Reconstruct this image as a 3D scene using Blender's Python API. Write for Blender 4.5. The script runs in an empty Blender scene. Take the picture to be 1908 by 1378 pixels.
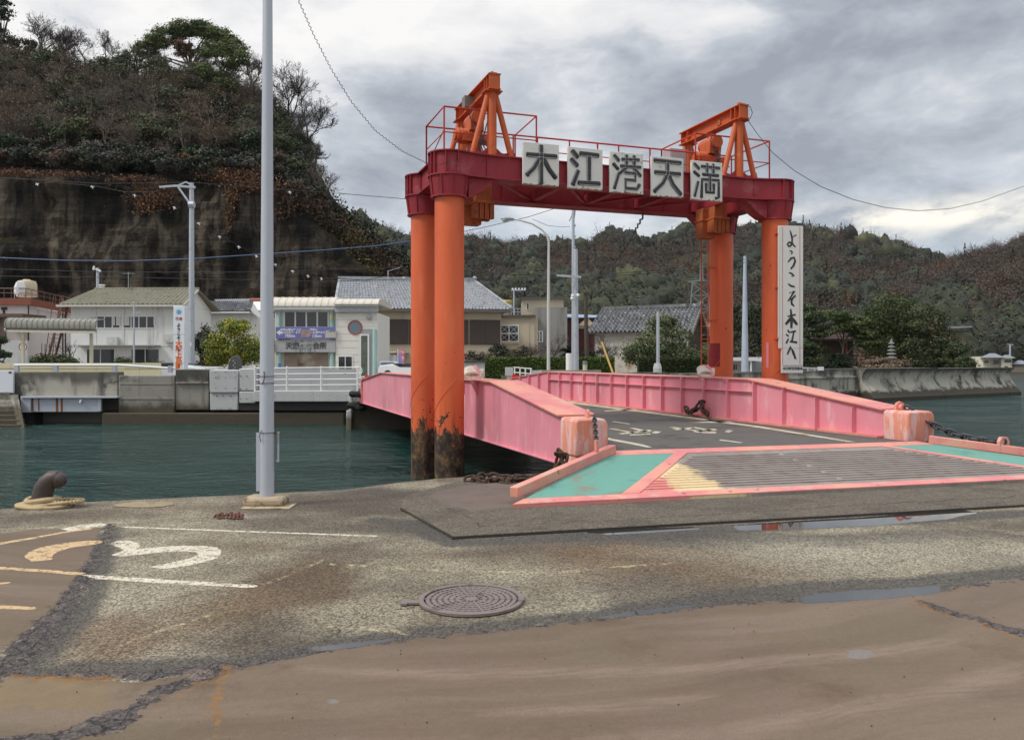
import bpy, bmesh, math, random
import numpy as np
from mathutils import Vector, Matrix
SC = bpy.context.scene
COL = SC.collection
R = math.radians
# ---------------------------------------------------------------- camera
F, CX, HY, EYE = 1520.0, 954.0, 670.0, 1.5
cd = bpy.data.cameras.new('camera'); cam = bpy.data.objects.new('camera', cd); COL.objects.link(cam)
cam.location = (0, 0, EYE); cam.rotation_euler = (R(90), 0, 0)
cd.sensor_width = 36; cd.lens = F / 1908 * 36; cd.shift_y = -(689 - HY) / 1908
cd.clip_start = .05; cd.clip_end = 5000
SC.camera = cam
# ---------------------------------------------------------------- world, sun, exposure
W = bpy.data.worlds.new('World'); SC.world = W; W.use_nodes = True
SC.view_settings.view_transform = 'Standard'; SC.view_settings.look = 'None'
SC.view_settings.gamma = 1; SC.view_settings.use_curve_mapping = False
SC.view_settings.exposure = 0.34
SUN_EL, SUN_AZ = 48, 248     # azimuth of the sun: to the left, a little behind the camera
sl = bpy.data.lights.new('sun', 'SUN'); sl.energy = 1.75; sl.angle = R(14); sl.color = (1, .96, .9)
sun = bpy.data.objects.new('sun', sl); COL.objects.link(sun)
sd = Vector((math.sin(R(SUN_AZ)) * math.cos(R(SUN_EL)), math.cos(R(SUN_AZ)) * math.cos(R(SUN_EL)), math.sin(R(SUN_EL))))
sun.rotation_euler = (-sd).to_track_quat('-Z', 'Y').to_euler(); sun.location = sd * 60

class NT:
    """small helper for node trees"""
    def __init__(s, tree): s.t = tree; s._pos = None
    def n(s, typ, **kw):
        x = s.t.nodes.new(typ)
        for k, v in kw.items(): setattr(x, k, v)
        return x
    def put(s, sock, v):
        if v is None: return
        if hasattr(v, 'is_linked') or isinstance(v, bpy.types.NodeSocket): s.t.links.new(v, sock)
        else:
            if isinstance(v, (tuple, list)) and len(v) == 3 and sock.type == 'RGBA': v = (*v, 1)
            sock.default_value = v
    def pos(s):
        if s._pos is None: s._pos = s.n('ShaderNodeNewGeometry').outputs['Position']
        return s._pos
    def mapp(s, vec, scale=(1, 1, 1), loc=(0, 0, 0), rot=(0, 0, 0)):
        m = s.n('ShaderNodeMapping'); s.put(m.inputs[0], vec); s.put(m.inputs['Scale'], scale); s.put(m.inputs['Location'], loc); s.put(m.inputs['Rotation'], rot)
        return m.outputs[0]
    def noise(s, vec, scale, detail=4, rough=.55, dist=0, out=0):
        m = s.n('ShaderNodeTexNoise'); s.put(m.inputs['Vector'], vec); s.put(m.inputs['Scale'], scale); s.put(m.inputs['Detail'], detail)
        s.put(m.inputs['Roughness'], rough); s.put(m.inputs['Distortion'], dist); return m.outputs[out]
    def voro(s, vec, scale, out='Distance', feature='F1'):
        m = s.n('ShaderNodeTexVoronoi', feature=feature); s.put(m.inputs['Vector'], vec); s.put(m.inputs['Scale'], scale); return m.outputs[out]
    def math(s, op, a, b=None, c=None, clamp=False):
        m = s.n('ShaderNodeMath', operation=op); m.use_clamp = clamp
        for i, v in enumerate((a, b, c)): s.put(m.inputs[i], v)
        return m.outputs[0]
    def vmath(s, op, a, b=None):
        m = s.n('ShaderNodeVectorMath', operation=op); s.put(m.inputs[0], a); s.put(m.inputs[1], b)
        return m.outputs['Value'] if op in ('DISTANCE', 'LENGTH', 'DOT_PRODUCT') else m.outputs[0]
    def step(s, v, lo, hi, a=0., b=1.):
        m = s.n('ShaderNodeMapRange', interpolation_type='SMOOTHSTEP'); m.clamp = True
        s.put(m.inputs[0], v); s.put(m.inputs[1], lo); s.put(m.inputs[2], hi); s.put(m.inputs[3], a); s.put(m.inputs[4], b); return m.outputs[0]
    def mix(s, f, a, b, mode='MIX'):
        m = s.n('ShaderNodeMix', data_type='RGBA', blend_type=mode); s.put(m.inputs[0], f); s.put(m.inputs[6], a); s.put(m.inputs[7], b); return m.outputs[2]
    def sep(s, v):
        m = s.n('ShaderNodeSeparateXYZ'); s.put(m.inputs[0], v); return m.outputs
    def comb(s, x, y, z):
        m = s.n('ShaderNodeCombineXYZ'); s.put(m.inputs[0], x); s.put(m.inputs[1], y); s.put(m.inputs[2], z); return m.outputs[0]
    def bump(s, h, strength=.3, dist=.02, nrm=None):
        m = s.n('ShaderNodeBump'); s.put(m.inputs['Height'], h); s.put(m.inputs['Strength'], strength); s.put(m.inputs['Distance'], dist); s.put(m.inputs['Normal'], nrm); return m.outputs[0]
    def ramp(s, f, stops):
        m = s.n('ShaderNodeValToRGB'); s.put(m.inputs[0], f); e = m.color_ramp.elements
        while len(e) < len(stops): e.new(.5)
        for x, (p, c) in zip(e, stops): x.position = p; x.color = (*c, 1)
        return m.outputs[0]

def sky():
    t = W.node_tree; t.nodes.clear(); h = NT(t)
    out = h.n('ShaderNodeOutputWorld'); bg = h.n('ShaderNodeBackground')
    nis = h.n('ShaderNodeTexSky', sky_type='NISHITA'); nis.sun_disc = False; nis.sun_elevation = R(SUN_EL); nis.sun_rotation = R(SUN_AZ)
    blue = h.mix(1., nis.outputs[0], (.085, .085, .085), 'MULTIPLY')
    d = h.n('ShaderNodeTexCoord').outputs['Generated']
    x, y, z = h.sep(d)[0:3]
    zz = h.math('ADD', h.math('MAXIMUM', z, 0.0), .30)
    px, py = h.math('DIVIDE', x, zz), h.math('DIVIDE', y, zz)
    p = h.comb(px, py, 0.)
    az = h.math('ARCTAN2', x, y)                         # 0 ahead, + to the right
    el = h.math('ARCSINE', z)
    q = h.comb(x, y, h.math('MULTIPLY', z, 2.1)); q = h.vmath('ADD', q, h.vmath('MULTIPLY', h.vmath('SUBTRACT', h.noise(q, 3.5, 4, .5, 0, 1), (.5, .5, .5)), (.16, .16, .16)))
    big = h.noise(h.mapp(q, loc=(3.1, 1.7, .4)), 3.6, 6, .52); fine = h.noise(h.mapp(q, loc=(7.3, 2.2, 1.)), 8.5, 8, .60); puff = h.noise(h.mapp(q, (1, 1, 1.2), (1.3, 8.2, 2)), 19, 6, .6)
    c = h.math('ADD', h.math('ADD', h.math('MULTIPLY', big, .54), h.math('MULTIPLY', fine, .34)), h.math('MULTIPLY', puff, .12))
    c = h.math('ADD', h.math('MULTIPLY', h.math('SUBTRACT', c, .5), 1.38), .505)
    # large lit and heavy areas of this sky
    def blob(a0, e0, ra, re):
        q = h.math('ADD', h.math('POWER', h.math('DIVIDE', h.math('SUBTRACT', az, R(a0)), R(ra)), 2.), h.math('POWER', h.math('DIVIDE', h.math('SUBTRACT', el, R(e0)), R(re)), 2.))
        return h.math('POWER', 2.718, h.math('MULTIPLY', q, -1.))
    light = h.math('ADD', h.math('MULTIPLY', blob(-3, 24, 17, 8), .20), h.math('MULTIPLY', blob(5, 14, 5, 4), .17))
    light = h.math('ADD', light, h.math('MULTIPLY', blob(-24, 24, 16, 9), .11))
    heavy = h.math('ADD', h.math('MULTIPLY', blob(21, 18, 14, 7), .19), h.math('MULTIPLY', blob(-7, 14, 6, 5), .12))
    heavy = h.math('ADD', heavy, h.math('MULTIPLY', blob(7, 18, 5, 3), .06))
    c = h.math('SUBTRACT', h.math('ADD', c, light), heavy)
    col = h.ramp(c, [(.34, (.29, .315, .36)), (.44, (.38, .41, .455)), (.53, (.50, .525, .565)), (.62, (.69, .69, .70)), (.76, (.83, .815, .80))])
    zen = h.step(el, R(26), R(75), 1., 2.7)
    col = h.mix(1., col, h.comb(zen, zen, zen), 'MULTIPLY')
    # low bright slit and pale blue under the cloud deck, to the right
    slit = h.math('MULTIPLY', blob(27, 8.9, 14, 1.1), h.step(fine, .35, .6))
    low = h.math('MULTIPLY', h.step(el, R(13), R(7)), h.step(az, R(-20), R(20), .35, 1.))
    gap = h.math('MULTIPLY', low, h.step(big, .42, .58, .25, 1.))
    col = h.mix(h.math('MULTIPLY', gap, .6), col, h.mix(.45, h.mix(1., blue, (1.5, 1.5, 1.5), 'MULTIPLY'), (.62, .68, .76)))
    col = h.mix(h.math('MULTIPLY', slit, 1.0, clamp=True), col, (1.0, .93, .80))
    col = h.mix(.07, col, blue)
    h.put(bg.inputs[0], col); bg.inputs[1].default_value = .98
    t.links.new(bg.outputs[0], out.inputs[0])
sky()

# ---------------------------------------------------------------- frames of reference
TH = R(19.6)
U = Vector((-math.sin(TH), math.cos(TH), 0)); V = Vector((math.cos(TH), math.sin(TH), 0)); UP = Vector((0, 0, 1))
A0 = Vector((-1.075, 14.0, 0))
def P(px, py, d): return Vector(((px - CX) / F * d, d, EYE + (HY - py) / F * d))
def G(px, py, z=0.):
    d = (EYE - z) * F / (py - HY); return Vector(((px - CX) / F * d, d, z))
def X(px, d): return (px - CX) / F * d
def Z(py, d): return EYE + (HY - py) / F * d
def L(a, b, z): return A0 + V * a + U * b + UP * z          # along / across the ferry bridge
def frame(o, rz=0.):
    o = Vector(o); c, s = math.cos(rz), math.sin(rz)
    return lambda a, b, z: Vector((o.x + a * c - b * s, o.y + a * s + b * c, o.z + z))
WATER, LAND = -.75, .3
ORIG = {}
rnd = random.Random(7)

class MB:
    def __init__(s): s.v = []; s.f = []
    def add(s, vs, fs):
        o = len(s.v); s.v += [tuple(v) for v in vs]; s.f += [tuple(i + o for i in f) for f in fs]; return s
    def hexa(s, p): return s.add(p, [(3, 2, 1, 0), (4, 5, 6, 7), (0, 1, 5, 4), (1, 2, 6, 5), (2, 3, 7, 6), (3, 0, 4, 7)])
    def bx(s, a0, a1, b0, b1, z0, z1, fr=None):
        fr = fr or (lambda a, b, z: Vector((a, b, z)))
        return s.hexa([fr(a0, b0, z0), fr(a1, b0, z0), fr(a1, b1, z0), fr(a0, b1, z0), fr(a0, b0, z1), fr(a1, b0, z1), fr(a1, b1, z1), fr(a0, b1, z1)])
    def ext(s, poly, vec):
        n = len(poly); vec = Vector(vec); q = [Vector(p) for p in poly]
        return s.add(q + [p + vec for p in q], [tuple(range(n))[::-1], tuple(range(n, 2 * n))] + [(i, (i + 1) % n, (i + 1) % n + n, i + n) for i in range(n)])
    def prism(s, poly, z0, z1, fr): return s.ext([fr(a, b, z0) for a, b in poly], (0, 0, z1 - z0))
    def bar(s, p0, p1, w, h, up=UP):
        p0, p1 = Vector(p0), Vector(p1); t = (p1 - p0).normalized(); x = t.cross(up)
        x = x.normalized() if x.length > 1e-4 else t.orthogonal().normalized(); y = x.cross(t).normalized()
        q = [(-w / 2, -h / 2), (w / 2, -h / 2), (w / 2, h / 2), (-w / 2, h / 2)]
        return s.hexa([p0 + x * a + y * b for a, b in q] + [p1 + x * a + y * b for a, b in q])
    def tube(s, pts, r, n=8, closed=False, cap=True, squash=None):
        pts = [Vector(p) for p in pts]; m = len(pts); rs = r if isinstance(r, (list, tuple)) else [r] * m
        o = len(s.v); prev = None
        for i, p in enumerate(pts):
            if closed: t = pts[(i + 1) % m] - pts[i - 1]
            else: t = pts[min(i + 1, m - 1)] - pts[max(i - 1, 0)]
            t = t.normalized() if t.length > 1e-9 else Vector((0, 0, 1))
            if prev is None:
                x = t.orthogonal().normalized()
                if squash: x = (squash[0] - t * t.dot(squash[0])).normalized()
            else: x = (prev - t * prev.dot(t)).normalized()
            prev = x; y = t.cross(x)
            for k in range(n):
                a = 2 * math.pi * k / n; q = x * math.cos(a) + y * math.sin(a)
                if squash: q = q - squash[0] * (q.dot(squash[0]) * (1 - squash[1]))
                s.v.append(tuple(p + q * rs[i]))
        for i in range(m if closed else m - 1):
            j = (i + 1) % m
            for k in range(n):
                l = (k + 1) % n; s.f.append((o + i * n + k, o + i * n + l, o + j * n + l, o + j * n + k))
        if not closed and cap:
            s.f.append(tuple(o + k for k in range(n))[::-1]); s.f.append(tuple(o + (m - 1) * n + k for k in range(n)))
        return s
    def cyl(s, p0, p1, r0, r1=None, n=16): return s.tube([p0, p1], [r0, r0 if r1 is None else r1], n)
    def lathe(s, prof, c, n=24, ax=None):
        c = Vector(c); o = len(s.v); m = len(prof)
        ex, ey, ez = ax or (Vector((1, 0, 0)), Vector((0, 1, 0)), UP)
        for r, z in prof:
            for k in range(n):
                a = 2 * math.pi * k / n; s.v.append(tuple(c + ex * (r * math.cos(a)) + ey * (r * math.sin(a)) + ez * z))
        for i in range(m - 1):
            for k in range(n):
                l = (k + 1) % n; s.f.append((o + i * n + k, o + i * n + l, o + (i + 1) * n + l, o + (i + 1) * n + k))
        s.f.append(tuple(o + k for k in range(n))[::-1]); s.f.append(tuple(o + (m - 1) * n + k for k in range(n))); return s
    def ball(s, c, r, sc=(1, 1, 1), n=10):
        c = Vector(c); prof = []
        o = len(s.v); m = n // 2 + 1
        for i in range(m):
            t = math.pi * (i + .02) / (m - .96)
            for k in range(n):
                a = 2 * math.pi * k / n; s.v.append((c.x + r * sc[0] * math.sin(t) * math.cos(a), c.y + r * sc[1] * math.sin(t) * math.sin(a), c.z - r * sc[2] * math.cos(t)))
        for i in range(m - 1):
            for k in range(n):
                l = (k + 1) % n; s.f.append((o + i * n + k, o + i * n + l, o + (i + 1) * n + l, o + (i + 1) * n + k))
        s.f.append(tuple(o + k for k in range(n))[::-1]); s.f.append(tuple(o + (m - 1) * n + k for k in range(n))); return s
    def build(s, name, mat, parent=None, smooth=True, bevel=0, recalc=True, origin=None):
        me = bpy.data.meshes.new(name)
        if parent is not None: o = ORIG[parent.name]
        elif origin is not None: o = Vector(origin)
        else:
            q = np.array(s.v); o = Vector((float(q[:, 0].min() + q[:, 0].max()) / 2, float(q[:, 1].min() + q[:, 1].max()) / 2, float(q[:, 2].min())))
        me.from_pydata([(v[0] - o.x, v[1] - o.y, v[2] - o.z) for v in s.v], [], s.f)
        if recalc:
            b = bmesh.new(); b.from_mesh(me); bmesh.ops.recalc_face_normals(b, faces=b.faces); b.to_mesh(me); b.free()
        me.materials.append(mat)
        ob = bpy.data.objects.new(name, me); COL.objects.link(ob)
        if smooth: me.shade_smooth(); me.set_sharp_from_angle(angle=R(38))
        if parent is not None: ob.parent = parent
        else: ob.location = o
        ORIG[ob.name] = o
        if bevel:
            m = ob.modifiers.new('bevel', 'BEVEL'); m.width = bevel; m.segments = 2; m.limit_method = 'ANGLE'; m.angle_limit = R(40); m.harden_normals = False
        return ob

def tag(o, label=None, cat=None, group=None, kind=None):
    if label: o['label'] = label
    if cat: o['category'] = cat
    if group: o['group'] = group
    if kind: o['kind'] = kind
    return o
def thing(name, label, cat, loc, group=None):
    o = bpy.data.objects.new(name, None); o.empty_display_size = .2; COL.objects.link(o); o.location = loc; ORIG[o.name] = Vector(loc)
    return tag(o, label, cat, group)
def copy_tree(o, parent=None):
    c = o.copy(); COL.objects.link(c)
    if parent is not None: c.parent = parent
    ORIG[c.name] = ORIG[o.name]
    for ch in list(o.children): copy_tree(ch, c)
    return c
def txt(body, size, o, ax, ay, mat, name, parent, bold=0., ext=.004, align='CENTER', spacing=1.):
    c = bpy.data.curves.new('text', 'FONT'); c.body = body; c.size = size; c.extrude = ext; c.offset = bold; c.align_x = align; c.align_y = 'CENTER'; c.space_character = spacing
    c.resolution_u = 3
    t = bpy.data.objects.new('text', c); COL.objects.link(t)
    me = bpy.data.meshes.new_from_object(t.evaluated_get(bpy.context.evaluated_depsgraph_get()))
    bpy.data.objects.remove(t)
    az = Vector(ax).cross(Vector(ay)); o = Vector(o) - ORIG[parent.name]
    me.transform(Matrix(((ax[0], ay[0], az[0], o.x), (ax[1], ay[1], az[1], o.y), (ax[2], ay[2], az[2], o.z), (0, 0, 0, 1))))
    me.name = name; me.materials.clear(); me.materials.append(mat)
    ob = bpy.data.objects.new(name, me); COL.objects.link(ob); ob.parent = parent; ORIG[ob.name] = ORIG[parent.name]
    return ob

class Cloud:
    """many small faces gathered with numpy, one colour per vertex"""
    def __init__(s): s.v = []; s.q = []; s.c = []; s.n = 0
    def add(s, v, q, c):
        s.v.append(v); s.q.append(q + s.n); s.c.append(c); s.n += len(v)
    def build(s, name, mat, parent=None, origin=None):
        v = np.concatenate(s.v); q = np.concatenate(s.q); c = np.concatenate(s.c)
        o = ORIG[parent.name] if parent is not None else Vector(origin or (0, 0, 0))
        v = v - np.array(o)
        me = bpy.data.meshes.new(name); me.vertices.add(len(v)); me.vertices.foreach_set('co', v.astype(np.float32).ravel())
        me.loops.add(q.size); me.loops.foreach_set('vertex_index', q.astype(np.int32).ravel())
        me.polygons.add(len(q)); me.polygons.foreach_set('loop_start', np.arange(0, q.size, q.shape[1], dtype=np.int32))
        me.update(calc_edges=True); me.validate()
        at = me.color_attributes.new('Col', 'FLOAT_COLOR', 'POINT')
        cc = np.ones((len(v), 4), np.float32); cc[:, :3] = c; at.data.foreach_set('color', cc.ravel())
        me.materials.append(mat)
        ob = bpy.data.objects.new(name, me); COL.objects.link(ob)
        if parent is not None: ob.parent = parent
        else: ob.location = o
        ORIG[ob.name] = Vector(o); return ob

# ---------------------------------------------------------------- materials
def mat(name, fn=None):
    m = bpy.data.materials.new(name); m.use_nodes = True; t = m.node_tree; b = t.nodes['Principled BSDF']
    if fn: fn(NT(t), b)
    return m
def surf(name, base, rough=.6, var=.15, nsc=2., bump=.15, bsc=60., metal=0., dirt=None, streak=None, spec=.4, bdist=.01, tide=None, dirt2=None, runoff=None):
    """weathered surface. dirt = (colour, amount 0..1, scale); streak = the same, drawn out downwards; tide = (z0, z1, colour)"""
    def fn(h, b):
        p = h.pos(); n1 = h.noise(p, nsc, 5)
        col = h.mix(n1, tuple(c * (1 - var) for c in base), tuple(min(1, c * (1 + var)) for c in base))
        for k, dd in enumerate((dirt, dirt2)):
            if dd:
                q = h.noise(h.mapp(p, loc=(3.7 + 5 * k, 1.1, 4.2)), dd[2], 7, .62)
                col = h.mix(h.step(q, .68 - .36 * dd[1], .80 - .30 * dd[1]), col, dd[0])
        if streak:
            q = h.noise(h.mapp(p, (1, 1, .09)), streak[2], 5, .6)
            col = h.mix(h.step(q, .66 - .3 * streak[1], .86 - .3 * streak[1]), col, streak[0])
        if runoff:
            q = h.noise(h.mapp(p, (1, 1, .10), (3, 3, 3)), 2.2, 5, .6); z = h.math('ADD', h.sep(p)[2], h.math('MULTIPLY', q, runoff[1]))
            col = h.mix(h.step(z, runoff[0], runoff[0] + .35, 0, .8), col, runoff[2])
        if tide:
            z = h.math('ADD', h.sep(p)[2], h.math('MULTIPLY', h.math('SUBTRACT', h.noise(p, 2.5, 5), .5), .5))
            col = h.mix(h.step(z, tide[0], tide[1], 1., 0.), col, tide[2])
        h.put(b.inputs['Base Color'], col)
        h.put(b.inputs['Roughness'], h.step(h.noise(p, nsc * 3, 4), .2, .8, max(.05, rough - .1), min(1, rough + .12)))
        b.inputs['Metallic'].default_value = metal; b.inputs['Specular IOR Level'].default_value = spec
        if bump: h.put(b.inputs['Normal'], h.bump(h.noise(p, bsc, 5, .6), bump, bdist))
    return mat(name, fn)

def m_orange(h, b):          # painted steel column: rust in the tide zone and a few rust spots
    p = h.pos(); x, y, z = h.sep(p)[0:3]
    col = h.mix(h.noise(p, 1.3, 5), (.66, .108, .030), (.78, .155, .048))
    fade = h.noise(h.mapp(p, (1, 1, .15)), 5, 5); col = h.mix(h.step(fade, .55, .8, 0, .35), col, (.85, .30, .14))
    col = h.mix(h.step(h.noise(h.mapp(p, (1, 1, .35), (6, 2, 1)), 1.9, 6, .6), .50, .66, 0, .55), col, (.52, .085, .026)); col = h.mix(h.math('MULTIPLY', h.step(h.voro(p, 9), .10, .06), h.step(h.noise(p, 1.2, 2), .55, .6)), col, (.20, .045, .02))
    edge = h.math('ADD', z, h.math('MULTIPLY', h.math('SUBTRACT', h.noise(h.mapp(p, (1, 1, .45)), 5.5, 9, .70), .5), 1.5))
    m = h.step(edge, .30, .22)
    drip = h.math('MULTIPLY', h.step(h.noise(h.mapp(p, (1, 1, .06)), 22, 3), .52, .66), h.step(z, 1.0, .25, 0, .55))
    col = h.mix(drip, col, (.30, .07, .025))
    spot = h.step(h.math('ADD', h.noise(p, 7, 6, .6), h.step(z, 1.25, .45, 0, .12)), .715, .73)
    m = h.math('MAXIMUM', m, spot)
    rust = h.ramp(h.noise(h.mapp(p, (1, 1, .7)), 7, 8, .70), [(.32, (.012, .010, .009)), (.45, (.036, .026, .020)), (.54, (.095, .052, .028)), (.62, (.20, .125, .05)), (.70, (.085, .07, .06)), (.78, (.22, .055, .022))])
    col = h.mix(m, col, rust)
    h.put(b.inputs['Base Color'], col); h.put(b.inputs['Roughness'], h.math('ADD', h.math('MULTIPLY', m, .4), .48))
    h.put(b.inputs['Normal'], h.bump(h.math('ADD', h.math('MULTIPLY', m, h.noise(p, 25, 6, .7)), h.math('MULTIPLY', h.noise(p, 60, 3), .08)), .6, .02))
ORANGE = mat('orange_column_paint', m_orange)
ORANGE_TOP = surf('orange_hoist_paint', (.54, .108, .028), .5, .2, 3, .2, 40, dirt=((.20, .05, .022), .22, 6), streak=((.36, .075, .025), .35, 12), dirt2=((.62, .19, .08), .25, 2))
BLOCK_ORANGE = surf('old_orange_block', (.42, .11, .035), .65, .25, 5, .3, 50, dirt=((.10, .04, .02), .35, 7), streak=((.22, .06, .02), .4, 16))
MAROON = surf('maroon_beam_paint', (.29, .024, .034), .58, .16, 2.2, .2, 45, dirt=((.38, .085, .09), .32, 1.6), dirt2=((.10, .018, .014), .20, 8), streak=((.16, .022, .02), .3, 7))
MAROON_RAIL = surf('red_rail_paint', (.44, .035, .025), .5, .15, 4, .1, 60)
def m_pink(faded, rusty, grime):
    def fn(h, b):
        p = h.pos(); z = h.sep(p)[2]
        col = h.mix(h.noise(p, 1.6, 6), (.70, .225, .28), (.82, .33, .385))
        pale = h.step(h.noise(h.mapp(p, (1.6, 1.6, .5), (2, 9, 1)), 2.3, 8, .68), .57 - faded, .74 - faded)
        col = h.mix(h.math('MULTIPLY', pale, .62), col, (.85, .55, .54))
        g = h.step(h.noise(h.mapp(p, (1, 1, .25), (7, 3, 1)), 1.3, 6), .52, .8, 0, grime); col = h.mix(g, col, (.26, .10, .12))
        rn = h.math('ADD', h.noise(p, 11, 7, .66), h.step(z, .55, .05, 0., .07))
        r = h.step(rn, .70 - rusty, .74 - rusty); col = h.mix(r, col, (.22, .055, .03))
        run = h.math('MULTIPLY', h.step(h.noise(h.mapp(p, (1, 1, .05), (1, 4, 1)), 14, 3), .60, .72, 0, .4), h.step(h.noise(p, .9, 3), .45, .65)); col = h.mix(run, col, (.38, .13, .11))
        h.put(b.inputs['Base Color'], col); b.inputs['Roughness'].default_value = .5; b.inputs['Specular IOR Level'].default_value = .35
        h.put(b.inputs['Normal'], h.bump(h.math('ADD', h.noise(p, 1.1, 3), h.math('MULTIPLY', h.noise(p, 50, 4), .06)), .25, .05))
    return fn
PINK = mat('faded_pink_paint', m_pink(.045, -.005, .45))
PINK_FLANGE = mat('salmon_worn_flange_paint', lambda h, b: (lambda p: (
    h.put(b.inputs['Base Color'], h.mix(h.step(h.noise(p, 9, 7, .68), .62, .67), h.mix(h.step(h.noise(h.mapp(p, loc=(5, 1, 2)), 3.4, 8, .68), .52, .64, 0, .6), h.mix(h.step(h.noise(p, 1.5, 6, .6), .38, .62), (.66, .21, .205), (.74, .31, .225)), (.60, .40, .33)), (.20, .06, .035))),
    b.inputs['Roughness'].__setattr__('default_value', .55)))(h.pos()))
def m_worn_block(h, b):
    p = h.pos()
    col = h.mix(h.noise(p, 2, 5), (.66, .215, .13), (.76, .32, .22))
    w = h.step(h.noise(h.mapp(p, (1, 1, .22), (4, 1, 2)), 9, 8, .68), .46, .58); col = h.mix(h.math('MULTIPLY', w, .8), col, (.74, .50, .48))
    r = h.step(h.noise(p, 14, 7, .65), .70, .73); col = h.mix(r, col, (.12, .04, .025))
    h.put(b.inputs['Base Color'], col); b.inputs['Roughness'].default_value = .55
    h.put(b.inputs['Normal'], h.bump(h.noise(p, 20, 5), .2, .01))
WORN = mat('worn_orange_block_paint', m_worn_block)
GALV = surf('galvanised_steel', (.47, .50, .54), .5, .12, 5, .1, 60, .35, dirt=((.36, .37, .38), .3, 3), streak=((.40, .36, .31), .14, 8))
POLE_W = surf('pale_painted_pole', (.46, .49, .54), .48, .08, 2, .08, 30, .1, dirt=((.44, .45, .47), .25, 2.5), streak=((.46, .44, .41), .22, 14))
WHITE = surf('white_paint', (.78, .78, .76), .45, .06, 2, .05, 40, dirt=((.60, .56, .50), .15, 4))
RAILW = surf('white_rail_paint', (.80, .79, .77), .45, .05, 2, .05, 40, dirt=((.50, .25, .18), .1, 6))
CONC = surf('weathered_concrete', (.30, .275, .235), .9, .22, 1.2, .5, 14, dirt=((.15, .135, .115), .42, 1.7), streak=((.12, .11, .095), .42, 3), dirt2=((.40, .37, .31), .3, 1.1), tide=(-.25, .1, (.085, .07, .048)), bdist=.03)
CONC_NEW = surf('pale_new_concrete', (.50, .50, .485), .8, .1, 1.5, .25, 20, dirt=((.34, .34, .33), .3, 1.6), streak=((.32, .31, .29), .22, 4), tide=(-.4, -.2, (.16, .14, .10)))
CONC_DARK = surf('dark_wall_concrete', (.42, .39, .32), .9, .25, 1.1, .5, 12, dirt=((.07, .066, .058), .5, .9), streak=((.07, .065, .058), .55, 1.6), dirt2=((.38, .355, .29), .3, 1.3), tide=(-.3, -.1, (.06, .05, .036)), bdist=.03, runoff=(1.05, .9, (.075, .070, .060)))
CONC_CURB = surf('pole_base_concrete', (.42, .33, .22), .85, .2, 6, .4, 50, dirt=((.12, .09, .06), .4, 6))
BLACK = surf('black_paint', (.018, .018, .02), .28, .2, 8, .06, 30, spec=.6, dirt=((.10, .10, .10), .12, 9))
INK = mat('flat_black_ink', lambda h, b: (b.inputs['Base Color'].__setattr__('default_value', (.03, .03, .035, 1)), b.inputs['Roughness'].__setattr__('default_value', .6)))
def flat(name, c, rough=.5, spec=.4, metal=0.):
    return surf(name, c, rough, .1, 4, .05, 50, metal, spec=spec)
RUST = surf('heavy_rust', (.065, .040, .028), .9, .4, 12, .8, 60, dirt=((.13, .06, .025), .4, 14), bdist=.01)
IRON = surf('dark_iron_chain', (.055, .055, .06), .5, .3, 20, .3, 80, .5)
BOLL = surf('mooring_bollard_iron', (.085, .066, .060), .42, .2, 14, .35, 120, .3, dirt=((.13, .075, .05), .3, 7))
ROPE = surf('old_rope', (.46, .35, .20), .9, .25, 9, .6, 90, dirt=((.58, .47, .30), .4, 6))
SIGNW = surf('rusty_white_sign_enamel', (.70, .69, .64), .45, .05, 2, .06, 30, dirt=((.56, .48, .34), .25, 4), streak=((.62, .50, .30), .18, 9), dirt2=((.26, .10, .03), .17, 7))
CABLE = flat('black_cable', (.02, .02, .022), .6)
BLUECAB = flat('blue_cable', (.05, .10, .20), .5)
GLASS = mat('dark_window_glass', lambda h, b: (b.inputs['Base Color'].__setattr__('default_value', (.018, .022, .026, 1)), b.inputs['Roughness'].__setattr__('default_value', .06), b.inputs['Specular IOR Level'].__setattr__('default_value', .7)))
CURTAIN = flat('curtain_cloth', (.55, .54, .50), .9)
TILE = surf('grey_roof_tile', (.34, .35, .365), .5, .3, 3, .3, 25, dirt=((.19, .195, .20), .45, 2.4), dirt2=((.50, .51, .53), .35, 3.5))
TILE_OLD = surf('old_mottled_roof_tile', (.17, .17, .172), .6, .4, 2, .3, 25, dirt=((.46, .46, .46), .42, 2.2), dirt2=((.045, .045, .046), .40, 1.8))
def m_leaf(h, b):
    a = h.n('ShaderNodeAttribute', attribute_name='Col').outputs['Color']
    h.put(b.inputs['Base Color'], a); b.inputs['Roughness'].default_value = .6; b.inputs['Specular IOR Level'].default_value = .25
LEAF = mat('leaf', m_leaf)
BARK = surf('bark', (.085, .068, .052), .9, .3, 6, .6, 40)

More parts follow.
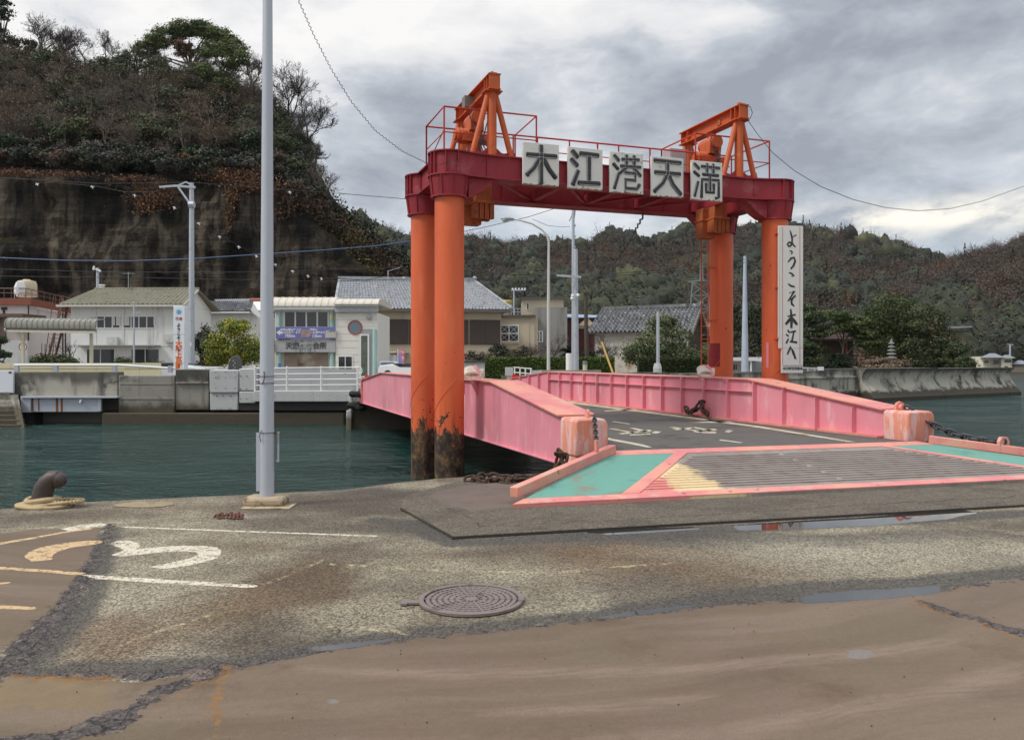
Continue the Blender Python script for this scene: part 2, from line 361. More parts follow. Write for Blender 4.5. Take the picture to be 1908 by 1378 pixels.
def m_cliff(h, b):
    p = h.pos(); x, y, z = h.sep(p)[0:3]
    base = h.mix(h.step(h.noise(h.mapp(p, (1, 1, .35)), .22, 9, .66), .36, .66), (.018, .016, .014), (.150, .120, .088))  # shaded recesses and lighter planes painted into the rock colour in place of relief
    st = h.step(h.noise(h.mapp(p, (1, 1, .05), (2, 5, 1)), 1.1, 6, .62), .44, .60); base = h.mix(h.math('MULTIPLY', st, .75), base, (.010, .0092, .0085))
    pale = h.step(h.noise(h.mapp(p, (1, 1, .08), (7, 1, 3)), .8, 7, .65), .60, .74); base = h.mix(h.math('MULTIPLY', pale, .6), base, (.105, .088, .068))
    strata = h.noise(h.mapp(p, (.12, .12, 2.)), .8, 6, .6); base = h.mix(1., base, h.mix(h.step(strata, .42, .58), (.82, .82, .82), (1.18, 1.18, 1.18)), 'MULTIPLY')
    ledge = h.step(h.noise(h.mapp(p, (.30, .30, 2.4)), .5, 7, .65), .70, .73); base = h.mix(h.math('MULTIPLY', ledge, .5), base, (.17, .15, .12))
    chip = h.math('MULTIPLY', h.step(h.voro(p, 1.3), .075, .05), h.step(h.noise(p, .25, 3), .48, .6)); base = h.mix(chip, base, (.28, .25, .20))
    nz = h.sep(h.n('ShaderNodeNewGeometry').outputs['True Normal'])[2]
    veg = h.mix(h.noise(p, 1.2, 6), (.020, .016, .010), (.055, .036, .020)); green = h.mix(h.step(h.noise(p, .25, 4), .5, .62), veg, (.026, .030, .014))
    col = h.mix(h.step(h.math('ADD', nz, h.math('MULTIPLY', h.math('SUBTRACT', h.noise(p, .8, 5), .5), .12)), .58, .68), base, green)
    h.put(b.inputs['Base Color'], col); b.inputs['Roughness'].default_value = .95; b.inputs['Specular IOR Level'].default_value = .12
    h.put(b.inputs['Normal'], h.bump(h.math('ADD', h.noise(p, .7, 10, .68), h.math('MULTIPLY', strata, .5)), 1., 1.4))
CLIFF = mat('dark_cliff_rock', m_cliff)
HILLM = surf('wooded_hill_floor', (.035, .031, .020), 1, .4, .05, .3, .4, dirt=((.055, .04, .026), .5, .03), spec=.05)
LANDM = surf('coastal_land', (.20, .18, .15), .95, .2, .3, .2, 5)

def m_water(h, b):
    p = h.pos()
    w0 = h.noise(h.mapp(p, (1, 1.3, 1), rot=(0, 0, R(10))), .55, 3, .5, .3)
    w1 = h.noise(h.mapp(p, (1, 1.9, 1), rot=(0, 0, R(14))), 1.9, 4, .55, .6); w2 = h.noise(h.mapp(p, (1, 2.2, 1), (5, 2, 0), (0, 0, R(-16))), 4.6, 4, .55, .5)
    gust = h.step(h.noise(h.mapp(p, (1, 1.6, 1), (3, 3, 0)), .16, 4, .6), .38, .62, .45, 1.25)
    hgt = h.math('ADD', h.math('MULTIPLY', w0, .9), h.math('MULTIPLY', gust, h.math('ADD', h.math('MULTIPLY', w1, .75), h.math('MULTIPLY', w2, .34))))
    h.put(b.inputs['Base Color'], h.mix(h.noise(p, .2, 4), (.006, .036, .030), (.010, .052, .043)))
    b.inputs['Roughness'].default_value = .03; b.inputs['IOR'].default_value = 1.33; b.inputs['Specular IOR Level'].default_value = .5
    h.put(b.inputs['Normal'], h.bump(hgt, 1., .36))
WATERM = mat('sea_water', m_water)

def stains(h, p, col, items):
    """patches of dirt that lie on the quay: (x, y, rx, ry, colour, strength)"""
    wp = h.vmath('ADD', p, h.vmath('MULTIPLY', h.vmath('SUBTRACT', h.noise(p, .9, 6, .62, 0, 1), (.5, .5, .5)), (1.1, 1.1, 0)))
    for x, y, rx, ry, c, s in items:
        q = h.vmath('LENGTH', h.vmath('DIVIDE', h.vmath('SUBTRACT', wp, (x, y, 0)), (rx, ry, 1.)))
        col = h.mix(h.step(q, 1.15, .35, 0, s), col, c)
    return col
def m_ground(h, b):
    p = h.pos()
    att = lambda n: h.n('ShaderNodeAttribute', attribute_name=n)
    def lay(n):
        x = att(n); s = h.n('ShaderNodeSeparateColor'); h.put(s.inputs[0], x.outputs['Color']); return [h.math('SUBTRACT', o, .5) for o in s.outputs[0:3]] + [h.math('SUBTRACT', x.outputs['Alpha'], .5)]
    apron, seam, rustl, damp = lay('layA'); pad, padm, pud, crack = lay('layB'); white, orange, faint, patch = lay('layC'); disc, sweep = lay('layD')[0:2]
    n5 = h.math('SUBTRACT', h.noise(p, 5, 6, .62), .5); n20 = h.math('SUBTRACT', h.noise(p, 20, 6, .65), .5); n70 = h.math('SUBTRACT', h.noise(p, 70, 4, .6), .5)
    def edge(sd, w5, w20, soft=.004, w70=0.):
        v = h.math('ADD', sd, h.math('ADD', h.math('MULTIPLY', n5, w5), h.math('MULTIPLY', n20, w20)))
        if w70: v = h.math('ADD', v, h.math('MULTIPLY', n70, w70))
        return h.step(v, -soft, soft)
    v = h.n('ShaderNodeTexVoronoi'); h.put(v.inputs['Vector'], p); v.inputs['Scale'].default_value = 78
    cell = h.sep(v.outputs['Color'])[0]
    big = h.noise(p, .55, 7, .6); mid = h.noise(p, 2.6, 6, .62)
    lo = h.mix(h.step(big, .38, .58), (.118, .098, .072), (.315, .28, .205))
    col = h.mix(h.step(mid, .38, .66, 0, .5), lo, (.165, .128, .084))
    col = h.mix(h.step(h.noise(h.mapp(p, loc=(4, 9, 0)), .8, 7, .65), .50, .66, 0, .6), col, (.40, .36, .26))
    S = []
    for px, py, rx, ry, c, s in ((545, 1095, .6, 1.2, (.105, .064, .034), .85), (230, 1185, .5, .5, (.16, .10, .055), .7), (560, 1170, .5, .5, (.075, .060, .046), .7),
                                 (980, 1030, 1.3, .5, (.105, .075, .05), .8), (1230, 1045, 1.1, .8, (.165, .105, .056), .7), (1190, 1090, .6, .35, (.10, .08, .06), .65), (1300, 1125, .75, .32, (.065, .058, .05), .8),
                                 (740, 935, 1.9, 1.1, (.085, .068, .052), .8), (880, 985, 1.7, .5, (.06, .052, .044), .85), (640, 985, .8, .4, (.10, .08, .058), .6), (1500, 1000, 2.5, .28, (.075, .068, .06), .7), (60, 960, 1.5, .35, (.11, .078, .056), .7), (420, 1120, .4, .5, (.18, .12, .066), .55), (760, 920, .9, .35, (.075, .062, .05), .7), (350, 945, 1.2, .3, (.17, .13, .085), .6), (1450, 1050, 1.2, .35, (.16, .12, .08), .6),
                                 (1250, 1010, 1.6, .3, (.08, .072, .062), .7), (450, 1020, .5, .4, (.16, .115, .065), .45), (850, 1060, .9, .5, (.36, .32, .22), .4), (1650, 1030, 2., .7, (.38, .35, .27), .5), (640, 1140, .5, .4, (.36, .32, .23), .5)):
        g = G(px, py); S.append((g.x, g.y, rx, ry, c, s))
    col = stains(h, p, col, S)
    grain = h.mix(1., h.mix(cell, (.42, .41, .40), (1.5, 1.48, 1.44)), h.mix(h.noise(p, 34, 4, .7), (.75, .75, .75), (1.25, 1.25, 1.25)), 'MULTIPLY')
    col = h.mix(1., col, grain, 'MULTIPLY')
    col = h.mix(h.step(v.outputs['Distance'], .42, .85, 0, .5), col, (.055, .045, .035))
    d_ = h.math('MULTIPLY', edge(damp, .12, .07, .06), .9)
    wetc = h.mix(cell, (.032, .028, .024), (.105, .092, .076)); col = h.mix(d_, col, wetc)
    pm = edge(pad, .006, .006, .003); pc = h.mix(h.noise(p, 2.4, 6, .62), (.080, .068, .052), (.175, .148, .110)); pc = h.mix(h.step(h.noise(h.mapp(p, loc=(3, 7, 0)), 1.4, 7, .66), .48, .62, 0, .7), pc, (.075, .062, .05)); pc = h.mix(1., pc, grain, 'MULTIPLY'); col = h.mix(pm, col, h.mix(.12, pc, (.15, .128, .098)))
    pbm = edge(padm, .05, .03, .006); col = h.mix(pbm, col, h.mix(h.noise(p, 3, 6, .65), (.105, .078, .064), (.20, .148, .122)))
    # mortar
    r = h.math('SUBTRACT', h.vmath('LENGTH', h.vmath('SUBTRACT', h.vmath('ADD', p, h.vmath('MULTIPLY', h.noise(p, .35, 4, .5, 0, 1), (1.2, 1.2, 0))), (-1.5, 14., 0))), 8.)
    px_ = h.sep(p)[0]; band = h.noise(h.comb(r, h.math('MULTIPLY', px_, .12), 0.), 2.2, 6, .6)
    ac = h.mix(h.step(band, .34, .66), (.122, .090, .066), (.178, .135, .106))
    ac = h.mix(h.step(h.noise(p, .7, 7, .62), .40, .64, 0, .75), ac, (.150, .120, .080))
    ac = h.mix(h.step(h.noise(h.comb(h.math('MULTIPLY', r, .9), h.math('MULTIPLY', px_, .10), 5.), 2.4, 5, .6), .50, .66, 0, .55), ac, (.215, .168, .140))
    ac = h.mix(h.step(h.noise(h.mapp(p, loc=(8, 2, 0)), 1.1, 8, .68), .54, .68, 0, .7), ac, (.108, .072, .048))
    ac = h.mix(h.step(h.noise(h.mapp(p, (1, 2.2, 1), (3, 5, 0)), 5, 8, .72), .56, .70, 0, .35), ac, (.205, .175, .150))
    ac = h.mix(h.math('MULTIPLY', h.step(h.voro(p, 6.5), .045, .03), h.step(h.noise(p, 1.7, 3), .52, .6)), ac, (.04, .03, .022))
    ac = h.mix(h.math('MULTIPLY', edge(sweep, .06, .03, .05), h.step(h.noise(h.comb(h.math('MULTIPLY', r, 9.), px_, 0.), 3., 4, .6), .3, .65, .1, .55)), ac, (.275, .215, .185))
    ac = h.mix(1., ac, h.mix(h.noise(p, 26, 8, .82), (.74, .74, .74), (1.26, 1.26, 1.26)), 'MULTIPLY'); pore = h.math('MULTIPLY', h.step(h.voro(p, 34), .11, .06), h.step(h.noise(p, 3.3, 4), .46, .6)); ac = h.mix(h.math('MULTIPLY', pore, .6), ac, (.055, .042, .033))
    ac = h.mix(1., ac, h.mix(h.noise(p, 120, 5, .75), (.56, .52, .46), (1.36, 1.25, 1.10)), 'MULTIPLY')
    am = edge(apron, .05, .045, .006); col = h.mix(am, col, ac)
    ym = edge(patch, .30, .16, .03, .05); col = h.mix(h.math('MULTIPLY', ym, .5), col, h.mix(h.noise(p, 7, 7, .7), (.10, .065, .03), (.30, .21, .085)))
    vk = h.n('ShaderNodeTexVoronoi', feature='DISTANCE_TO_EDGE'); h.put(vk.inputs['Vector'], h.vmath('ADD', p, h.vmath('MULTIPLY', h.noise(p, 12, 4, .6, 0, 1), (.14, .14, 0)))); vk.inputs['Scale'].default_value = 8.; crk = h.step(vk.outputs['Distance'], .06, .01)
    sm = edge(seam, .20, .13, .008, .05); sc = h.mix(h.noise(p, 14, 7, .72), (.022, .019, .018), (.15, .125, .115)); sc = h.mix(h.step(h.noise(p, 4.5, 6), .54, .64, 0, .65), sc, (.17, .13, .112)); sc = h.mix(h.math('MULTIPLY', crk, .7), sc, (.014, .012, .011)); sc = h.mix(1., sc, grain, 'MULTIPLY'); col = h.mix(sm, col, sc)
    rm = edge(rustl, .12, .10, .012, .06); col = h.mix(h.math('MULTIPLY', rm, .85), col, h.mix(h.noise(p, 16, 7, .7), (.06, .035, .018), (.36, .18, .05)))
    col = h.mix(h.math('MULTIPLY', edge(crack, .0, .010, .004, .010), .85), col, (.030, .026, .022))
    col = h.mix(edge(disc, .0, .01, .006), col, h.mix(h.noise(p, 60, 4), (.13, .11, .098), (.25, .22, .195)))
    # worn paint
    wear = lambda k, q: h.step(h.math('ADD', h.math('MULTIPLY', n70, .7), h.math('ADD', h.math('MULTIPLY', n20, .95), h.math('MULTIPLY', n5, .5))), k - q, k + q)
    pw = h.mix(h.noise(p, 6, 5), (.56, .48, .32), (.78, .73, .62)); pw = h.mix(1., pw, h.mix(cell, (.82, .82, .82), (1.1, 1.1, 1.1)), 'MULTIPLY')
    wm = h.math('MULTIPLY', edge(white, .012, .022, .004, .012), wear(-.075, .05)); col = h.mix(wm, col, pw)
    po = h.mix(h.noise(p, 6, 5), (.46, .29, .14), (.68, .50, .28)); om = h.math('MULTIPLY', edge(orange, .02, .03, .004, .012), wear(-.09, .06)); col = h.mix(om, col, po)
    fm = h.math('MULTIPLY', edge(faint, .03, .03, .015, .02), wear(.06, .07)); col = h.mix(h.math('MULTIPLY', fm, .75), col, (.50, .42, .24))
    wt = edge(h.math('ADD', pud, .026), .05, .03, .004, .01)
    col = h.mix(wt, col, (.035, .032, .030))
    h.put(b.inputs['Base Color'], col)
    ro = h.math('SUBTRACT', .88, h.math('MULTIPLY', d_, .16)); ro = h.mix(am, h.comb(ro, ro, ro), h.mix(h.noise(p, 1.1, 5), (.52, .52, .52), (.80, .80, .80))); ro = h.mix(sm, ro, (.75, .75, .75)); ro = h.mix(wt, ro, (.03, .03, .03)); h.put(b.inputs['Roughness'], ro)
    h.put(b.inputs['Specular IOR Level'], h.math('ADD', h.math('MULTIPLY', wt, .5), .4))
    rough_h = h.math('ADD', h.math('MULTIPLY', v.outputs['Distance'], -.8), h.noise(p, 30, 5, .6)); smooth_h = h.math('ADD', h.math('MULTIPLY', h.noise(p, 3, 5), .5), h.math('MULTIPLY', h.noise(p, 90, 4), .2))
    hh = h.math('ADD', h.math('MULTIPLY', rough_h, h.math('SUBTRACT', 1., am)), h.math('MULTIPLY', smooth_h, am)); hh = h.math('ADD', hh, h.math('MULTIPLY', sm, h.math('SUBTRACT', h.math('MULTIPLY', h.noise(p, 22, 7, .7), 1.8), h.math('MULTIPLY', crk, .9))))
    hh = h.math('MULTIPLY', hh, h.math('SUBTRACT', 1., wt))
    h.put(b.inputs['Normal'], h.bump(hh, .6, .014))
GROUND = mat('quay_surface_layers', m_ground)
def m_line(c, worn):
    def fn(h, b):
        p = h.pos(); h.put(b.inputs['Base Color'], h.mix(h.step(h.noise(p, 3, 5), .4, .66), c, tuple(k * s for k, s in zip(c, (.86, .66, .42)))))
        b.inputs['Roughness'].default_value = .7
        a = h.step(h.math('ADD', h.math('MULTIPLY', h.noise(p, 55, 4, .65), .6), h.math('MULTIPLY', h.noise(p, 5, 5), .4)), worn - .02, worn + .02)
        h.put(b.inputs['Alpha'], a); h.put(b.inputs['Normal'], h.bump(h.noise(p, 60, 4), .4, .01))
    return mat('worn_white_marking', fn)
LINE_DECK = m_line((.55, .53, .44), .43)

# ---------------------------------------------------------------- plants
def rot_frames(rng, n):
    a = rng.normal(size=(n, 3)); a /= np.linalg.norm(a, axis=1)[:, None]
    b = rng.normal(size=(n, 3)); b -= a * (a * b).sum(1)[:, None]; b /= np.linalg.norm(b, axis=1)[:, None]
    return a, b
def leaves(cl, c, size, col, rng, asp=.6, nrm=None, jit=.55):
    n = len(c)
    if nrm is None: a, b = rot_frames(rng, n)
    else:
        w = nrm + rng.normal(size=(n, 3)) * jit; w /= np.linalg.norm(w, axis=1)[:, None]; a = np.cross(w, rng.normal(size=(n, 3))); a /= np.maximum(np.linalg.norm(a, axis=1), 1e-6)[:, None]; b = np.cross(w, a)
    s = (np.ones(n) * size)[:, None] * rng.uniform(.6, 1.3, (n, 1))
    a = a * s; b = b * s * asp
    v = np.stack([c - a, c - b * .9, c + a, c + b * .9], 1).reshape(-1, 3)
    cl.add(v, np.arange(4 * n).reshape(n, 4), np.repeat(col, 4, 0))
def sticks(cl, p0, p1, r0, r1, col):
    n = len(p0); t = p1 - p0; t = t / np.maximum(np.linalg.norm(t, axis=1), 1e-6)[:, None]
    ref = np.where(np.abs(t[:, 2:3]) > .9, np.array([[1., 0, 0]]), np.array([[0, 0, 1.]])); x = np.cross(t, ref); x /= np.linalg.norm(x, axis=1)[:, None]; y = np.cross(t, x)
    r0 = np.broadcast_to(np.asarray(r0, float).reshape(-1, 1), (n, 1)); r1 = np.broadcast_to(np.asarray(r1, float).reshape(-1, 1), (n, 1))
    vs = []
    for p, r in ((p0, r0), (p1, r1)):
        for k in range(3):
            an = 2.0944 * k; vs.append(p + (x * math.cos(an) + y * math.sin(an)) * r)
    v = np.stack(vs, 1).reshape(-1, 3); base = np.arange(n)[:, None] * 6
    q = np.concatenate([base + np.array([[0, 1, 4, 3]]), base + np.array([[1, 2, 5, 4]]), base + np.array([[2, 0, 3, 5]])])
    cl.add(v, q, np.repeat(np.broadcast_to(col, (n, 3)), 6, 0))
def bare_arrays(seed, h=8., levels=5, spread=.62, rmin=.012, droop=0.):
    """limbs of a leafless tree: p0, p1, r0, r1, level"""
    g = random.Random(seed); out = []
    def grow(p, d, ln, r, lv):
        k = 3 if lv < levels - 1 else 2; q = p
        for i in range(k):
            d = (d + Vector((g.gauss(0, .16), g.gauss(0, .16), g.gauss(.04, .10) - droop * lv * .03))).normalized(); e = q + d * (ln / k)
            ra = r * (1 - .22 * i / k); rb = r * (1 - .22 * (i + 1) / k); out.append((q, e, ra, rb, lv)); q = e
            if lv < levels and (i == k - 1 or (lv and g.random() < .75)):
                for _ in range(g.choice((2, 2, 3)) if i == k - 1 else 1):
                    nd = (d + Vector((g.gauss(0, spread), g.gauss(0, spread), g.gauss(.12, spread * .7)))).normalized()
                    grow(q, nd, ln * g.uniform(.58, .82), max(rmin, r * g.uniform(.45, .66)), lv + 1)
    grow(Vector((0, 0, 0)), Vector((g.gauss(0, .08), g.gauss(0, .08), 1)).normalized(), h * .30, h * .022, 0)
    A = lambda k: np.array([tuple(o[k]) for o in out])
    return A(0), A(1), np.array([o[2] for o in out]), np.array([o[3] for o in out]), np.array([o[4] for o in out])
def place_bare(cl, arr, loc, s, rz, col, zs=1.):
    c, sn = math.cos(rz), math.sin(rz); Rm = np.array([[c, sn, 0], [-sn, c, 0], [0, 0, zs]]) * s
    sticks(cl, arr[0] @ Rm + loc, arr[1] @ Rm + loc, arr[2] * s, arr[3] * s, np.array(col))
def puffs(cl, centre, rad, nclump, nleaf, size, cols, rng, cr=.32, jit=.28, flat_=.75, hollow=.45):
    """leaf clumps spread through an ellipsoid, each clump with its own tint"""
    rad = np.array(rad); d = rng.normal(size=(nclump, 3)); d /= np.linalg.norm(d, axis=1)[:, None]
    rr = hollow + (1 - hollow) * rng.uniform(0, 1, (nclump, 1)) ** .6
    cc = np.array(centre) + d * rr * rad * (1 - cr * .6)
    cols = np.array(cols); tint = cols[rng.integers(0, len(cols), nclump)] * rng.uniform(1 - jit, 1 + jit, (nclump, 1))
    k = np.repeat(np.arange(nclump), nleaf); off = rng.normal(size=(len(k), 3)) * np.array([.5, .5, .5 * flat_]) * cr * rad * rng.uniform(.7, 1.25, (nclump, 1))[k]
    out = off / (cr * rad); out = out / np.maximum(np.linalg.norm(out, axis=1), 1e-6)[:, None] + .5 * d[k] + np.array([0, 0, .25])
    leaves(cl, cc[k] + off, size, np.clip(tint[k] * rng.uniform(.8, 1.2, (len(k), 1)), 0, 1), rng, .6, out, .6)
    return cc
def leafy_tree(name, label, loc, h, crown, cols, seed, nclump=60, nleaf=45, size=.12, cat='tree', group=None, cr=.32, trunk_r=.12, limbs=9, hollow=.45, flat_=.75):
    """crown = list of (dx, dy, z, rx, ry, rz) ellipsoids"""
    rng = np.random.default_rng(seed); t = thing(name, label, cat, loc, group); o = np.array(loc)
    cl = Cloud(); tips = []
    for e in crown:
        tips += list(puffs(cl, o + np.array(e[:3]), e[3:6], int(nclump * e[6]) if len(e) > 6 else nclump, nleaf, size, cols, rng, cr, flat_=flat_, hollow=hollow))
    cl.build('crown', LEAF, t)
    m = MB(); top = Vector(loc) + Vector((0, 0, h * .5))
    m.tube([Vector(loc) + Vector((0, 0, -.1)), Vector(loc) + Vector((rng.normal() * .1, rng.normal() * .1, h * .25)), top], [trunk_r, trunk_r * .8, trunk_r * .55], 7)
    for k in range(limbs):
        e = Vector(tips[int(rng.integers(0, len(tips)))]); s0 = Vector(loc) + Vector((0, 0, h * float(rng.uniform(.2, .5)))); m.tube([s0, s0.lerp(e, .5) + Vector((0, 0, h * .04)), e], [trunk_r * .5, trunk_r * .3, trunk_r * .08], 5)
    m.build('trunk', BARK, t)
    return t

# ---------------------------------------------------------------- the setting: quay, water, land, hills
from mathutils import noise as MN
def interp(t, xs, ys): return float(np.interp(t, xs, ys))
QE = [(-60, 6.0 - 3.6), (-20, 5.75 - .3)] + [tuple(G(*q).xy) for q in ((0, 948), (154, 935), (330, 927), (480, 920), (640, 912), (744, 898.7), (809, 892), (865, 888), (960, 884), (1060, 880))] + [(3., 10.9), (7.9, 11.0), (40, 11.2), (40, -25), (-60, -25)]
QE[0] = (-60, 1.5); QE[1] = (-20, 6.2)
m = MB(); m.ext([Vector((x, y, -.02)) for x, y in QE], (0, 0, -4)); tag(m.build('quay', CONC, smooth=False, origin=(0, 0, 0)), kind='structure')
m = MB(); m.add([(-520, -60, WATER), (1020, -60, WATER), (1020, 920, WATER), (-520, 920, WATER)], [(0, 1, 2, 3)]); tag(m.build('water', WATERM, smooth=False, recalc=False, origin=(0, 0, WATER)), kind='structure')
lp = [(-260, 29.2), (-6.6, 29.2), (-6.6, 34), (-4.3, 34), (-4.3, 27.0), (.6, 27.6), (1.7, 30.6), (18.7, 44.6), (32.3, 53.6), (33, 57), (29, 75), (44, 118), (70, 127), (120, 131), (700, 150), (700, 700), (-260, 700)]
m = MB(); m.ext([Vector((x, y, LAND)) for x, y in lp], (0, 0, -3)); tag(m.build('land', LANDM, smooth=False, origin=(0, 30, LAND)), kind='structure')


# the quay surface is one finely gridded sheet; where each layer, seam, stain and marking lies is kept as distances on its vertices
GX = np.arange(-9.5, 12.5, .024); NY = 400
yt = np.interp(GX, [q[0] for q in QE[:-2]], [q[1] for q in QE[:-2]])
gy = (np.linspace(0, 1, NY) ** .85)[None, :] * (yt[:, None] - 1.2) + 1.2
gxx = np.repeat(GX[:, None], NY, 1); PT = np.stack([gxx.ravel(), gy.ravel()], 1)
def wpts(pts): return np.array([tuple(G(x, y).xy) for x, y in pts])
def seg_dist(p, a, b):
    d = b - a; t = np.clip(((p - a) @ d) / max(1e-9, d @ d), 0, 1); return np.hypot(*(p - a - t[:, None] * d).T), t
def near(w, mar=.4): return np.where((PT[:, 0] > w[:, 0].min() - mar) & (PT[:, 0] < w[:, 0].max() + mar) & (PT[:, 1] > w[:, 1].min() - mar) & (PT[:, 1] < w[:, 1].max() + mar))[0]
def poly_sd(pts, world=None):
    w = wpts(pts) if world is None else world; out = np.full(len(PT), -.4); k = near(w)
    if not len(k): return out
    p = PT[k]; dist = np.full(len(k), 9.); ins = np.zeros(len(k), bool)
    for i in range(len(w)):
        a, b_ = w[i], w[(i + 1) % len(w)]; dd, _ = seg_dist(p, a, b_); dist = np.minimum(dist, dd)
        c1 = (a[1] > p[:, 1]) != (b_[1] > p[:, 1]); xi = (b_[0] - a[0]) * (p[:, 1] - a[1]) / ((b_[1] - a[1]) or 1e-9) + a[0]; ins ^= c1 & (p[:, 0] < xi)
    out[k] = np.clip(np.where(ins, dist, -dist), -.4, .4); return out
def line_sd(pts, ws):
    w = wpts(pts); out = np.full(len(PT), -.4); k = near(w); p = PT[k]; best = np.full(len(k), -.4)
    for i in range(len(w) - 1):
        dd, t = seg_dist(p, w[i], w[i + 1]); best = np.maximum(best, (ws[i] + (ws[i + 1] - ws[i]) * t) / 2 - dd)
    out[k] = best; return out
MX = lambda *l: np.maximum.reduce(l)
edge_pts = [(-40, 1262), (120, 1266), (250, 1272), (330, 1262), (420, 1248), (560, 1226), (600, 1214), (700, 1200), (850, 1182), (960, 1170), (1100, 1156), (1200, 1142), (1300, 1131), (1420, 1122), (1500, 1116), (1600, 1110), (1720, 1104), (1800, 1090), (1908, 1078), (2200, 1045)]
e_w = wpts([(-900, 1250)] + edge_pts); low = np.concatenate([e_w, [[14, e_w[-1][1]], [14, -3], [-14, -3]]])
apron = MX(poly_sd(None, low), poly_sd([(-420, 1010), (-20, 998), (60, 986), (188, 983), (182, 1020), (160, 1062), (138, 1092), (100, 1140), (50, 1180), (-20, 1225), (-500, 1330)]))
patch = poly_sd([(-160, 1268), (215, 1262), (222, 1285), (190, 1316), (60, 1322), (-160, 1330)])
seam = MX(line_sd([(205, 978), (192, 1010), (172, 1050), (158, 1075), (130, 1120), (80, 1180), (20, 1235), (-100, 1310)], [.08, .08, .10, .11, .14, .17, .2, .22]),
          line_sd([(-160, 1262), (60, 1256), (200, 1258), (300, 1256), (400, 1246), (520, 1228), (600, 1213), (680, 1200)], [.07, .07, .07, .15, .12, .07, .05, .04]),
          line_sd([(430, 1235), (380, 1262), (300, 1290), (255, 1325), (200, 1350), (100, 1375), (-60, 1390)], [.05, .15, .08, .12, .16, .12, .1]),
          line_sd([(640, 1207), (760, 1192), (900, 1176), (1060, 1161), (1180, 1146), (1320, 1130), (1500, 1117), (1720, 1105), (1908, 1079)], [.05, .03, .05, .025, .035, .03, .025, .045, .03]),
          line_sd([(1715, 1122), (1760, 1140), (1830, 1158), (1920, 1188), (2000, 1215)], [.05, .11, .10, .08, .08]))
rustl = MX(line_sd([(425, 1240), (412, 1275), (404, 1310), (402, 1350), (398, 1400)], [.03, .025, .022, .03, .025]), line_sd([(1690, 1112), (1740, 1140), (1820, 1165), (1920, 1196)], [.02, .02, .02, .02]), line_sd([(20, 1262), (120, 1268), (215, 1264)], [.05, .07, .05]), line_sd([(330, 1300), (380, 1275), (420, 1262)], [.03, .03, .03]))
damp = MX(line_sd([(420, 1232), (560, 1216), (700, 1190), (850, 1172), (960, 1160), (1100, 1147), (1200, 1133), (1300, 1121), (1420, 1108), (1500, 1098), (1600, 1092), (1720, 1088), (1800, 1076), (1908, 1066), (2060, 1050)], [.10, .16, .22, .22, .2, .2, .24, .3, .34, .36, .36, .34, .30, .28, .26]),
          line_sd([(700, 968), (765, 975), (845, 1012), (1060, 1001), (1300, 988), (1600, 972), (1908, 956), (2300, 934)], [.25, .3, .26, .34, .36, .40, .34, .3]), line_sd([(215, 985), (200, 1030), (185, 1080), (160, 1130), (110, 1190), (60, 1240)], [.12, .14, .16, .18, .2, .2]), line_sd([(60, 1250), (250, 1245), (420, 1236), (560, 1214)], [.2, .24, .22, .2]))
pad = poly_sd([(747, 949), (844, 1003), (1060, 991), (1300, 977), (1600, 961), (1908, 943), (2400, 915), (2400, 880), (1908, 880), (955, 890), (880, 895), (830, 905), (755, 927)])
padm = poly_sd([(797, 929), (879, 957), (953, 948), (975, 930), (984, 905), (905, 903), (823, 916)])
pud = MX(poly_sd([(1480, 1117), (1530, 1107), (1600, 1102), (1680, 1098), (1745, 1093), (1745, 1103), (1660, 1112), (1570, 1118), (1500, 1122)]), poly_sd([(1100, 991), (1180, 986), (1290, 982.5), (1300, 985), (1210, 991), (1130, 995)]), poly_sd([(1370, 980), (1440, 975), (1490, 971), (1600, 965), (1700, 957), (1790, 950), (1816, 955), (1760, 966), (1640, 977), (1520, 983), (1440, 986), (1380, 987)]), poly_sd([(570, 1210), (610, 1204), (680, 1197), (730, 1191), (690, 1199), (620, 1209)]) - .004, poly_sd([(1120, 1150), (1200, 1138), (1290, 1128), (1200, 1143)]) - .006)
white = MX(line_sd([(165, 1073), (300, 1082), (470, 1091.5)], [.085, .085, .075]), line_sd([(231, 981), (430, 988.5), (700, 998)], [.045, .045, .04]), poly_sd([(112, 985), (150, 977), (190, 974), (203, 978), (170, 984), (130, 990)]),
           poly_sd([(204, 1012), (222, 1006), (240, 1006), (256, 1011), (263, 1018), (257, 1022), (270, 1021), (300, 1018), (340, 1016), (380, 1016.5), (403, 1019), (412, 1025), (411, 1032), (404, 1039), (388, 1045), (350, 1053), (308, 1059), (280, 1056), (320, 1047), (352, 1040), (369, 1033), (366, 1028), (345, 1026), (310, 1027), (275, 1031), (240, 1035), (222, 1036), (208, 1033), (232, 1024)]))
orange = MX(line_sd([(-60, 1056), (0, 1059), (80, 1064), (151, 1070)], [.07, .065, .06, .06]), line_sd([(-40, 1021), (0, 1013), (60, 1003), (120, 992), (165, 986)], [.075, .075, .07, .06, .05]), line_sd([(-60, 1131), (0, 1131.5), (60, 1134)], [.06, .06, .05]), line_sd([(-50, 1089), (12, 1087)], [.05, .04]),
            poly_sd([(45, 1038), (55, 1029), (70, 1022), (92, 1017), (120, 1012), (155, 1008.5), (188, 1007), (192, 1013), (160, 1016.5), (130, 1021), (110, 1027), (98, 1034), (96, 1043), (60, 1047)]))
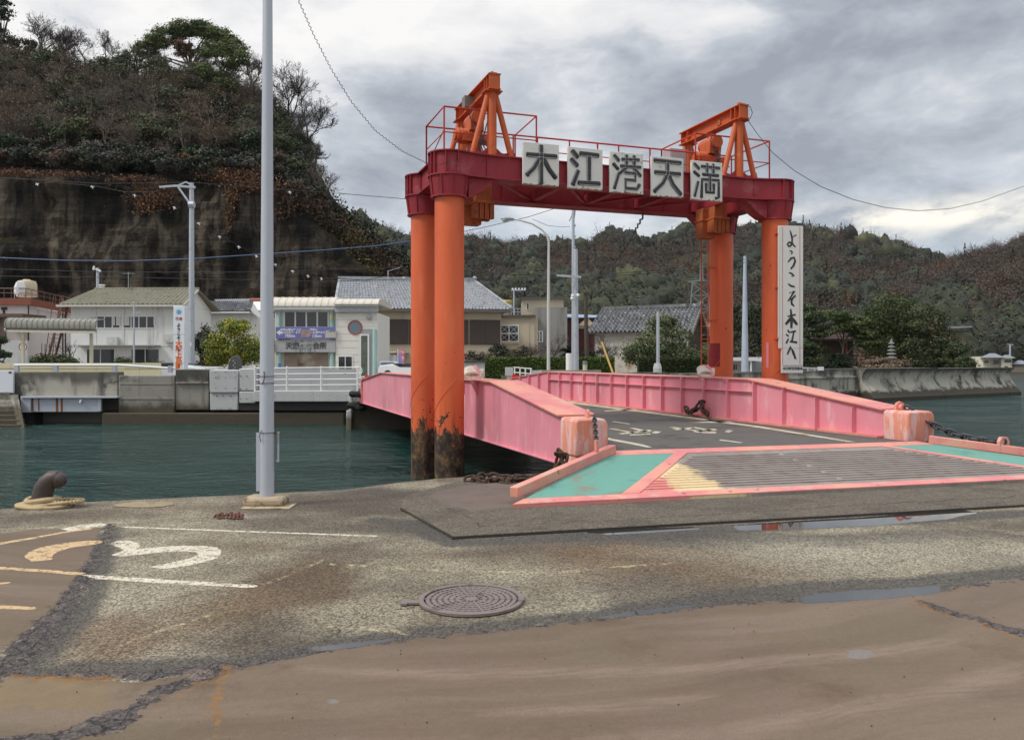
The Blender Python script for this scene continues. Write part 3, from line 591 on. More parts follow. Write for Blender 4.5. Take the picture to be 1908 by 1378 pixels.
faint = MX(line_sd([(620, 1050), (760, 1060), (1008, 1067)], [.05, .05, .05]), line_sd([(595, 1164), (690, 1170), (768, 1180)], [.04, .05, .05]), line_sd([(1045, 1065), (1130, 1057), (1259, 1048)], [.05, .05, .04]), line_sd([(648, 1058), (702, 1047)], [.04, .03]), line_sd([(-40, 986), (100, 982), (330, 964), (461, 957)], [.04, .04, .03, .03]), line_sd([(225, 1200), (305, 1173), (385, 1147)], [.04, .03, .03]), line_sd([(475, 1095), (542, 1068), (603, 1042)], [.04, .04, .03]))
cr_ = []
def wander(pts, w, seed):       # a crack that wanders between its points
    g = random.Random(seed); q = [Vector(p_) for p_ in pts]; out = []
    for a_, b_ in zip(q, q[1:]):
        n = max(2, int((b_ - a_).length / 14)); out += [a_.lerp(b_, k / n) + Vector((g.gauss(0, 2.2), g.gauss(0, 1.0))) * (1 if k else 0) for k in range(n)]
    out.append(q[-1]); return line_sd([tuple(p_) for p_ in out], [w * g.uniform(.5, 1.3) for _ in out])
for i, (pts, w) in enumerate((([(835, 950), (862, 963), (884, 972), (893, 985), (1000, 980), (1150, 972), (1300, 964), (1450, 955), (1600, 944), (1760, 936), (1908, 927)], .022), ([(1560, 947), (1500, 938), (1440, 930)], .014), ([(1700, 938), (1668, 928), (1700, 918)], .012), ([(1820, 932), (1800, 922), (1850, 912), (1908, 908)], .012), ([(770, 935), (800, 948), (815, 960)], .018), ([(880, 905), (910, 912), (960, 915)], .022),
                             ([(600, 1195), (650, 1165), (690, 1145), (775, 1128)], .016), ([(1500, 1035), (1560, 1050), (1640, 1070)], .014), ([(1060, 1022), (1130, 1034), (1180, 1042)], .012), ([(975, 1140), (1010, 1130), (1050, 1126)], .012), ([(1080, 1150), (1120, 1166)], .01), ([(1170, 1200), (1240, 1235)], .006))): cr_.append(wander(pts, w, i))
crack = MX(*cr_)
disc = MX(poly_sd([(1602 + 26 * math.cos(k * .349), 1220 + 9 * math.sin(k * .349)) for k in range(18)]), poly_sd([(620 + 17 * math.cos(k * .349), 1308 + 7 * math.sin(k * .349)) for k in range(18)]) - .012)
sweep = MX(line_sd([(1380, 1358), (1597, 1321), (1770, 1288), (1920, 1240)], [.10, .13, .15, .16]), line_sd([(1100, 1262), (1250, 1250), (1458, 1233), (1600, 1219), (1780, 1195)], [.05, .11, .14, .13, .1]), line_sd([(560, 1246), (700, 1254), (857, 1259), (1113, 1251), (1320, 1242)], [.06, .1, .12, .12, .08]), line_sd([(900, 1330), (1150, 1318), (1320, 1300)], [.05, .12, .06]))
gz = np.zeros(len(PT)); ss = lambda x, a_, b_: (lambda t: t * t * (3 - 2 * t))(np.clip((x - a_) / (b_ - a_), 0, 1))
gz += .005 * ss(apron, -.01, .01) + .022 * ss(pad, -.004, .004) + .004 * ss(padm, -.01, .01) - .004 * ss(damp, .0, .15) - .004 * ss(crack, -.004, .004)
ks = np.where((seam > -.03) | (rustl > -.02))[0]
for k in ks: v = Vector((PT[k, 0], PT[k, 1], 0)); s = max(0, MN.noise(v * 9) * .8 + MN.noise(v * 21) * .6 + MN.noise(v * 47) * .35 + .25); gz[k] += .024 * s * float(ss(np.array([max(seam[k], rustl[k])]), -.02, .04)[0])
gz = np.where(pud > -.12, .0015 + (gz - .0015) * ss(-pud, .07, .12), gz)
nc = len(GX); idx = np.arange(nc * NY).reshape(nc, NY); fq = np.stack([idx[:-1, :-1], idx[1:, :-1], idx[1:, 1:], idx[:-1, 1:]], -1).reshape(-1, 4)
me = bpy.data.meshes.new('quay_surface'); me.vertices.add(len(PT)); me.vertices.foreach_set('co', np.concatenate([PT, gz[:, None]], 1).astype(np.float32).ravel())
me.loops.add(fq.size); me.loops.foreach_set('vertex_index', fq.astype(np.int32).ravel()); me.polygons.add(len(fq)); me.polygons.foreach_set('loop_start', np.arange(0, fq.size, 4, dtype=np.int32)); me.update(calc_edges=True); me.shade_smooth()
for nm, ch in (('layA', (apron, seam, rustl, damp)), ('layB', (pad, padm, pud, crack)), ('layC', (white, orange, faint, patch)), ('layD', (disc, sweep, sweep, sweep))):
    at_ = me.color_attributes.new(nm, 'FLOAT_COLOR', 'POINT'); at_.data.foreach_set('color', (np.stack(ch, 1) + .5).astype(np.float32).ravel())
me.materials.append(GROUND); tag((lambda o: (COL.objects.link(o), o)[1])(bpy.data.objects.new('quay_surface', me)), kind='structure')
mb = MB(); q = [G(747, 950), G(845, 1004.5), G(1060, 992), G(1300, 978), G(1600, 962), G(1908, 944), G(2400, 916)]
for a_, b_ in zip(q, q[1:]): mb.bar(a_ + UP * .012, b_ + UP * .012, .012, .026)
tag(mb.build('pad_edge_angle', surf('pad_edge_steel', (.07, .06, .052), .55, .3, 6, .3, 50, .4)), kind='structure')

# ---------------------------------------------------------------- hills (real terrain)
def terrain(name, pxs, prof, mt, amp, fr, rows=5, cliff_rows=None):
    vs = []; fs = []; nr = None; grid = []
    for px in pxs:
        pr = prof(px); pts = []
        for i in range(len(pr) - 1):
            k = (cliff_rows or {}).get(i, rows)
            for j in range(k): t = j / k; pts.append((pr[i][0] + (pr[i + 1][0] - pr[i][0]) * t, pr[i][1] + (pr[i + 1][1] - pr[i][1]) * t))
        pts.append(pr[-1]); nr = len(pts)
        for d, z in pts:
            p = Vector((X(px, d), d, z)); a = amp if z > 1 else amp * .3
            p += Vector((0, 1, 0)) * a * (MN.noise(p * fr) * 1.3 + .7 * MN.noise(p * fr * 2.6) + .4 * MN.noise(p * fr * 6)); p.z += .4 * a * MN.noise(p * fr * 1.7 + Vector((9, 9, 9)))
            vs.append(tuple(p))
    for i in range(len(pxs) - 1):
        for k in range(nr - 1): a = i * nr + k; fs.append((a, a + nr, a + nr + 1, a + 1))
    o = MB().add(vs, fs).build(name, mt, smooth=True, recalc=False, origin=(0, vs[0][1], 0)); return tag(o, kind='structure')
LPX = [-400, 0, 60, 130, 200, 260, 350, 450, 500, 550, 600, 640, 700, 760, 800]
LRY = [120, 135, 130, 125, 140, 150, 152, 170, 215, 270, 335, 395, 475, 545, 600]
LCY = [320, 318, 318, 322, 325, 330, 338, 335, 342, 372, 425, 462, 515, 560, 620]
def left_prof(px):
    zc, zr = Z(interp(px, LPX, LCY), 89), Z(interp(px, LPX, LRY), 122)
    zr = max(zr, zc * .9)
    return [(84, -.5), (86.5, zc * .55), (89, zc), (92.5, zc + (zr - zc) * .08), (107, zc + (zr - zc) * .5), (122, zr), (150, zr * .95 - 1), (210, zr * .4)]
terrain('left_hill', list(range(-400, 801, 5)), left_prof, CLIFF, 1.25, .16, 4, {0: 14, 1: 12, 2: 4, 3: 6, 4: 6})
BPX = [520, 640, 700, 760, 870, 920, 960, 1000, 1040, 1085, 1120, 1160, 1200, 1240, 1280, 1320, 1400, 1500, 1560, 1600, 1680, 1740, 1790, 1900]
BRY = [420, 420, 430, 452, 452, 458, 466, 459, 463, 470, 450, 446, 464, 456, 438, 432, 436, 434, 442, 454, 468, 490, 502, 510]
def b_prof(px):
    zr = Z(interp(px, BPX, BRY), 480)
    return [(190, 0), (270, zr * .17), (370, zr * .55), (480, zr), (540, zr * .97), (700, zr * .5)]
terrain('far_hill', list(range(500, 1921, 15)), b_prof, HILLM, 7, .018, 6)
CPX = [1340, 1420, 1520, 1600, 1680, 1740, 1765, 1800, 1860, 1908, 2000, 2200, 2600]
CRY = [672, 652, 618, 580, 536, 508, 494, 482, 468, 452, 424, 390, 380]
def c_prof(px):
    zr = Z(interp(px, CPX, CRY), 320)
    return [(148, 0), (165, zr * .12), (240, zr * .55), (320, zr), (370, zr * .95), (480, zr * .4)]
terrain('right_hill', list(range(1340, 2601, 15)), c_prof, HILLM, 4, .03, 6)
DPX = [520, 600, 640, 700, 740, 780, 830, 890, 930]
DRY = [370, 385, 405, 435, 455, 480, 520, 580, 640]
def d_prof(px):
    zr = Z(interp(px, DPX, DRY), 240)
    return [(150, 0), (170, zr * .15), (205, zr * .6), (240, zr), (280, zr * .9), (340, zr * .3)]
terrain('middle_hill', list(range(520, 931, 10)), d_prof, HILLM, 3, .04, 6)

# woods on the far hills: one mass each, built of single crowns
GREENS = [(.022, .027, .014), (.030, .036, .016), (.018, .022, .013), (.038, .041, .019), (.024, .029, .016)]
BROWNS = [(.088, .066, .048), (.074, .058, .044), (.100, .070, .048), (.066, .055, .044)]
RUSTS = [(.14, .065, .030), (.11, .055, .03)]
OLIVE = [(.060, .060, .022), (.047, .050, .020)]
def on_prof(prof, px, t):
    pr = prof(px); n = len(pr) - 1; i = min(int(t * n), n - 1); u = t * n - i
    d = pr[i][0] + (pr[i + 1][0] - pr[i][0]) * u; return np.array([X(px, d), d, pr[i][1] + (pr[i + 1][1] - pr[i][1]) * u]), d
def wood(name, prof, px0, px1, n, tmax, seed, r0, r1, nl, ls, gshare=.5, pine=.05):
    rng = np.random.default_rng(seed); cl = Cloud(); g = random.Random(seed)
    for i in range(n):
        px = g.uniform(px0, px1); p, d = on_prof(prof, px, g.random() ** .8 * tmax); r = g.uniform(r0, r1) * (1.3 if g.random() < .12 else 1); h = r * g.uniform(1.4, 2.0)
        k = MN.noise(Vector((p[0] * .016, p[1] * .011, seed))) * .7 + g.uniform(-.25, .25) + .5
        base = p + np.array([0, 0, -1.])
        if g.random() < pine:        # narrow conifer
            col = np.array(g.choice(GREENS)) * .9; m = nl; t = rng.uniform(0, 1, m); a = rng.uniform(0, 6.28, m); rr = (1 - t) * r * .40 * rng.uniform(.5, 1, m)
            leaves(cl, base + np.stack([rr * np.cos(a), rr * np.sin(a), t * h * 1.2 + 1], 1), ls * .8, col * rng.uniform(.8, 1.2, (m, 1)), rng, .6, np.stack([np.cos(a), np.sin(a), a * 0 + .5], 1))
            continue
        green = k < gshare
        c = np.array((g.choice(OLIVE) if g.random() < .10 else g.choice(GREENS)) if green else (g.choice(RUSTS) if g.random() < .08 else g.choice(BROWNS))) * g.uniform(.75, 1.3)
        nu, nv = 11, 5; cen = base + np.array([0, 0, h * .40]); th_ = np.repeat(np.arange(nu) * 2 * math.pi / nu, nv + 1); ph = np.tile(np.linspace(-.35, 1.5, nv + 1), nu)
        lob = lambda qx, qy, qz: 1 + .20 * np.sin(qx * 4.3 + i) * np.cos(qy * 4.1 + i * 2) + .15 * np.sin(qz * 7 + qx * 6 + i) + .10 * np.cos(qy * 9 + i)
        qx, qy, qz = np.cos(th_) * np.cos(ph), np.sin(th_) * np.cos(ph), np.sin(ph); sz = np.array([r, r, h * .60])
        if green:
            vv = cen + np.stack([qx, qy, qz], 1) * sz * (lob(qx, qy, qz) * .95 + rng.normal(size=len(qx)) * .07)[:, None]
            ii = np.arange(nu * (nv + 1)).reshape(nu, nv + 1); jj = np.roll(ii, -1, 0); cl.add(vv, np.stack([ii[:, :-1], jj[:, :-1], jj[:, 1:], ii[:, 1:]], -1).reshape(-1, 4), np.repeat(c[None], len(vv), 0) * rng.uniform(.9, 1.1, (len(vv), 1)))
        m = nl if green else int(nl * 1.1); q = rng.normal(size=(m, 3)); q /= np.linalg.norm(q, axis=1)[:, None]; q[:, 2] = np.abs(q[:, 2]) * 1.1 - .1
        bl = lob(q[:, 0], q[:, 1], q[:, 2])
        if green: leaves(cl, cen + q * sz * (bl * .98 + rng.normal(size=m) * .09)[:, None], ls, c * rng.uniform(.86, 1.18, (m, 1)), rng, .75, q + np.array([0, 0, .35]), .28)
        else:
            tip = q * sz * (bl * 1.02)[:, None]
            leaves(cl, cen + tip * rng.uniform(.5, 1.02, (m, 1)), ls * 1.0, c * rng.uniform(.9, 1.12, (m, 1)), rng, .30, q + np.array([0, 0, .5]), .35)
            s_ = slice(0, m // 6); sticks(cl, cen + tip[s_] * .2, cen + tip[s_] * 1.1, .06 * r / 3.5, .03 * r / 3.5, c * 1.1)
    o = cl.build(name, LEAF); o.data.shade_smooth(); return tag(o, 'mixed winter wood of dark evergreens and bare grey trees on ' + {'far_wood': 'the far hills', 'right_wood': 'the hill at right', 'middle_wood': 'the slope behind the cliff'}[name], 'woodland', kind='stuff')
wood('far_wood', b_prof, 560, 1860, 3800, .68, 3, 3.0, 5.2, 110, .55, .31)
wood('right_wood', c_prof, 1360, 2300, 2400, .68, 5, 2.0, 3.6, 120, .40, .26, .02)
wood('middle_wood', d_prof, 540, 920, 700, .68, 8, 1.8, 3.2, 110, .34, .46, .12)

# wood on the cliff hill
rng = np.random.default_rng(11); g = random.Random(12)
protos = [bare_arrays(s, 8, 5, .6, .016) for s in (1, 2, 3, 4, 5)]
cl = Cloud()
def left_pt(px, t):     # t 0 at the cliff edge .. 1 at the ridge
    pr = left_prof(px); ds = [p[0] for p in pr[2:6]]; zs = [p[1] for p in pr[2:6]]; d = 89.5 + t * 32; return np.array([X(px, d), d, interp(d, ds, zs)])
for i in range(330):
    px = g.uniform(-60, 600); t = g.uniform(.10, 1.); p = left_pt(px, t); k = MN.noise(Vector((px * .012, t * 3, 4)))
    if px > 500 and g.random() < .45: continue
    c = np.array(g.choice([(.130, .106, .082), (.155, .126, .098), (.105, .084, .066), (.14, .10, .068)]))
    pr_ = g.choice(protos); lo_ = pr_[4] <= 2; s_, rz_, zs_ = g.uniform(.6, 1.05), g.uniform(0, 6.28), g.uniform(.75, 1.0); place_bare(cl, [k_[~lo_] for k_ in pr_], p + np.array([0, 0, -.3]), s_, rz_, c, zs_); place_bare(cl, [pr_[0][lo_], pr_[1][lo_], pr_[2][lo_] * 1.5, pr_[3][lo_] * 1.5, pr_[4][lo_]], p + np.array([0, 0, -.3]), s_, rz_, c * 1.45, zs_)
    if px > 500: continue
    if k > .12: tw = rng.normal(size=(110, 3)) * np.array([1.7, 1.7, 1.0]) + p + np.array([0, 0, 3.6]); leaves(cl, tw, .13, np.array((.135, .068, .036)) * rng.uniform(.6, 1.3, (110, 1)), rng, .6)
    else: tw = rng.normal(size=(90, 3)) * np.array([1.9, 1.9, 1.2]) + p + np.array([0, 0, 3.8]); leaves(cl, tw, .30, c * .8 * rng.uniform(.6, 1.3, (90, 1)), rng, .07)
def clump(px, y, w, h, col, n, t=None, sz=.17):
    t = t if t is not None else .3; p = left_pt(px, t); c = np.array([p[0], p[1] - 1, Z(y, p[1])]); r = (w / F * p[1], w / F * p[1] * .8, h / F * p[1])
    puffs(cl, c, r, n, 70, sz, col, rng, .34, .3, .8, .3)
for i in range(190):
    px = g.uniform(-60, 560); t = g.random() ** 1.5 * .95; p = left_pt(px, t); y = HY - (p[2] - EYE + 1.2) / p[1] * F
    clump(px, y, g.uniform(18, 42), g.uniform(14, 26), GREENS if g.random() < .75 else BROWNS, 13, t, .17)
for px, y, w, h, col, n, t in ((20, 275, 55, 26, [(.022, .045, .014), (.015, .032, .010)], 26, .1), (245, 300, 50, 34, [(.024, .040, .016), (.016, .028, .012)], 30, .08), (372, 285, 26, 24, [(.03, .062, .016), (.018, .04, .012)], 18, .1), (470, 275, 32, 30, [(.020, .038, .013)], 18, .12),
                               (95, 115, 34, 22, [(.07, .075, .022), (.05, .058, .02)], 20, .85), (60, 215, 26, 16, RUSTS, 14, .5), (125, 240, 34, 18, RUSTS, 16, .4), (20, 110, 34, 26, RUSTS, 16, .9), (345, 95, 30, 22, RUSTS, 14, .95), (420, 62 + 150, 30, 40, GREENS, 20, .4), (270, 262, 18, 26, [(.06, .065, .02)], 8, .2)):
    clump(px, y, w, h, col, n, t)
for px in range(-50, 540, 24): clump(px + g.uniform(-8, 8), g.uniform(292, 310), g.uniform(16, 30), g.uniform(9, 15), g.choice((GREENS, GREENS, BROWNS, RUSTS)), 10, .02 + .04 * g.random(), .15)
for i in range(110):
    px = g.uniform(-60, 575); t = g.uniform(.12, .95); p = left_pt(px, t); y = HY - (p[2] - EYE + 3.) / p[1] * F
    if MN.noise(Vector((px * .011, t * 2.5, 9))) > -.12: clump(px, y, g.uniform(20, 46), g.uniform(16, 32), [(.045, .064, .021), (.033, .048, .017), (.068, .080, .026), (.054, .066, .026)], 16, t, .16)
tag(cl.build('hillside_wood', LEAF), 'tangled bare grey wood with dark evergreen shrubs covering the hill above the cliff', 'woodland', kind='stuff')
# fallen leaves and dry creeper on the cliff edge
cl = Cloud()
def scat(px, y, w, h, n, cols, d=None, sz=.13):
    for _ in range(1):
        u = rng.normal(size=(n, 2)) * .5; pxs = px + u[:, 0] * w; ys = y + u[:, 1] * h; zc = (HY - ys) / F
        dd = d if d else 88.2; off = np.array([1.25 * (MN.noise(Vector((X(a, dd), dd, EYE + (HY - b) / F * dd)) * .16) * 1.3) for a, b in zip(pxs, ys)]); dd = dd + off - rng.uniform(.2, .8, n)
        c = np.stack([(pxs - CX) / F * dd, dd, EYE + zc * dd], 1); cc = np.array(cols)[rng.integers(0, len(cols), n)] * rng.uniform(.6, 1.35, (n, 1)); leaves(cl, c, sz, cc, rng)
LIT = [(.17, .080, .038), (.13, .062, .032), (.20, .105, .055), (.09, .048, .03)]
for a in ((25, 322, 40, 8, 700), (110, 324, 60, 7, 500), (250, 332, 50, 6, 500), (285, 362, 44, 26, 1900), (270, 385, 16, 14, 350), (430, 326, 60, 14, 1700), (455, 342, 40, 14, 1100), (432, 368, 14, 18, 420), (428, 400, 9, 30, 480), (425, 450, 7, 36, 360), (418, 490, 5, 18, 160), (245, 470, 6, 34, 160), (240, 520, 5, 18, 90), (92, 500, 8, 14, 90), (510, 350, 24, 18, 420)): scat(*a, LIT)
scat(330, 330, 70, 5, 300, GREENS); scat(425, 385, 12, 10, 120, OLIVE); scat(520, 395, 26, 16, 160, LIT)
for k in range(26):
    t = k / 25; px = 535 + t * 205; y = 372 + t * 165
    scat(px + 8, y - 14, 26, 26, 230, BROWNS + RUSTS, 88.5 + 8 * t, .2); scat(px + 30, y - 26, 24, 22, 160, OLIVE + GREENS, 92 + 8 * t, .2)
scat(655, 450, 34, 40, 420, [(.14, .12, .025), (.10, .09, .03)], 90); scat(690, 505, 26, 22, 320, [(.16, .13, .02), (.10, .09, .03)], 90); scat(600, 420, 26, 26, 260, OLIVE, 90)
tag(cl.build('dry_creeper', LEAF), 'brown dry creeper and fallen leaves hanging over the dark cliff edge', 'creeper', kind='stuff')
# trees on the skyline of that hill, one by one
def sky_bare(px, ytop, t, seed, sc, label, col=(.07, .06, .055), lv=6):
    p = left_pt(px, t); ybase = HY - (p[2] - EYE) / p[1] * F; h = (ybase - ytop) / F * p[1]
    th = thing('bare_tree', label, 'tree', tuple(p), 'bare trees on the hilltop'); arr = bare_arrays(seed, 8, lv, .55, .014); top = arr[1][:, 2].max(); c2 = Cloud(); s = h / top
    tr = arr[4] <= 1
    place_bare(c2, [a[~tr] for a in arr], p, s, sc, col); c2.build('crown', BARK_G, th); c3 = Cloud(); place_bare(c3, [a[tr] for a in arr], p, s, sc, col); c3.build('trunk', BARK_G, th)
BARK_G = mat('grey_twig_bark', m_leaf)
for a in ((70, 22, .98, 21, 1.0, 'wide bare tree on the hilltop, beside the dark pine at the edge'), (118, 34, .97, 22, 2.0, 'bare tree with a rounded crown of fine twigs on the hilltop'), (160, 44, .98, 23, 3.0, 'slender bare tree between two wider ones on the hilltop'),
          (200, 66, .97, 24, 4.0, 'low bare tree on the hilltop, left of the gap before the evergreen'), (238, 88, .96, 25, .5, 'smallest bare tree on the hilltop, just left of the big evergreen'), (470, 92, .95, 26, 1.5, 'tall bare tree right behind the big evergreen, partly behind the pale pole'),
          (535, 118, .9, 27, 2.5, 'tall bare tree on the right shoulder of the hill'), (572, 170, .85, 28, 3.5, 'fan shaped bare tree on the falling edge of the hill'), (596, 235, .7, 29, 4.5, 'lowest bare tree leaning out from the hill edge'), (520, 190, .5, 30, 5.2, 'dense bare tree below the right shoulder of the hill'), (560, 262, .4, 31, .9, 'dark bare tree close above the cliff, right of the pale pole')): sky_bare(*a)
p = left_pt(355, .97); leafy_tree('broadleaf_evergreen', 'big evergreen with a domed green crown on the hilltop', tuple(p), 9, [(-6.6, 0, 5.4, 2.4, 2, 1.6), (-3.8, 0, 7.4, 2.7, 2, 1.6), (0, 0, 8.7, 3.4, 2.4, 1.5), (3.8, 0, 7.5, 2.7, 2, 1.6), (6.6, 0, 5.6, 2.4, 2, 1.7), (-1.9, .3, 8.3, 2.4, 2, 1.3), (1.9, .3, 8.4, 2.4, 2, 1.3), (-5.3, .2, 6.5, 2.2, 2, 1.3), (5.3, .2, 6.6, 2.2, 2, 1.3), (-1.5, 1, 5.8, 2.2, 2, 1.1, .5), (2.6, 1, 5.6, 2.2, 2, 1.1, .5)], [(.095, .125, .026), (.072, .10, .026), (.12, .145, .036), (.05, .07, .022)], 41, 34, 80, .15, cr=.34, trunk_r=.3, limbs=16)
p = left_pt(412, .62); leafy_tree('broadleaf_evergreen', 'second green tree just below the domed evergreen', tuple(p), 9, [(0, -1, 9.2, 3.4, 2.2, 1.6), (2.2, -1, 8, 2.4, 2, 1.6), (-1.2, -1, 6.6, 2.4, 2, 1.5, .6), (1, -1, 4.6, 2., 2, 1.4, .5)], [(.085, .112, .024), (.066, .09, .024), (.105, .13, .034), (.045, .06, .02)], 42, 30, 80, .15, cr=.34, trunk_r=.22, limbs=10)
p = left_pt(2, .97); leafy_tree('pine_tree', 'dark pine on the hilltop at the edge of the photo', tuple(p), 11, [(-.5, 0, 9.5, 2.6, 2, 1.1), (-1.5, 0, 7.2, 2.6, 2, 1.1), (.8, 0, 5.2, 2.6, 2, .9), (0, 0, 11, 1.6, 1.4, .9)], [(.018, .028, .014), (.026, .034, .016)], 43, 24, 40, .2, trunk_r=.22)
p = left_pt(52, .95); leafy_tree('pine_tree', 'small dark conifer in front of the bare trees on the hilltop', tuple(p), 5, [(0, 0, 2.6, 1.8, 1.5, 1.), (.3, 0, 4.4, 1.1, 1, 1.1)], [(.015, .024, .013), (.022, .03, .015)], 44, 22, 40, .19, trunk_r=.12)

# ---------------------------------------------------------------- the lifting gantry
g0 = L(3.35, .92, 0)
GT = thing('ferry_gantry', 'orange four column steel gantry with maroon top beams over the pink bridge', 'gantry', tuple(g0))
CR = .2535; W_AC = 6.70; DEP = 1.85
COLS = [(0, 0), (0, DEP), (W_AC, 0), (W_AC, DEP)]
for i, (a, b) in enumerate(COLS):
    m = MB(); m.lathe([(CR, -4), (CR, WATER), (CR, .3), (CR, 2), (CR, 4.3)], L(a, b, 0), 40)
    hel = [L(a, b, 0) + Vector(((CR + .001) * math.cos(t), (CR + .001) * math.sin(t), .05 + .72 * (t + 4.5) / 2.2 + [0, .1, .3, .6][i])) for t in [-5.2 + .12 * k for k in range(62)]]
    m.tube([p for p in hel if p.z < 4.2], .006, 5)
    m.build('column', ORANGE, GT)
# front and rear beams with round ends
def beam_outline(hw, rc, inner=0., n=14):
    pts = []
    for k in range(n + 1):
        t = R(70) + R(220) * k / n; pts.append((rc * math.cos(t), rc * math.sin(t)))
    pts += [(.42, -hw - .05), (.78, -hw), (W_AC - .78, -hw), (W_AC - .42, -hw - .05)]
    for k in range(n + 1):
        t = R(-110) + R(220) * k / n; pts.append((W_AC + rc * math.cos(t), rc * math.sin(t)))
    return pts + [(W_AC - .42, hw + .05), (W_AC - .78, hw), (.78, hw), (.42, hw + .05)]
for b0 in (0, DEP):
    fr = lambda a, b, z: L(a, b + b0, z)
    m = MB(); m.prism(beam_outline(.16, .325), 4.64, 5.005, fr)
    m.prism(beam_outline(.21, .372), 5.005, 5.027, fr); m.prism(beam_outline(.21, .372), 4.615, 4.64, fr)
    for k in range(1, 8):
        a = .62 + (W_AC - 1.24) * (k - 1) / 6
        for s in (-1, 1): m.bx(a - .008, a + .008, min(s * .158, s * .205), max(s * .158, s * .205), 4.641, 5.004, fr)
    for a0, sg in ((0, 1), (W_AC, -1)):
        for t in (-150, -115, -80, -45, 135, 165, 195) if sg > 0 else (-30, -65, -100, -135, 45, 15, -5):
            c, s = math.cos(R(t)), math.sin(R(t)); q = lambda r: fr(a0 + r * c, r * s, 0)
            m.bar(q(.32) + UP * 4.822, q(.366) + UP * 4.822, .016, .364)
    m.build('beam', MAROON, GT, smooth=True)
# column heads: drum below the flange, flaring gussets
for a, b in COLS:
    m = MB(); m.lathe([(.262, 4.262), (.272, 4.615)], L(a, b, 0), 28); m.lathe([(.325, 4.262), (.325, 4.285)], L(a, b, 0), 28)
    for t in range(0, 360, 40):
        c, s = math.cos(R(t + 11)), math.sin(R(t + 11)); d = Vector((c, s, 0)); w = Vector((-s, c, 0)) * .008; o = L(a, b, 0)
        q = [o + d * .265 + UP * 4.286, o + d * .318 + UP * 4.286, o + d * .365 + UP * 4.614, o + d * .268 + UP * 4.614]; m.ext([p - w for p in q], w * 2)
    m.lathe([(.300, 4.286), (.345, 4.614)], L(a, b, 0), 28)
    sg = 1 if a == 0 else -1
    q = [L(a + sg * .30, b, 4.275), L(a + sg * .34, b, 4.275), L(a + sg * .52, b, 4.38), L(a + sg * .80, b, 4.613), L(a + sg * .30, b, 4.613)]; m.ext([p - U * .15 for p in q], U * .30)
    m.build('column_head', MAROON, GT)
# end beams and bracing between front and rear
m = MB()
for a in (0, W_AC):
    m.bx(a - .13, a + .13, .33, DEP - .33, 4.64, 5.0, L); m.bx(a - .2, a + .2, .30, DEP - .30, 5.005, 5.027, L); m.bx(a - .2, a + .2, .30, DEP - .30, 4.615, 4.638, L)
for a in (.77, 2.2, 3.35, 4.5, 5.87): m.bx(a - .06, a + .06, .17, DEP - .17, 4.66, 4.86, L)
for a, a2 in ((.9, 2.1), (2.3, 3.3), (4.4, 3.4), (5.75, 4.6)): m.bar(L(a, .2, 4.7), L(a2, DEP - .2, 4.7), .07, .05)
m.build('bracing', MAROON, GT)
m = MB(); m.bx(.3, 6.4, .22, .30, 5.0, 5.02, L); m.bx(1.7, 5.0, .3, 1.5, 4.99, 5.012, L); m.build('walkway', MAROON_RAIL, GT)
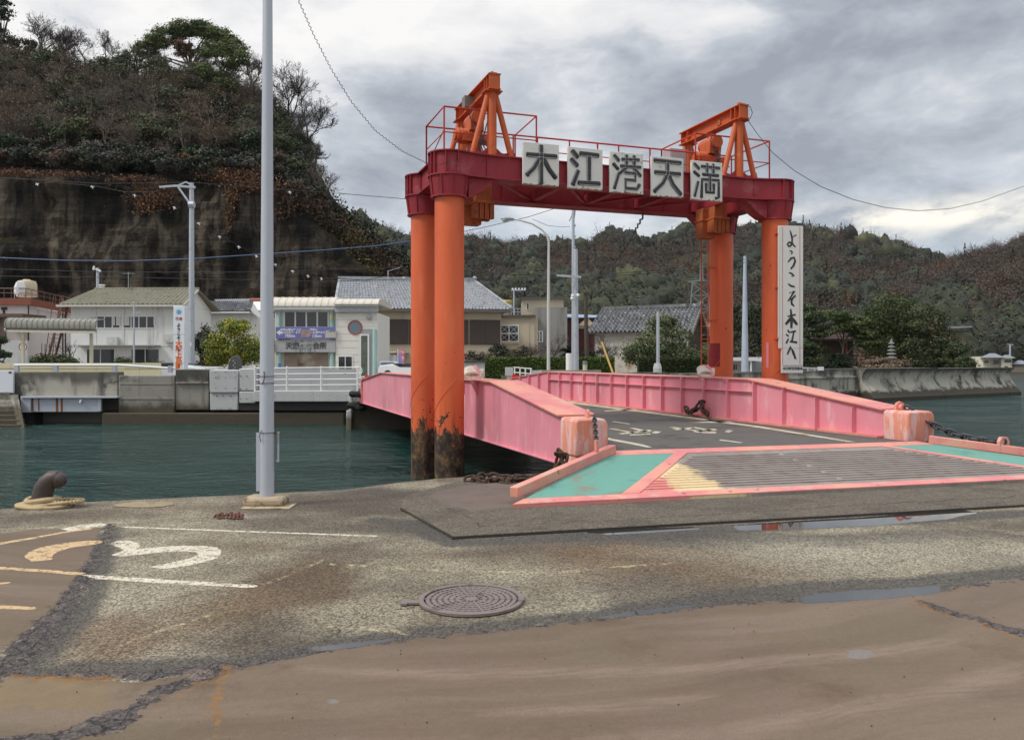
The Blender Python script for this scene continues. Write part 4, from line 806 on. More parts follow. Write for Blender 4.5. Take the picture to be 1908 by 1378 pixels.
# two hoists: trestles, hoist beam, winch, hanging block
for hi, hc in enumerate((.773, 5.87)):
    h = bpy.data.objects.new('hoist', None); COL.objects.link(h); h.parent = GT; ORIG[h.name] = ORIG[GT.name]
    m = MB()
    for b0 in (.02, DEP + .02):
        m = MB(); m.cyl(L(hc, b0, 5.03), L(hc, b0, 6.18), .085, n=18)
        for s in (-1, 1): m.cyl(L(hc + s * .37, b0, 5.03), L(hc + s * .06, b0, 6.16), .052, n=12)
        m.bx(hc - .16, hc + .16, b0 - .13, b0 + .13, 6.165, 6.182, L); m.build('trestle', ORANGE_TOP, h)
    for b0 in (.02, DEP + .02):
        m = MB(); top = [(-.44, 5.03), (.44, 5.03), (.40, 5.19)] + [(.22 + .10 * math.cos(t), 5.19 - .07 * math.sin(t)) for t in (0.3, 1.0, 1.57, 2.1, 2.9)] + [(.085, 5.2), (-.085, 5.2)] + [(-.22 + .10 * math.cos(t), 5.19 - .07 * math.sin(t)) for t in (0.3, 1.0, 1.57, 2.1, 2.9)] + [(-.40, 5.19)]
        m.ext([L(hc + a, b0 - .012, z) for a, z in top], U * .024)
        m.build('gusset_plate', MAROON, h)
    m = MB(); m.bx(hc - .012, hc + .012, -.14, DEP + .2, 6.2, 6.44, L); m.bx(hc - .11, hc + .11, -.16, DEP + .22, 6.44, 6.458, L); m.bx(hc - .11, hc + .11, -.16, DEP + .22, 6.183, 6.2, L)
    for b0 in (-.13, .02, .15, DEP - .1, DEP + .15):
        m.bx(hc - .10, hc - .012, b0 - .008, b0 + .008, 6.2, 6.44, L); m.bx(hc + .012, hc + .10, b0 - .008, b0 + .008, 6.2, 6.44, L)
    m.bx(hc - .02, hc + .02, -.02, .06, 6.458, 6.53, L); m.bx(hc - .06, hc + .06, -.1, .0, 6.458, 6.49, L)
    m.build('hoist_beam', ORANGE_TOP, h)
    m = MB()      # winch under the beam
    m.bx(hc - .05, hc + .05, .88, 1.06, 6.0, 6.183, L); m.cyl(L(hc - .03, .70, 5.95), L(hc - .03, 1.25, 5.95), .13, n=20); m.bx(hc - .16, hc + .10, .78, 1.16, 5.72, 5.98, L)
    m.cyl(L(hc - .38, .97, 5.64), L(hc - .06, .97, 5.64), .13, n=16); m.cyl(L(hc - .42, .97, 5.64), L(hc - .38, .97, 5.64), .09, n=16); m.bx(hc - .30, hc + .05, .84, 1.1, 5.52, 5.70, L)
    m.cyl(L(hc + .05, .95, 5.6), L(hc + .34, .95, 5.6), .11, n=16); m.cyl(L(hc + .02, .97, 5.52), L(hc + .14, .97, 5.18), .05, n=10); m.cyl(L(hc - .1, .97, 5.5), L(hc - .1, .97, 5.2), .08, .05, n=12)
    for k in range(5): m.cyl(L(hc - .36 + k * .06, .97, 5.64), L(hc - .345 + k * .06, .97, 5.64), .142, n=16)
    m.build('winch', ORANGE_TOP, h, bevel=.012)
    m = MB(); m.bx(hc - .19, hc - .012, 1.05, 1.25, 6.21, 6.42, L) if hi == 0 else m.bx(hc - .04, hc - .012, .6, .72, 6.26, 6.36, L); m.build('junction_box', flat('dull_box_%d' % hi, (.20, .19, .16)) if hi == 0 else BLOCK_ORANGE, h)
    m = MB()
    for k in range(5):
        q = [L(hc - .1 + .04 * k, .75 + .1 * k, 6.15), L(hc - .2 + .12 * k, .7 + .08 * k, 5.95 + .04 * k), L(hc - .12 + .05 * k, .6 + .05 * k, 5.55), L(hc - .02 + .04 * k, .55, 5.2 + .05 * k)]; m.tube(q, .011, 5)
    m.build('hose', CABLE, h)
    m = MB(); cc = hc + .10      # hanging block
    m.bx(cc - .15, cc + .15, .78, 1.10, 4.42, 5.0, L); m.bx(cc - .20, cc + .20, .74, 1.14, 4.37, 4.42, L)
    for s in range(4):
        a = cc - .195 + s * .10; m.bx(a, a + .085, .75, .86, 4.10, 4.37, L); m.bx(a, a + .085, 1.02, 1.13, 4.10, 4.37, L)
    m.bx(cc - .19, cc + .19, .86, 1.02, 4.12, 4.37, L)
    m.bx(cc - .30, cc + .02, 1.0, 1.26, 4.02, 4.62, L); m.bx(cc - .32, cc + .04, .98, 1.28, 4.36, 4.39, L)
    m.build('hanging_block', BLOCK_ORANGE, h, bevel=.008)
# railings
m = MB(); T = lambda pts, r=.016: m.tube(pts, r, 7)
def rail_run(pts, z0, zs, posts=True):
    for z in zs: T([L(a, b, z) for a, b in pts])
    if posts:
        for a, b in pts: T([L(a, b, z0), L(a, b, max(zs))])
rail_run([(-.04, 1.5), (-.04, .2), (1.68, .2), (1.74, 1.5), (-.04, 1.5)], 5.03, (5.90,)); T([L(-.04, 1.5, 5.46), L(-.04, .2, 5.46), L(1.68, .2, 5.46)], .011); T([L(.3, 1.5, 5.46), L(1.74, 1.5, 5.46)], .011); T([L(-.04, 1.5, 5.12), L(-.04, .2, 5.5)], .009)
rail_run([(5.0, 1.5), (5.0, .2), (6.72, .2), (6.72, 1.5), (5.0, 1.5)], 5.03, (5.90,)); T([L(5.0, .2, 5.46), L(6.72, .2, 5.46), L(6.72, 1.5, 5.46)], .011); T([L(6.72, .2, 5.13), L(6.72, 1.5, 5.13)], .011)
for b in (.2, 1.5):
    rail_run([(1.7, b), (2.9, b), (4.0, b), (5.0, b)], 5.03, (5.52 if b < 1 else 5.9,)); T([L(1.7, b, 5.27 if b < 1 else 5.46), L(5., b, 5.27 if b < 1 else 5.46)], .010)
m.build('railing', MAROON_RAIL, GT)
m = MB(); m.bx(4.98, 5.36, 1.12, 1.42, 5.08, 5.84, L); m.bx(5.0, 5.34, 1.112, 1.12, 5.12, 5.80, L); m.build('control_box', surf('grey_cabinet', (.40, .38, .38), .45, .05, 2, .05, 20), GT, bevel=.012)
# ladder on the rear right column
m = MB(); lb = L(W_AC - .35, DEP - .12, 0)
for s in (0, 1): m.tube([lb + V * (-.10 + .0) + U * (.26 * s - .05) + UP * .4, lb + V * -.10 + U * (.26 * s - .05) + UP * 4.6], .014, 6)
for k in range(15): m.tube([lb + V * -.10 + U * -.05 + UP * (.55 + .28 * k), lb + V * -.10 + U * .21 + UP * (.55 + .28 * k)], .009, 5)
for z in (.9, 2.35, 3.5): m.bar(lb + V * -.10 + UP * z, lb + V * .2 + UP * z, .02, .05)
m.build('ladder', ORANGE_TOP, GT)
for k, (a, b, t0, t1, z0, z1, mt) in enumerate(((W_AC, DEP, 150, 230, 1.35, 1.86, MAROON), (W_AC, 0, 193, 205, 1.34, 1.84, PINK))):
    o = L(a, b, 0); vs = []; n = 8
    for z in (z0, z1):
        for i in range(n + 1): t = R(t0 + (t1 - t0) * i / n) + TH; vs.append(o + Vector(((CR + .004) * math.cos(t), (CR + .004) * math.sin(t), z)))
    MB().add(vs, [(i, i + 1, i + n + 2, i + n + 1) for i in range(n)]).build('paint_patch', mt, GT)

# ---------------------------------------------------------------- sign boards with painted characters
KANJI = [('木', [[(.1, .29), (.93, .28)], [(.5, .06), (.5, .97)], [(.45, .37), (.28, .62), (.09, .79)], [(.57, .36), (.74, .62), (.92, .81)]], .115),
         ('江', [[(.11, .09), (.25, .22)], [(.08, .30), (.24, .44)], [(.27, .59), (.12, .92)], [(.35, .13), (.88, .14)], [(.61, .16), (.61, .82)], [(.3, .87), (.92, .86)]], .115),
         ('港', [[(.11, .08), (.24, .2)], [(.08, .3), (.22, .42)], [(.24, .55), (.11, .92)], [(.36, .16), (.88, .14)], [(.32, .34), (.93, .33)], [(.49, .06), (.49, .33)], [(.73, .06), (.73, .33)], [(.47, .38), (.27, .53)], [(.73, .38), (.93, .55)], [(.46, .50), (.77, .50), (.77, .68), (.46, .68), (.46, .9), (.82, .9), (.9, .79)]], .088),
         ('天', [[(.08, .09), (.92, .10)], [(.1, .40), (.9, .40)], [(.5, .12), (.5, .42), (.34, .68), (.07, .9)], [(.53, .45), (.68, .70), (.93, .93)]], .11),
         ('満', [[(.07, .07), (.22, .19)], [(.06, .28), (.22, .38)], [(.19, .55), (.08, .92)], [(.32, .12), (.92, .13)], [(.5, .05), (.5, .33)], [(.71, .05), (.71, .33)], [(.36, .33), (.88, .33)], [(.31, .95), (.33, .47), (.9, .46), (.9, .92), (.8, .95)], [(.6, .36), (.6, .8)], [(.47, .58), (.47, .8), (.73, .8), (.73, .58)]], .082)]
SLAB = surf('pale_grey_highlight_lettering', (.42, .42, .41), .4, .2, 8, .1, 40)
PW, PH = .68, .74
ordl = ['first', 'second', 'third', 'fourth', 'fifth']
for i, (ch, st, w) in enumerate(KANJI):
    a0 = (1.25, 2.10, 2.925, 3.77, 4.62)[i]; z1 = 5.29 - .012 * i; z0 = z1 - PH; bb = -.262
    base = L(a0 + PW / 2, bb, z0)
    t = thing('sign_board', 'white board with the raised black character %s, %s of five on the gantry beam' % (ch, ordl[i]), 'sign', tuple(base), 'character boards on the gantry')
    m = MB(); m.bx(a0, a0 + PW, bb, bb + .045, z0, z1, L); m.build('board', SIGNW, t, bevel=.006)
    m = MB(); q2 = random.Random(i); jag = [(a0, z0 - .001), (a0 + PW, z0 - .001)] + [(a0 + PW * (1 - k / 34), z0 + .004 + q2.choice((0, .003, .006, .012, .022))) for k in range(35)]; m.ext([L(x_, bb - .0025, z_) for x_, z_ in jag], U * .003)
    m.build('rusty_edge', surf('sign_edge_rust', (.20, .09, .035), .9, .4, 30, .2, 60), t, smooth=False)
    for a in (a0 + .1, a0 + PW - .1): m = MB(); m.bx(a - .015, a + .015, bb + .045, bb + .06, z0 + .05, z1 - .1, L); m.build('bracket', MAROON, t)
    fr = lambda u, v, dz: L(a0 + PW * (.03 + .94 * u), bb - dz, z1 - PH * (.02 + .95 * v))
    mk, me = MB(), MB()
    for ln in st:
        pts = [fr(u, v, .004) for u, v in ln]; d = (pts[0] - pts[1]).normalized(); e = (pts[-1] - pts[-2]).normalized(); r = w * PW * .70
        for mb, rr in ((mk, r * .86),):
            q = [pts[0] + d * rr * .55] + pts + [pts[-1] + e * rr * .55]; mb.tube(q, [rr * .66] + [rr] * len(pts) + [rr * .66], 10, squash=(U, .42))
        # pale lines that paint gloss highlights along the edges of the strokes
        nn = (pts[-1] - pts[0]).cross(U).normalized()
        for sgn in (-1, 1):
            if rnd.random() < .85: me.tube([p + nn * sgn * r * rnd.uniform(.60, .74) - U * r * .27 for p in pts], r * .10, 5)
    mk.build('character', BLACK, t); me.build('stroke_highlight', SLAB, t)
# tall welcome sign on the front right column
t = thing('welcome_sign', 'tall narrow white sign with brushed vertical Japanese writing on the right column', 'sign', tuple(L(W_AC + .005, -.33, 1.2)))
fs = frame(L(W_AC + .09, -.36, 0), R(7)); SW, ST, SB = .49, 4.11, 1.24
m = MB(); m.bx(-SW / 2, SW / 2, -.03, .03, 1.72, ST, fs); m.bx(-SW / 2 + .055, SW / 2, -.028, .028, SB, 1.72, fs); m.bx(-SW / 2 - .012, -SW / 2, -.035, .02, 1.93, ST, fs)
m.build('board', SIGNW, t, bevel=.006)
m = MB()
for x in (-SW / 2 + .065, SW / 2 - .07): m.bx(x - .004, x + .004, -.0335, -.0305, SB + .18, ST - .02, fs)
m.build('red_line', flat('faded_red_line', (.42, .17, .11)), t)
m = MB()
for z in (3.95, 2.9, 1.9): m.bx(-.28, -.2, -.01, .12, z, z + .015, fs)
m.build('bracket', ORANGE_TOP, t)
BR = [([(250, 122), (262, 155), (270, 190), (268, 225), (255, 250), (236, 252), (226, 236), (240, 218), (268, 226), (300, 258)], 7), ([(268, 178), (310, 158)], 6), ([(246, 292), (262, 290), (272, 300), (262, 316)], 6), ([(230, 382), (262, 348), (288, 343), (298, 372), (284, 408), (256, 437)], 8),
      ([(238, 466), (266, 474), (288, 490), (264, 496)], 7), ([(232, 556), (256, 574), (294, 582)], 8), ([(243, 632), (292, 616), (234, 698), (302, 652), (264, 690), (266, 722), (288, 738)], 8),
      ([(256, 762), (266, 845), (262, 918)], 11), ([(226, 824), (302, 808)], 9), ([(262, 826), (236, 860), (208, 888)], 11), ([(272, 834), (296, 866), (316, 890)], 12), ([(228, 932), (244, 956)], 10), ([(212, 968), (236, 984)], 9), ([(236, 1004), (214, 1042)], 10), ([(252, 952), (304, 942)], 10), ([(286, 950), (268, 1024)], 10), ([(248, 1028), (316, 1034)], 11), ([(224, 1132), (256, 1072), (278, 1110), (302, 1168)], 10)]
for pts, w in BR:
    q = [fs((x - 262) / 225 * SW, -.031, ST - (y - 85) / 1200 * (ST - SB)) for x, y in pts]; k = w / 225 * SW * 1.25; n = len(q)
    m = MB(); m.tube(q, [k * (.55 if j == 0 else .75 if j == n - 1 else 1.) for j in range(n)], 8, squash=(fs(0, 1, 0) - fs(0, 0, 0), .3))
    m.build('brush_stroke', BLACK, t)
ex = (fs(1, 0, 0) - fs(0, 0, 0)); txt('木江町観光協会', .058, fs(.03, -.032, SB + .09), ex, UP, INK, 'small_writing', t, .0016, .002, spacing=1.02)
m = MB(); m.bx(-SW / 2 + .065, SW / 2 - .01, -.0325, -.0285, SB + .145, SB + .152, fs); m.build('rust_line', RUST, t)

# ---------------------------------------------------------------- the pink ferry bridge
BT = thing('ferry_bridge', 'faded pink steel ferry ramp bridge with deep side girders and asphalt deck', 'bridge', tuple(L(3.3, 4, 0)))
def gtop(b): return float(np.interp(b, [-3.6, -.7, 9.2, 12.5], [.765, 1.14, 1.14, .87]))
BB = [-3.6, -.7, 9.2, 12.5]
for gi, (a0, a1, near) in enumerate(((.55, .99, -3.6), (5.57, 6.01, -4.0))):
    m = MB(); bs = [near, -.7, 9.2, 12.5]; webs = (a0 + .006, a1 - .012) if gi == 0 else (a0 + .002, a1 - .012)
    for aw in webs:
        m.ext([L(aw, b, .135) for b in bs] + [L(aw, b, gtop(b) - .012) for b in reversed(bs)], V * .010)
    gd = bpy.data.objects.new('side_girder', None)
    m.bx(a0 - .035, a1 + .035, near, 12.5, .12, .136, L)
    inner = a0 if gi == 1 else a1; sg = -1 if gi == 1 else 1
    for k in range(20):       # stiffeners on the deck side
        b = -3.43 + .83 * k
        if b < near + .05: continue
        x0, x1 = sorted((inner, inner + sg * .085)); m.bx(x0, x1, b - .012, b + .012, .345, gtop(b) - .013, L)
        if -1.1 < b < 9.0: m.bx(x0 + (.01 if gi else 0), x1 - (0 if gi else .01), b + .012, b + .818, .905, .917, L)
    for b in (.15, .95):      # bracket triangles under the shackles on the outer side
        o = a0 if gi == 0 else a1; s2 = -1 if gi == 0 else 1
        m.ext([L(o, b, gtop(b) - .02), L(o + s2 * .13, b, gtop(b) - .02), L(o, b, gtop(b) - .28)], U * .015)
    if gi == 1:
        for b in (.15, .95): m.ext([L(a0, b - .2, gtop(b) - .02), L(a0 - .12, b - .2, gtop(b) - .02), L(a0, b - .2, gtop(b) - .2)], U * .015)
    w = m.build('side_girder', PINK, BT, smooth=False)
    m = MB(); fl = bs
    for b, c in zip(bs, bs[1:]):
        m.hexa([L(a0 - .055, b, gtop(b) - .012), L(a1 + .055, b, gtop(b) - .012), L(a1 + .055, c, gtop(c) - .012), L(a0 - .055, c, gtop(c) - .012), L(a0 - .055, b, gtop(b) + .008), L(a1 + .055, b, gtop(b) + .008), L(a1 + .055, c, gtop(c) + .008), L(a0 - .055, c, gtop(c) + .008)])
    m.build('top_flange', PINK_FLANGE, w)
    # bottom edge strip beside the deck
    m = MB(); x0, x1 = sorted((inner, inner + sg * .13)); m.bx(x0, x1, near, 12.4, .343, .375, L); m.build('kerb_strip', PINK_FLANGE, w)
    # end block
    m = MB(); n0 = -4.11 if gi == 0 else -4.47; n1 = near - .002
    pr = [(a0 - .02, .27), (a1 + .0, .27)] + [(a1 + .0 - .09 * (1 - math.cos(t)), .66 + .09 * math.sin(t)) for t in (0, .5, 1.05, 1.57)] + [(a0 - .02 + .05 * (1 - math.cos(t)), .70 + .05 * math.sin(t)) for t in (1.57, .8, 0)]
    if gi == 1: pr = [(a0 - .02, .30), (a1 + .04, .30)] + [(a1 + .04 - .09 * (1 - math.cos(t)), .67 + .09 * math.sin(t)) for t in (0, .5, 1.05, 1.57)] + [(a0 - .02 + .05 * (1 - math.cos(t)), .71 + .05 * math.sin(t)) for t in (1.57, .8, 0)]
    m.ext([L(a, n0, z) for a, z in pr], U * (n1 - n0)); eb = m.build('end_block', WORN, w, bevel=.025)
    m = MB(); m.bx(a0, a0 + .32, n0 + .02, n0 + .42, .02 if gi == 0 else .1, .268, L); m.bx(a0 - .03, a0, n0 + .04, n0 + .3, .05, .10, L)
    m.lathe([(.06, -.03), (.085, -.03), (.085, .03), (.06, .03)], L(a0 - .03, n0 + .14, .12), 14, (U, UP, V))
    m.build('bearing_foot', WORN, w, bevel=.01)
    m = MB(); ac = a0 + .20; bc = n0 + .16    # lug on the block
    if gi == 1: bc = n0 + .35
    q = [(-.085, 0), (.085, 0), (.085, .07)] + [(.085 * math.cos(x), .09 + .085 * math.sin(x)) for x in (.3, .8, 1.57, 2.3, 2.85)] + [(-.085, .07)]
    if gi == 1: m.ext([L(ac + x, bc, .71 + z) for x, z in q], U * .04); m.lathe([(.03, -.05), (.045, -.05), (.045, .09), (.03, .09)], L(ac, bc, .80), 14, (V, UP, U))
    else: m.ext([L(ac, bc + x * .5, .74 + z * .7) for x, z in q], V * .035)
    m.build('lifting_lug', PINK_FLANGE, w)
# deck
DECK = surf('ramp_asphalt', (.105, .098, .087), .85, .22, 1.6, .5, 90, dirt=((.12, .11, .095), .4, 2.), dirt2=((.05, .046, .042), .35, 1.2), bdist=.008)
m = MB(); m.prism([(1.0, -4.20), (5.56, -4.55), (5.56, 12.5), (1.0, 12.5)], .19, .34, L); dk = m.build('deck', DECK, BT, smooth=False)
def deck_px(pts, name='lane_marking', z=.345):
    mb = MB(); mb.add([G(x, y, z) for x, y in pts], [tuple(range(len(pts)))]); o = mb.build(name, LINE_DECK, dk, smooth=False, recalc=False)
    if o.data.polygons[0].normal.z < 0: o.data.flip_normals()
deck_px([(1030, 747), (1060, 747), (1300, 778), (1420, 794), (1595, 823), (1580, 823), (1410, 796), (1290, 780)])
deck_px([(1133, 815), (1200, 828), (1215, 833), (1205, 833), (1133, 819)])
for q in ([(1132, 798), (1144, 798), (1190, 806), (1180, 807)], [(1172, 797), (1183, 797), (1215, 804), (1203, 805)], [(1152, 807), (1210, 800), (1216, 802), (1160, 809)], [(1172, 809), (1212, 807), (1212, 809), (1174, 811)], [(1214, 806), (1220, 802.5), (1232, 804), (1224, 808)],
          [(1246, 796), (1256, 795), (1318, 803), (1306, 804)], [(1284, 795.5), (1294, 795), (1336, 802), (1324, 803)], [(1290, 803), (1330, 798), (1338, 800), (1300, 805.5)], [(1305, 804.5), (1336, 804), (1333, 807), (1310, 806.5)], [(1350, 804), (1356, 800), (1366, 801.5), (1358, 806)], [(1252, 799), (1290, 795.5), (1296, 796.5), (1262, 801)],
          [(1282, 787), (1340, 784), (1370, 785), (1330, 787.5)], [(1310, 781), (1328, 781), (1345, 784), (1325, 784.5)], [(1124, 765), (1176, 761), (1188, 762.5), (1130, 766)], [(1342, 818), (1385, 824), (1380, 825), (1340, 820)], [(1142, 784), (1174, 789), (1172, 790), (1140, 785.5)]): deck_px(q)
m = MB()
for k in range(6): m.bx(1.3 + .75 * k, 1.42 + .75 * k, -4.1, 12.4, .10, .188, L)
for k in range(9): m.bx(1.0, 5.56, -3.9 + 2. * k, -3.8 + 2. * k, .06, .10, L)
m.build('underframe', PINK, BT)
m = MB(); m.bx(.5, 1.04, 12.5, 12.62, .15, .86, L); m.bx(5.52, 6.06, 12.5, 12.62, .15, .86, L); m.bx(.5, 6.06, 12.62, 12.9, .1, .335, L); m.build('far_end_plate', PINK_FLANGE, BT)
# ramp flap
FT = bpy.data.objects.new('ramp_flap', None); COL.objects.link(FT); FT.parent = BT; ORIG[FT.name] = ORIG[BT.name]
def FP(a, b, dz=0.):      # a point on the sloping flap
    bh = -4.22 - .076 * (a - .99); bf = -5.89 - .072 * (a + .95); t = (bh - b) / (bh - bf); return L(a, b, .345 + (.052 - .345) * t + dz)
def flap_poly(pts, dz, th, name, mt):
    mb = MB(); mb.ext([FP(a, b, dz - th) for a, b in pts], UP * th); return mb.build(name, mt, FT, smooth=False)
hl, hr, fr_, fl_ = (.99, -4.23), (5.62, -4.58), (7.5, -6.50), (-.95, -5.895)
GREEN = surf('green_flap_paint', (.135, .33, .265), .65, .12, 2, .15, 40, dirt=((.085, .20, .165), .35, 1.6), dirt2=((.23, .20, .14), .33, 1.1))
STEELP = mat('worn_ribbed_plate', lambda h, b: None)
def m_plate(h, b):
    p = h.pos(); a = h.vmath('DOT_PRODUCT', h.vmath('SUBTRACT', p, tuple(A0)), tuple(V))
    base = h.mix(h.noise(p, 1.5, 6, .6), (.215, .180, .158), (.33, .285, .26)); base = h.mix(h.step(h.noise(p, 5, 7, .65), .46, .64, 0, .6), base, (.20, .145, .11)); base = h.mix(h.step(h.noise(p, 9, 7, .7), .63, .68, 0, .7), base, (.17, .09, .05))
    e = h.math('ADD', a, h.math('MULTIPLY', h.math('SUBTRACT', h.noise(h.mapp(p, (1, 1, 1)), 3.2, 7, .68), .5), 1.3))
    col = h.mix(h.step(e, 1.72, 1.45), base, (.72, .56, .32))
    ep = h.math('ADD', a, h.math('MULTIPLY', h.math('SUBTRACT', h.noise(h.mapp(p, loc=(5, 5, 5)), 6, 7, .68), .5), .9)); col = h.mix(h.step(ep, 1.12, .92), col, (.66, .23, .20))
    col = h.mix(h.step(h.noise(h.mapp(p, loc=(2, 8, 0)), 8, 7, .7), .62, .66), col, base)
    h.put(b.inputs['Base Color'], col); b.inputs['Roughness'].default_value = .55; h.put(b.inputs['Normal'], h.bump(h.noise(p, 40, 5), .3, .006))
STEELP = mat('worn_ribbed_plate_paint', m_plate)
flap_poly([hl, hr, fr_, fl_], 0., .05, 'flap_plate', STEELP)
flap_poly([(1.0, -4.24), (5.6, -4.59), (5.75, -4.78), (.78, -4.42)], .006, .005, 'hinge_strip', PINK_FLANGE)
flap_poly([(-.78, -5.76), (7.28, -6.34), (7.5, -6.50), (-.95, -5.895)], .012, .011, 'edge_strip', PINK_FLANGE)
flap_poly([(.76, -4.43), (1.72, -4.50), (.30, -5.82), (-.76, -5.745)], .007, .006, 'green_panel', GREEN)
flap_poly([(1.72, -4.50), (1.90, -4.515), (.50, -5.835), (.30, -5.82)], .010, .009, 'diagonal_strip', PINK_FLANGE)
flap_poly([(4.95, -4.73), (5.72, -4.785), (7.20, -6.31), (6.35, -6.25)], .007, .006, 'green_panel', GREEN)
flap_poly([(4.84, -4.722), (4.95, -4.73), (6.35, -6.25), (6.2, -6.24)], .010, .009, 'diagonal_strip', PINK_FLANGE)
mb = MB()
for k in range(14):
    t = (k + .6) / 14.4; s = 1.93 + (.52 - 1.93) * t; e = 4.80 + (6.18 - 4.80) * t; b0 = -4.55 + (-5.80 + 4.55) * t; q = lambda a: b0 - .074 * (a - 1.0)
    segs = [(s, e)] if k % 3 else [(s, 3.1), (3.18, e)]
    for s0, e0 in segs: mb.bar(FP(s0, q(s0), .0), FP(e0, q(e0), .0), .064, .013)
mb.build('anti_slip_rib', STEELP, FT)
for q in (((.94, -4.33), (-.86, -5.68)), ((5.70, -4.70), (7.35, -6.30))):
    mb = MB(); mb.bar(FP(*q[0], .055), FP(*q[1], .055), .10, .11); mb.build('side_kerb', PINK_FLANGE, FT, bevel=.008)
mb = MB(); lg = FP(6.36, -5.34, .1); mb.ext([lg + V * x + UP * z for x, z in ((-.08, -.05), (.08, -.05), (.09, .06), (.05, .12), (-.05, .12), (-.09, .06))], U * .05); mb.build('chain_lug', PINK_FLANGE, FT); mb = MB(); lg2 = FP(.58, -4.62, .1); mb.bar(lg2 - UP * .06, lg2 + UP * .16, .05, .03); mb.build('chain_lug', PINK_FLANGE, FT)

# chains: stud links along a path
def chain(name, label, pts, link, r, mt, stud=True, group=None, jig=0.):
    pts = [Vector(p) for p in pts]; d = [0]
    for a, b in zip(pts, pts[1:]): d.append(d[-1] + (b - a).length)
    n = max(2, int(d[-1] / link)); m = MB()
    def at(s):
        s = min(max(s, 0), d[-1]); i = min(int(np.searchsorted(d, s, 'right')) - 1, len(pts) - 2); return pts[i].lerp(pts[i + 1], (s - d[i]) / max(1e-6, d[i + 1] - d[i]))
    for k in range(n):
        c = at((k + .5) * d[-1] / n); t = (at((k + 1) * d[-1] / n) - at(k * d[-1] / n)).normalized()
        o = t.cross(UP); o = o.normalized() if o.length > .05 else V.copy(); q = t.cross(o).normalized(); tw = rnd.uniform(-jig, jig)
        x = (o if k % 2 else q); x = x * math.cos(tw) + t.cross(x) * math.sin(tw)
        hl_ = link * .66; hw = link * .34; ring = []
        for j in range(16):
            an = 2 * math.pi * j / 16; cx, sy = math.cos(an), math.sin(an); ring.append(c + t * (hl_ * math.copysign(abs(cx) ** .75, cx)) + x * (hw * math.copysign(abs(sy) ** .75, sy)))
        m.tube(ring, r, 6, closed=True)
        if stud: m.cyl(c - x * hw, c + x * hw, r * .7, n=6)
    o = m.build(name, mt); return tag(o, label, 'chain', group)
def sag(a, b, drop, n=14):
    a, b = Vector(a), Vector(b); return [a.lerp(b, k / n) - UP * drop * 4 * (k / n) * (1 - k / n) for k in range(n + 1)]
chain('chain', 'dark stud link chain hanging from the left end block to the flap kerb', sag(L(.78, -4.13, .79), lg2 + UP * .12, .0), .062, .0115, IRON)
chain('chain', 'dark stud link chain sagging from the right end block towards the flap edge', sag(L(5.79, -4.20, .81), lg + UP * .06, .14, 20), .105, .016, IRON)
r2 = random.Random(3)
def heap(cx, cy, n, sp, z): return [Vector((cx + sp * math.cos(k * 2.4) * r2.uniform(.4, 1), cy + sp * .6 * math.sin(k * 2.4) * r2.uniform(.4, 1), z + .02 + .05 * (k % 3))) for k in range(n)]
pa = [G(868, 893, .05), G(885, 890, .07), G(905, 884, .08), G(928, 888, .06), G(958, 892, .06), G(990, 890, .06), G(1020, 887, .07), G(1035, 882, .1)]
pb = [G(880, 896, .03), G(905, 899, .03), G(925, 893, .05), G(945, 900, .03), G(960, 889, .07), G(985, 893, .05), G(1015, 890, .05)]
e0 = pa[-1]; pa += [e0 + Vector((.03, .05, .12)), e0 + Vector((.06, .0, .24)), e0 + Vector((.12, .03, .13)), e0 + Vector((.02, -.02, .06)), e0 + Vector((.12, -.03, .2)), e0 + Vector((.04, .05, .28))]
chain('rusty_chain', 'heavy rusty chain lying along the quay edge and heaped against the bridge end', pa, .10, .019, RUST, False, jig=.7)
chain('rusty_chain', 'second length of rusty chain lying in front of the heaped one on the quay', pb, .10, .018, RUST, False, jig=.7)
chain('rusty_chain', 'brown chain bundle lying on the ramp deck against the right girder', [L(5.38, .35, .42), L(5.36, .5, .5), L(5.42, .62, .66), L(5.36, .72, .52), L(5.34, .9, .44), L(5.42, .8, .5), L(5.35, 1.05, .43), L(5.4, 1.2, .52)], .11, .024, RUST, False, jig=.8)
def shackle(base, label, s):
    t = thing('wrapped_shackle', label, 'shackle', tuple(base), 'shackles on the bridge girders'); b = Vector(base)
    m = MB(); 
    for k in range(5): m.tube([b + V * (.07 + .16 * s * math.cos(x) * (1 - .08 * k)) * -1 + UP * (.06 + .055 * k * .4 + .06 * math.sin(x)) + U * (.03 * (k - 2)) for x in [j * .52 for j in range(12)]], .032, 7, closed=True)
    m.ball(b + V * .12 + UP * .10, .055); m.tube([b + V * -.22 + UP * .03, b + V * -.05 + UP * .12, b + V * .16 + UP * .14], .04, 8)
    m.build('white_rope', surf('white_rope_wrap', (.68, .62, .53), .9, .15, 8, .5, 60, dirt=((.4, .3, .22), .3, 7)), t)
    m = MB(); m.tube([b + V * .05 + U * .06 + UP * -.02, b + V * .03 + U * .05 + UP * .14, b + V * .0 + UP * .22, b + V * .03 - U * .05 + UP * .14, b + V * .06 - U * .06 + UP * -.02], .035, 8); m.build('pink_bow', PINK, t)
shackle(L(.77, 1.0, 1.15), 'pink shackle wrapped in white rope on the left girder', 1)
shackle(L(5.79, 1.0, 1.15), 'pink shackle wrapped in white rope on the right girder, before the rear column', 1.1)

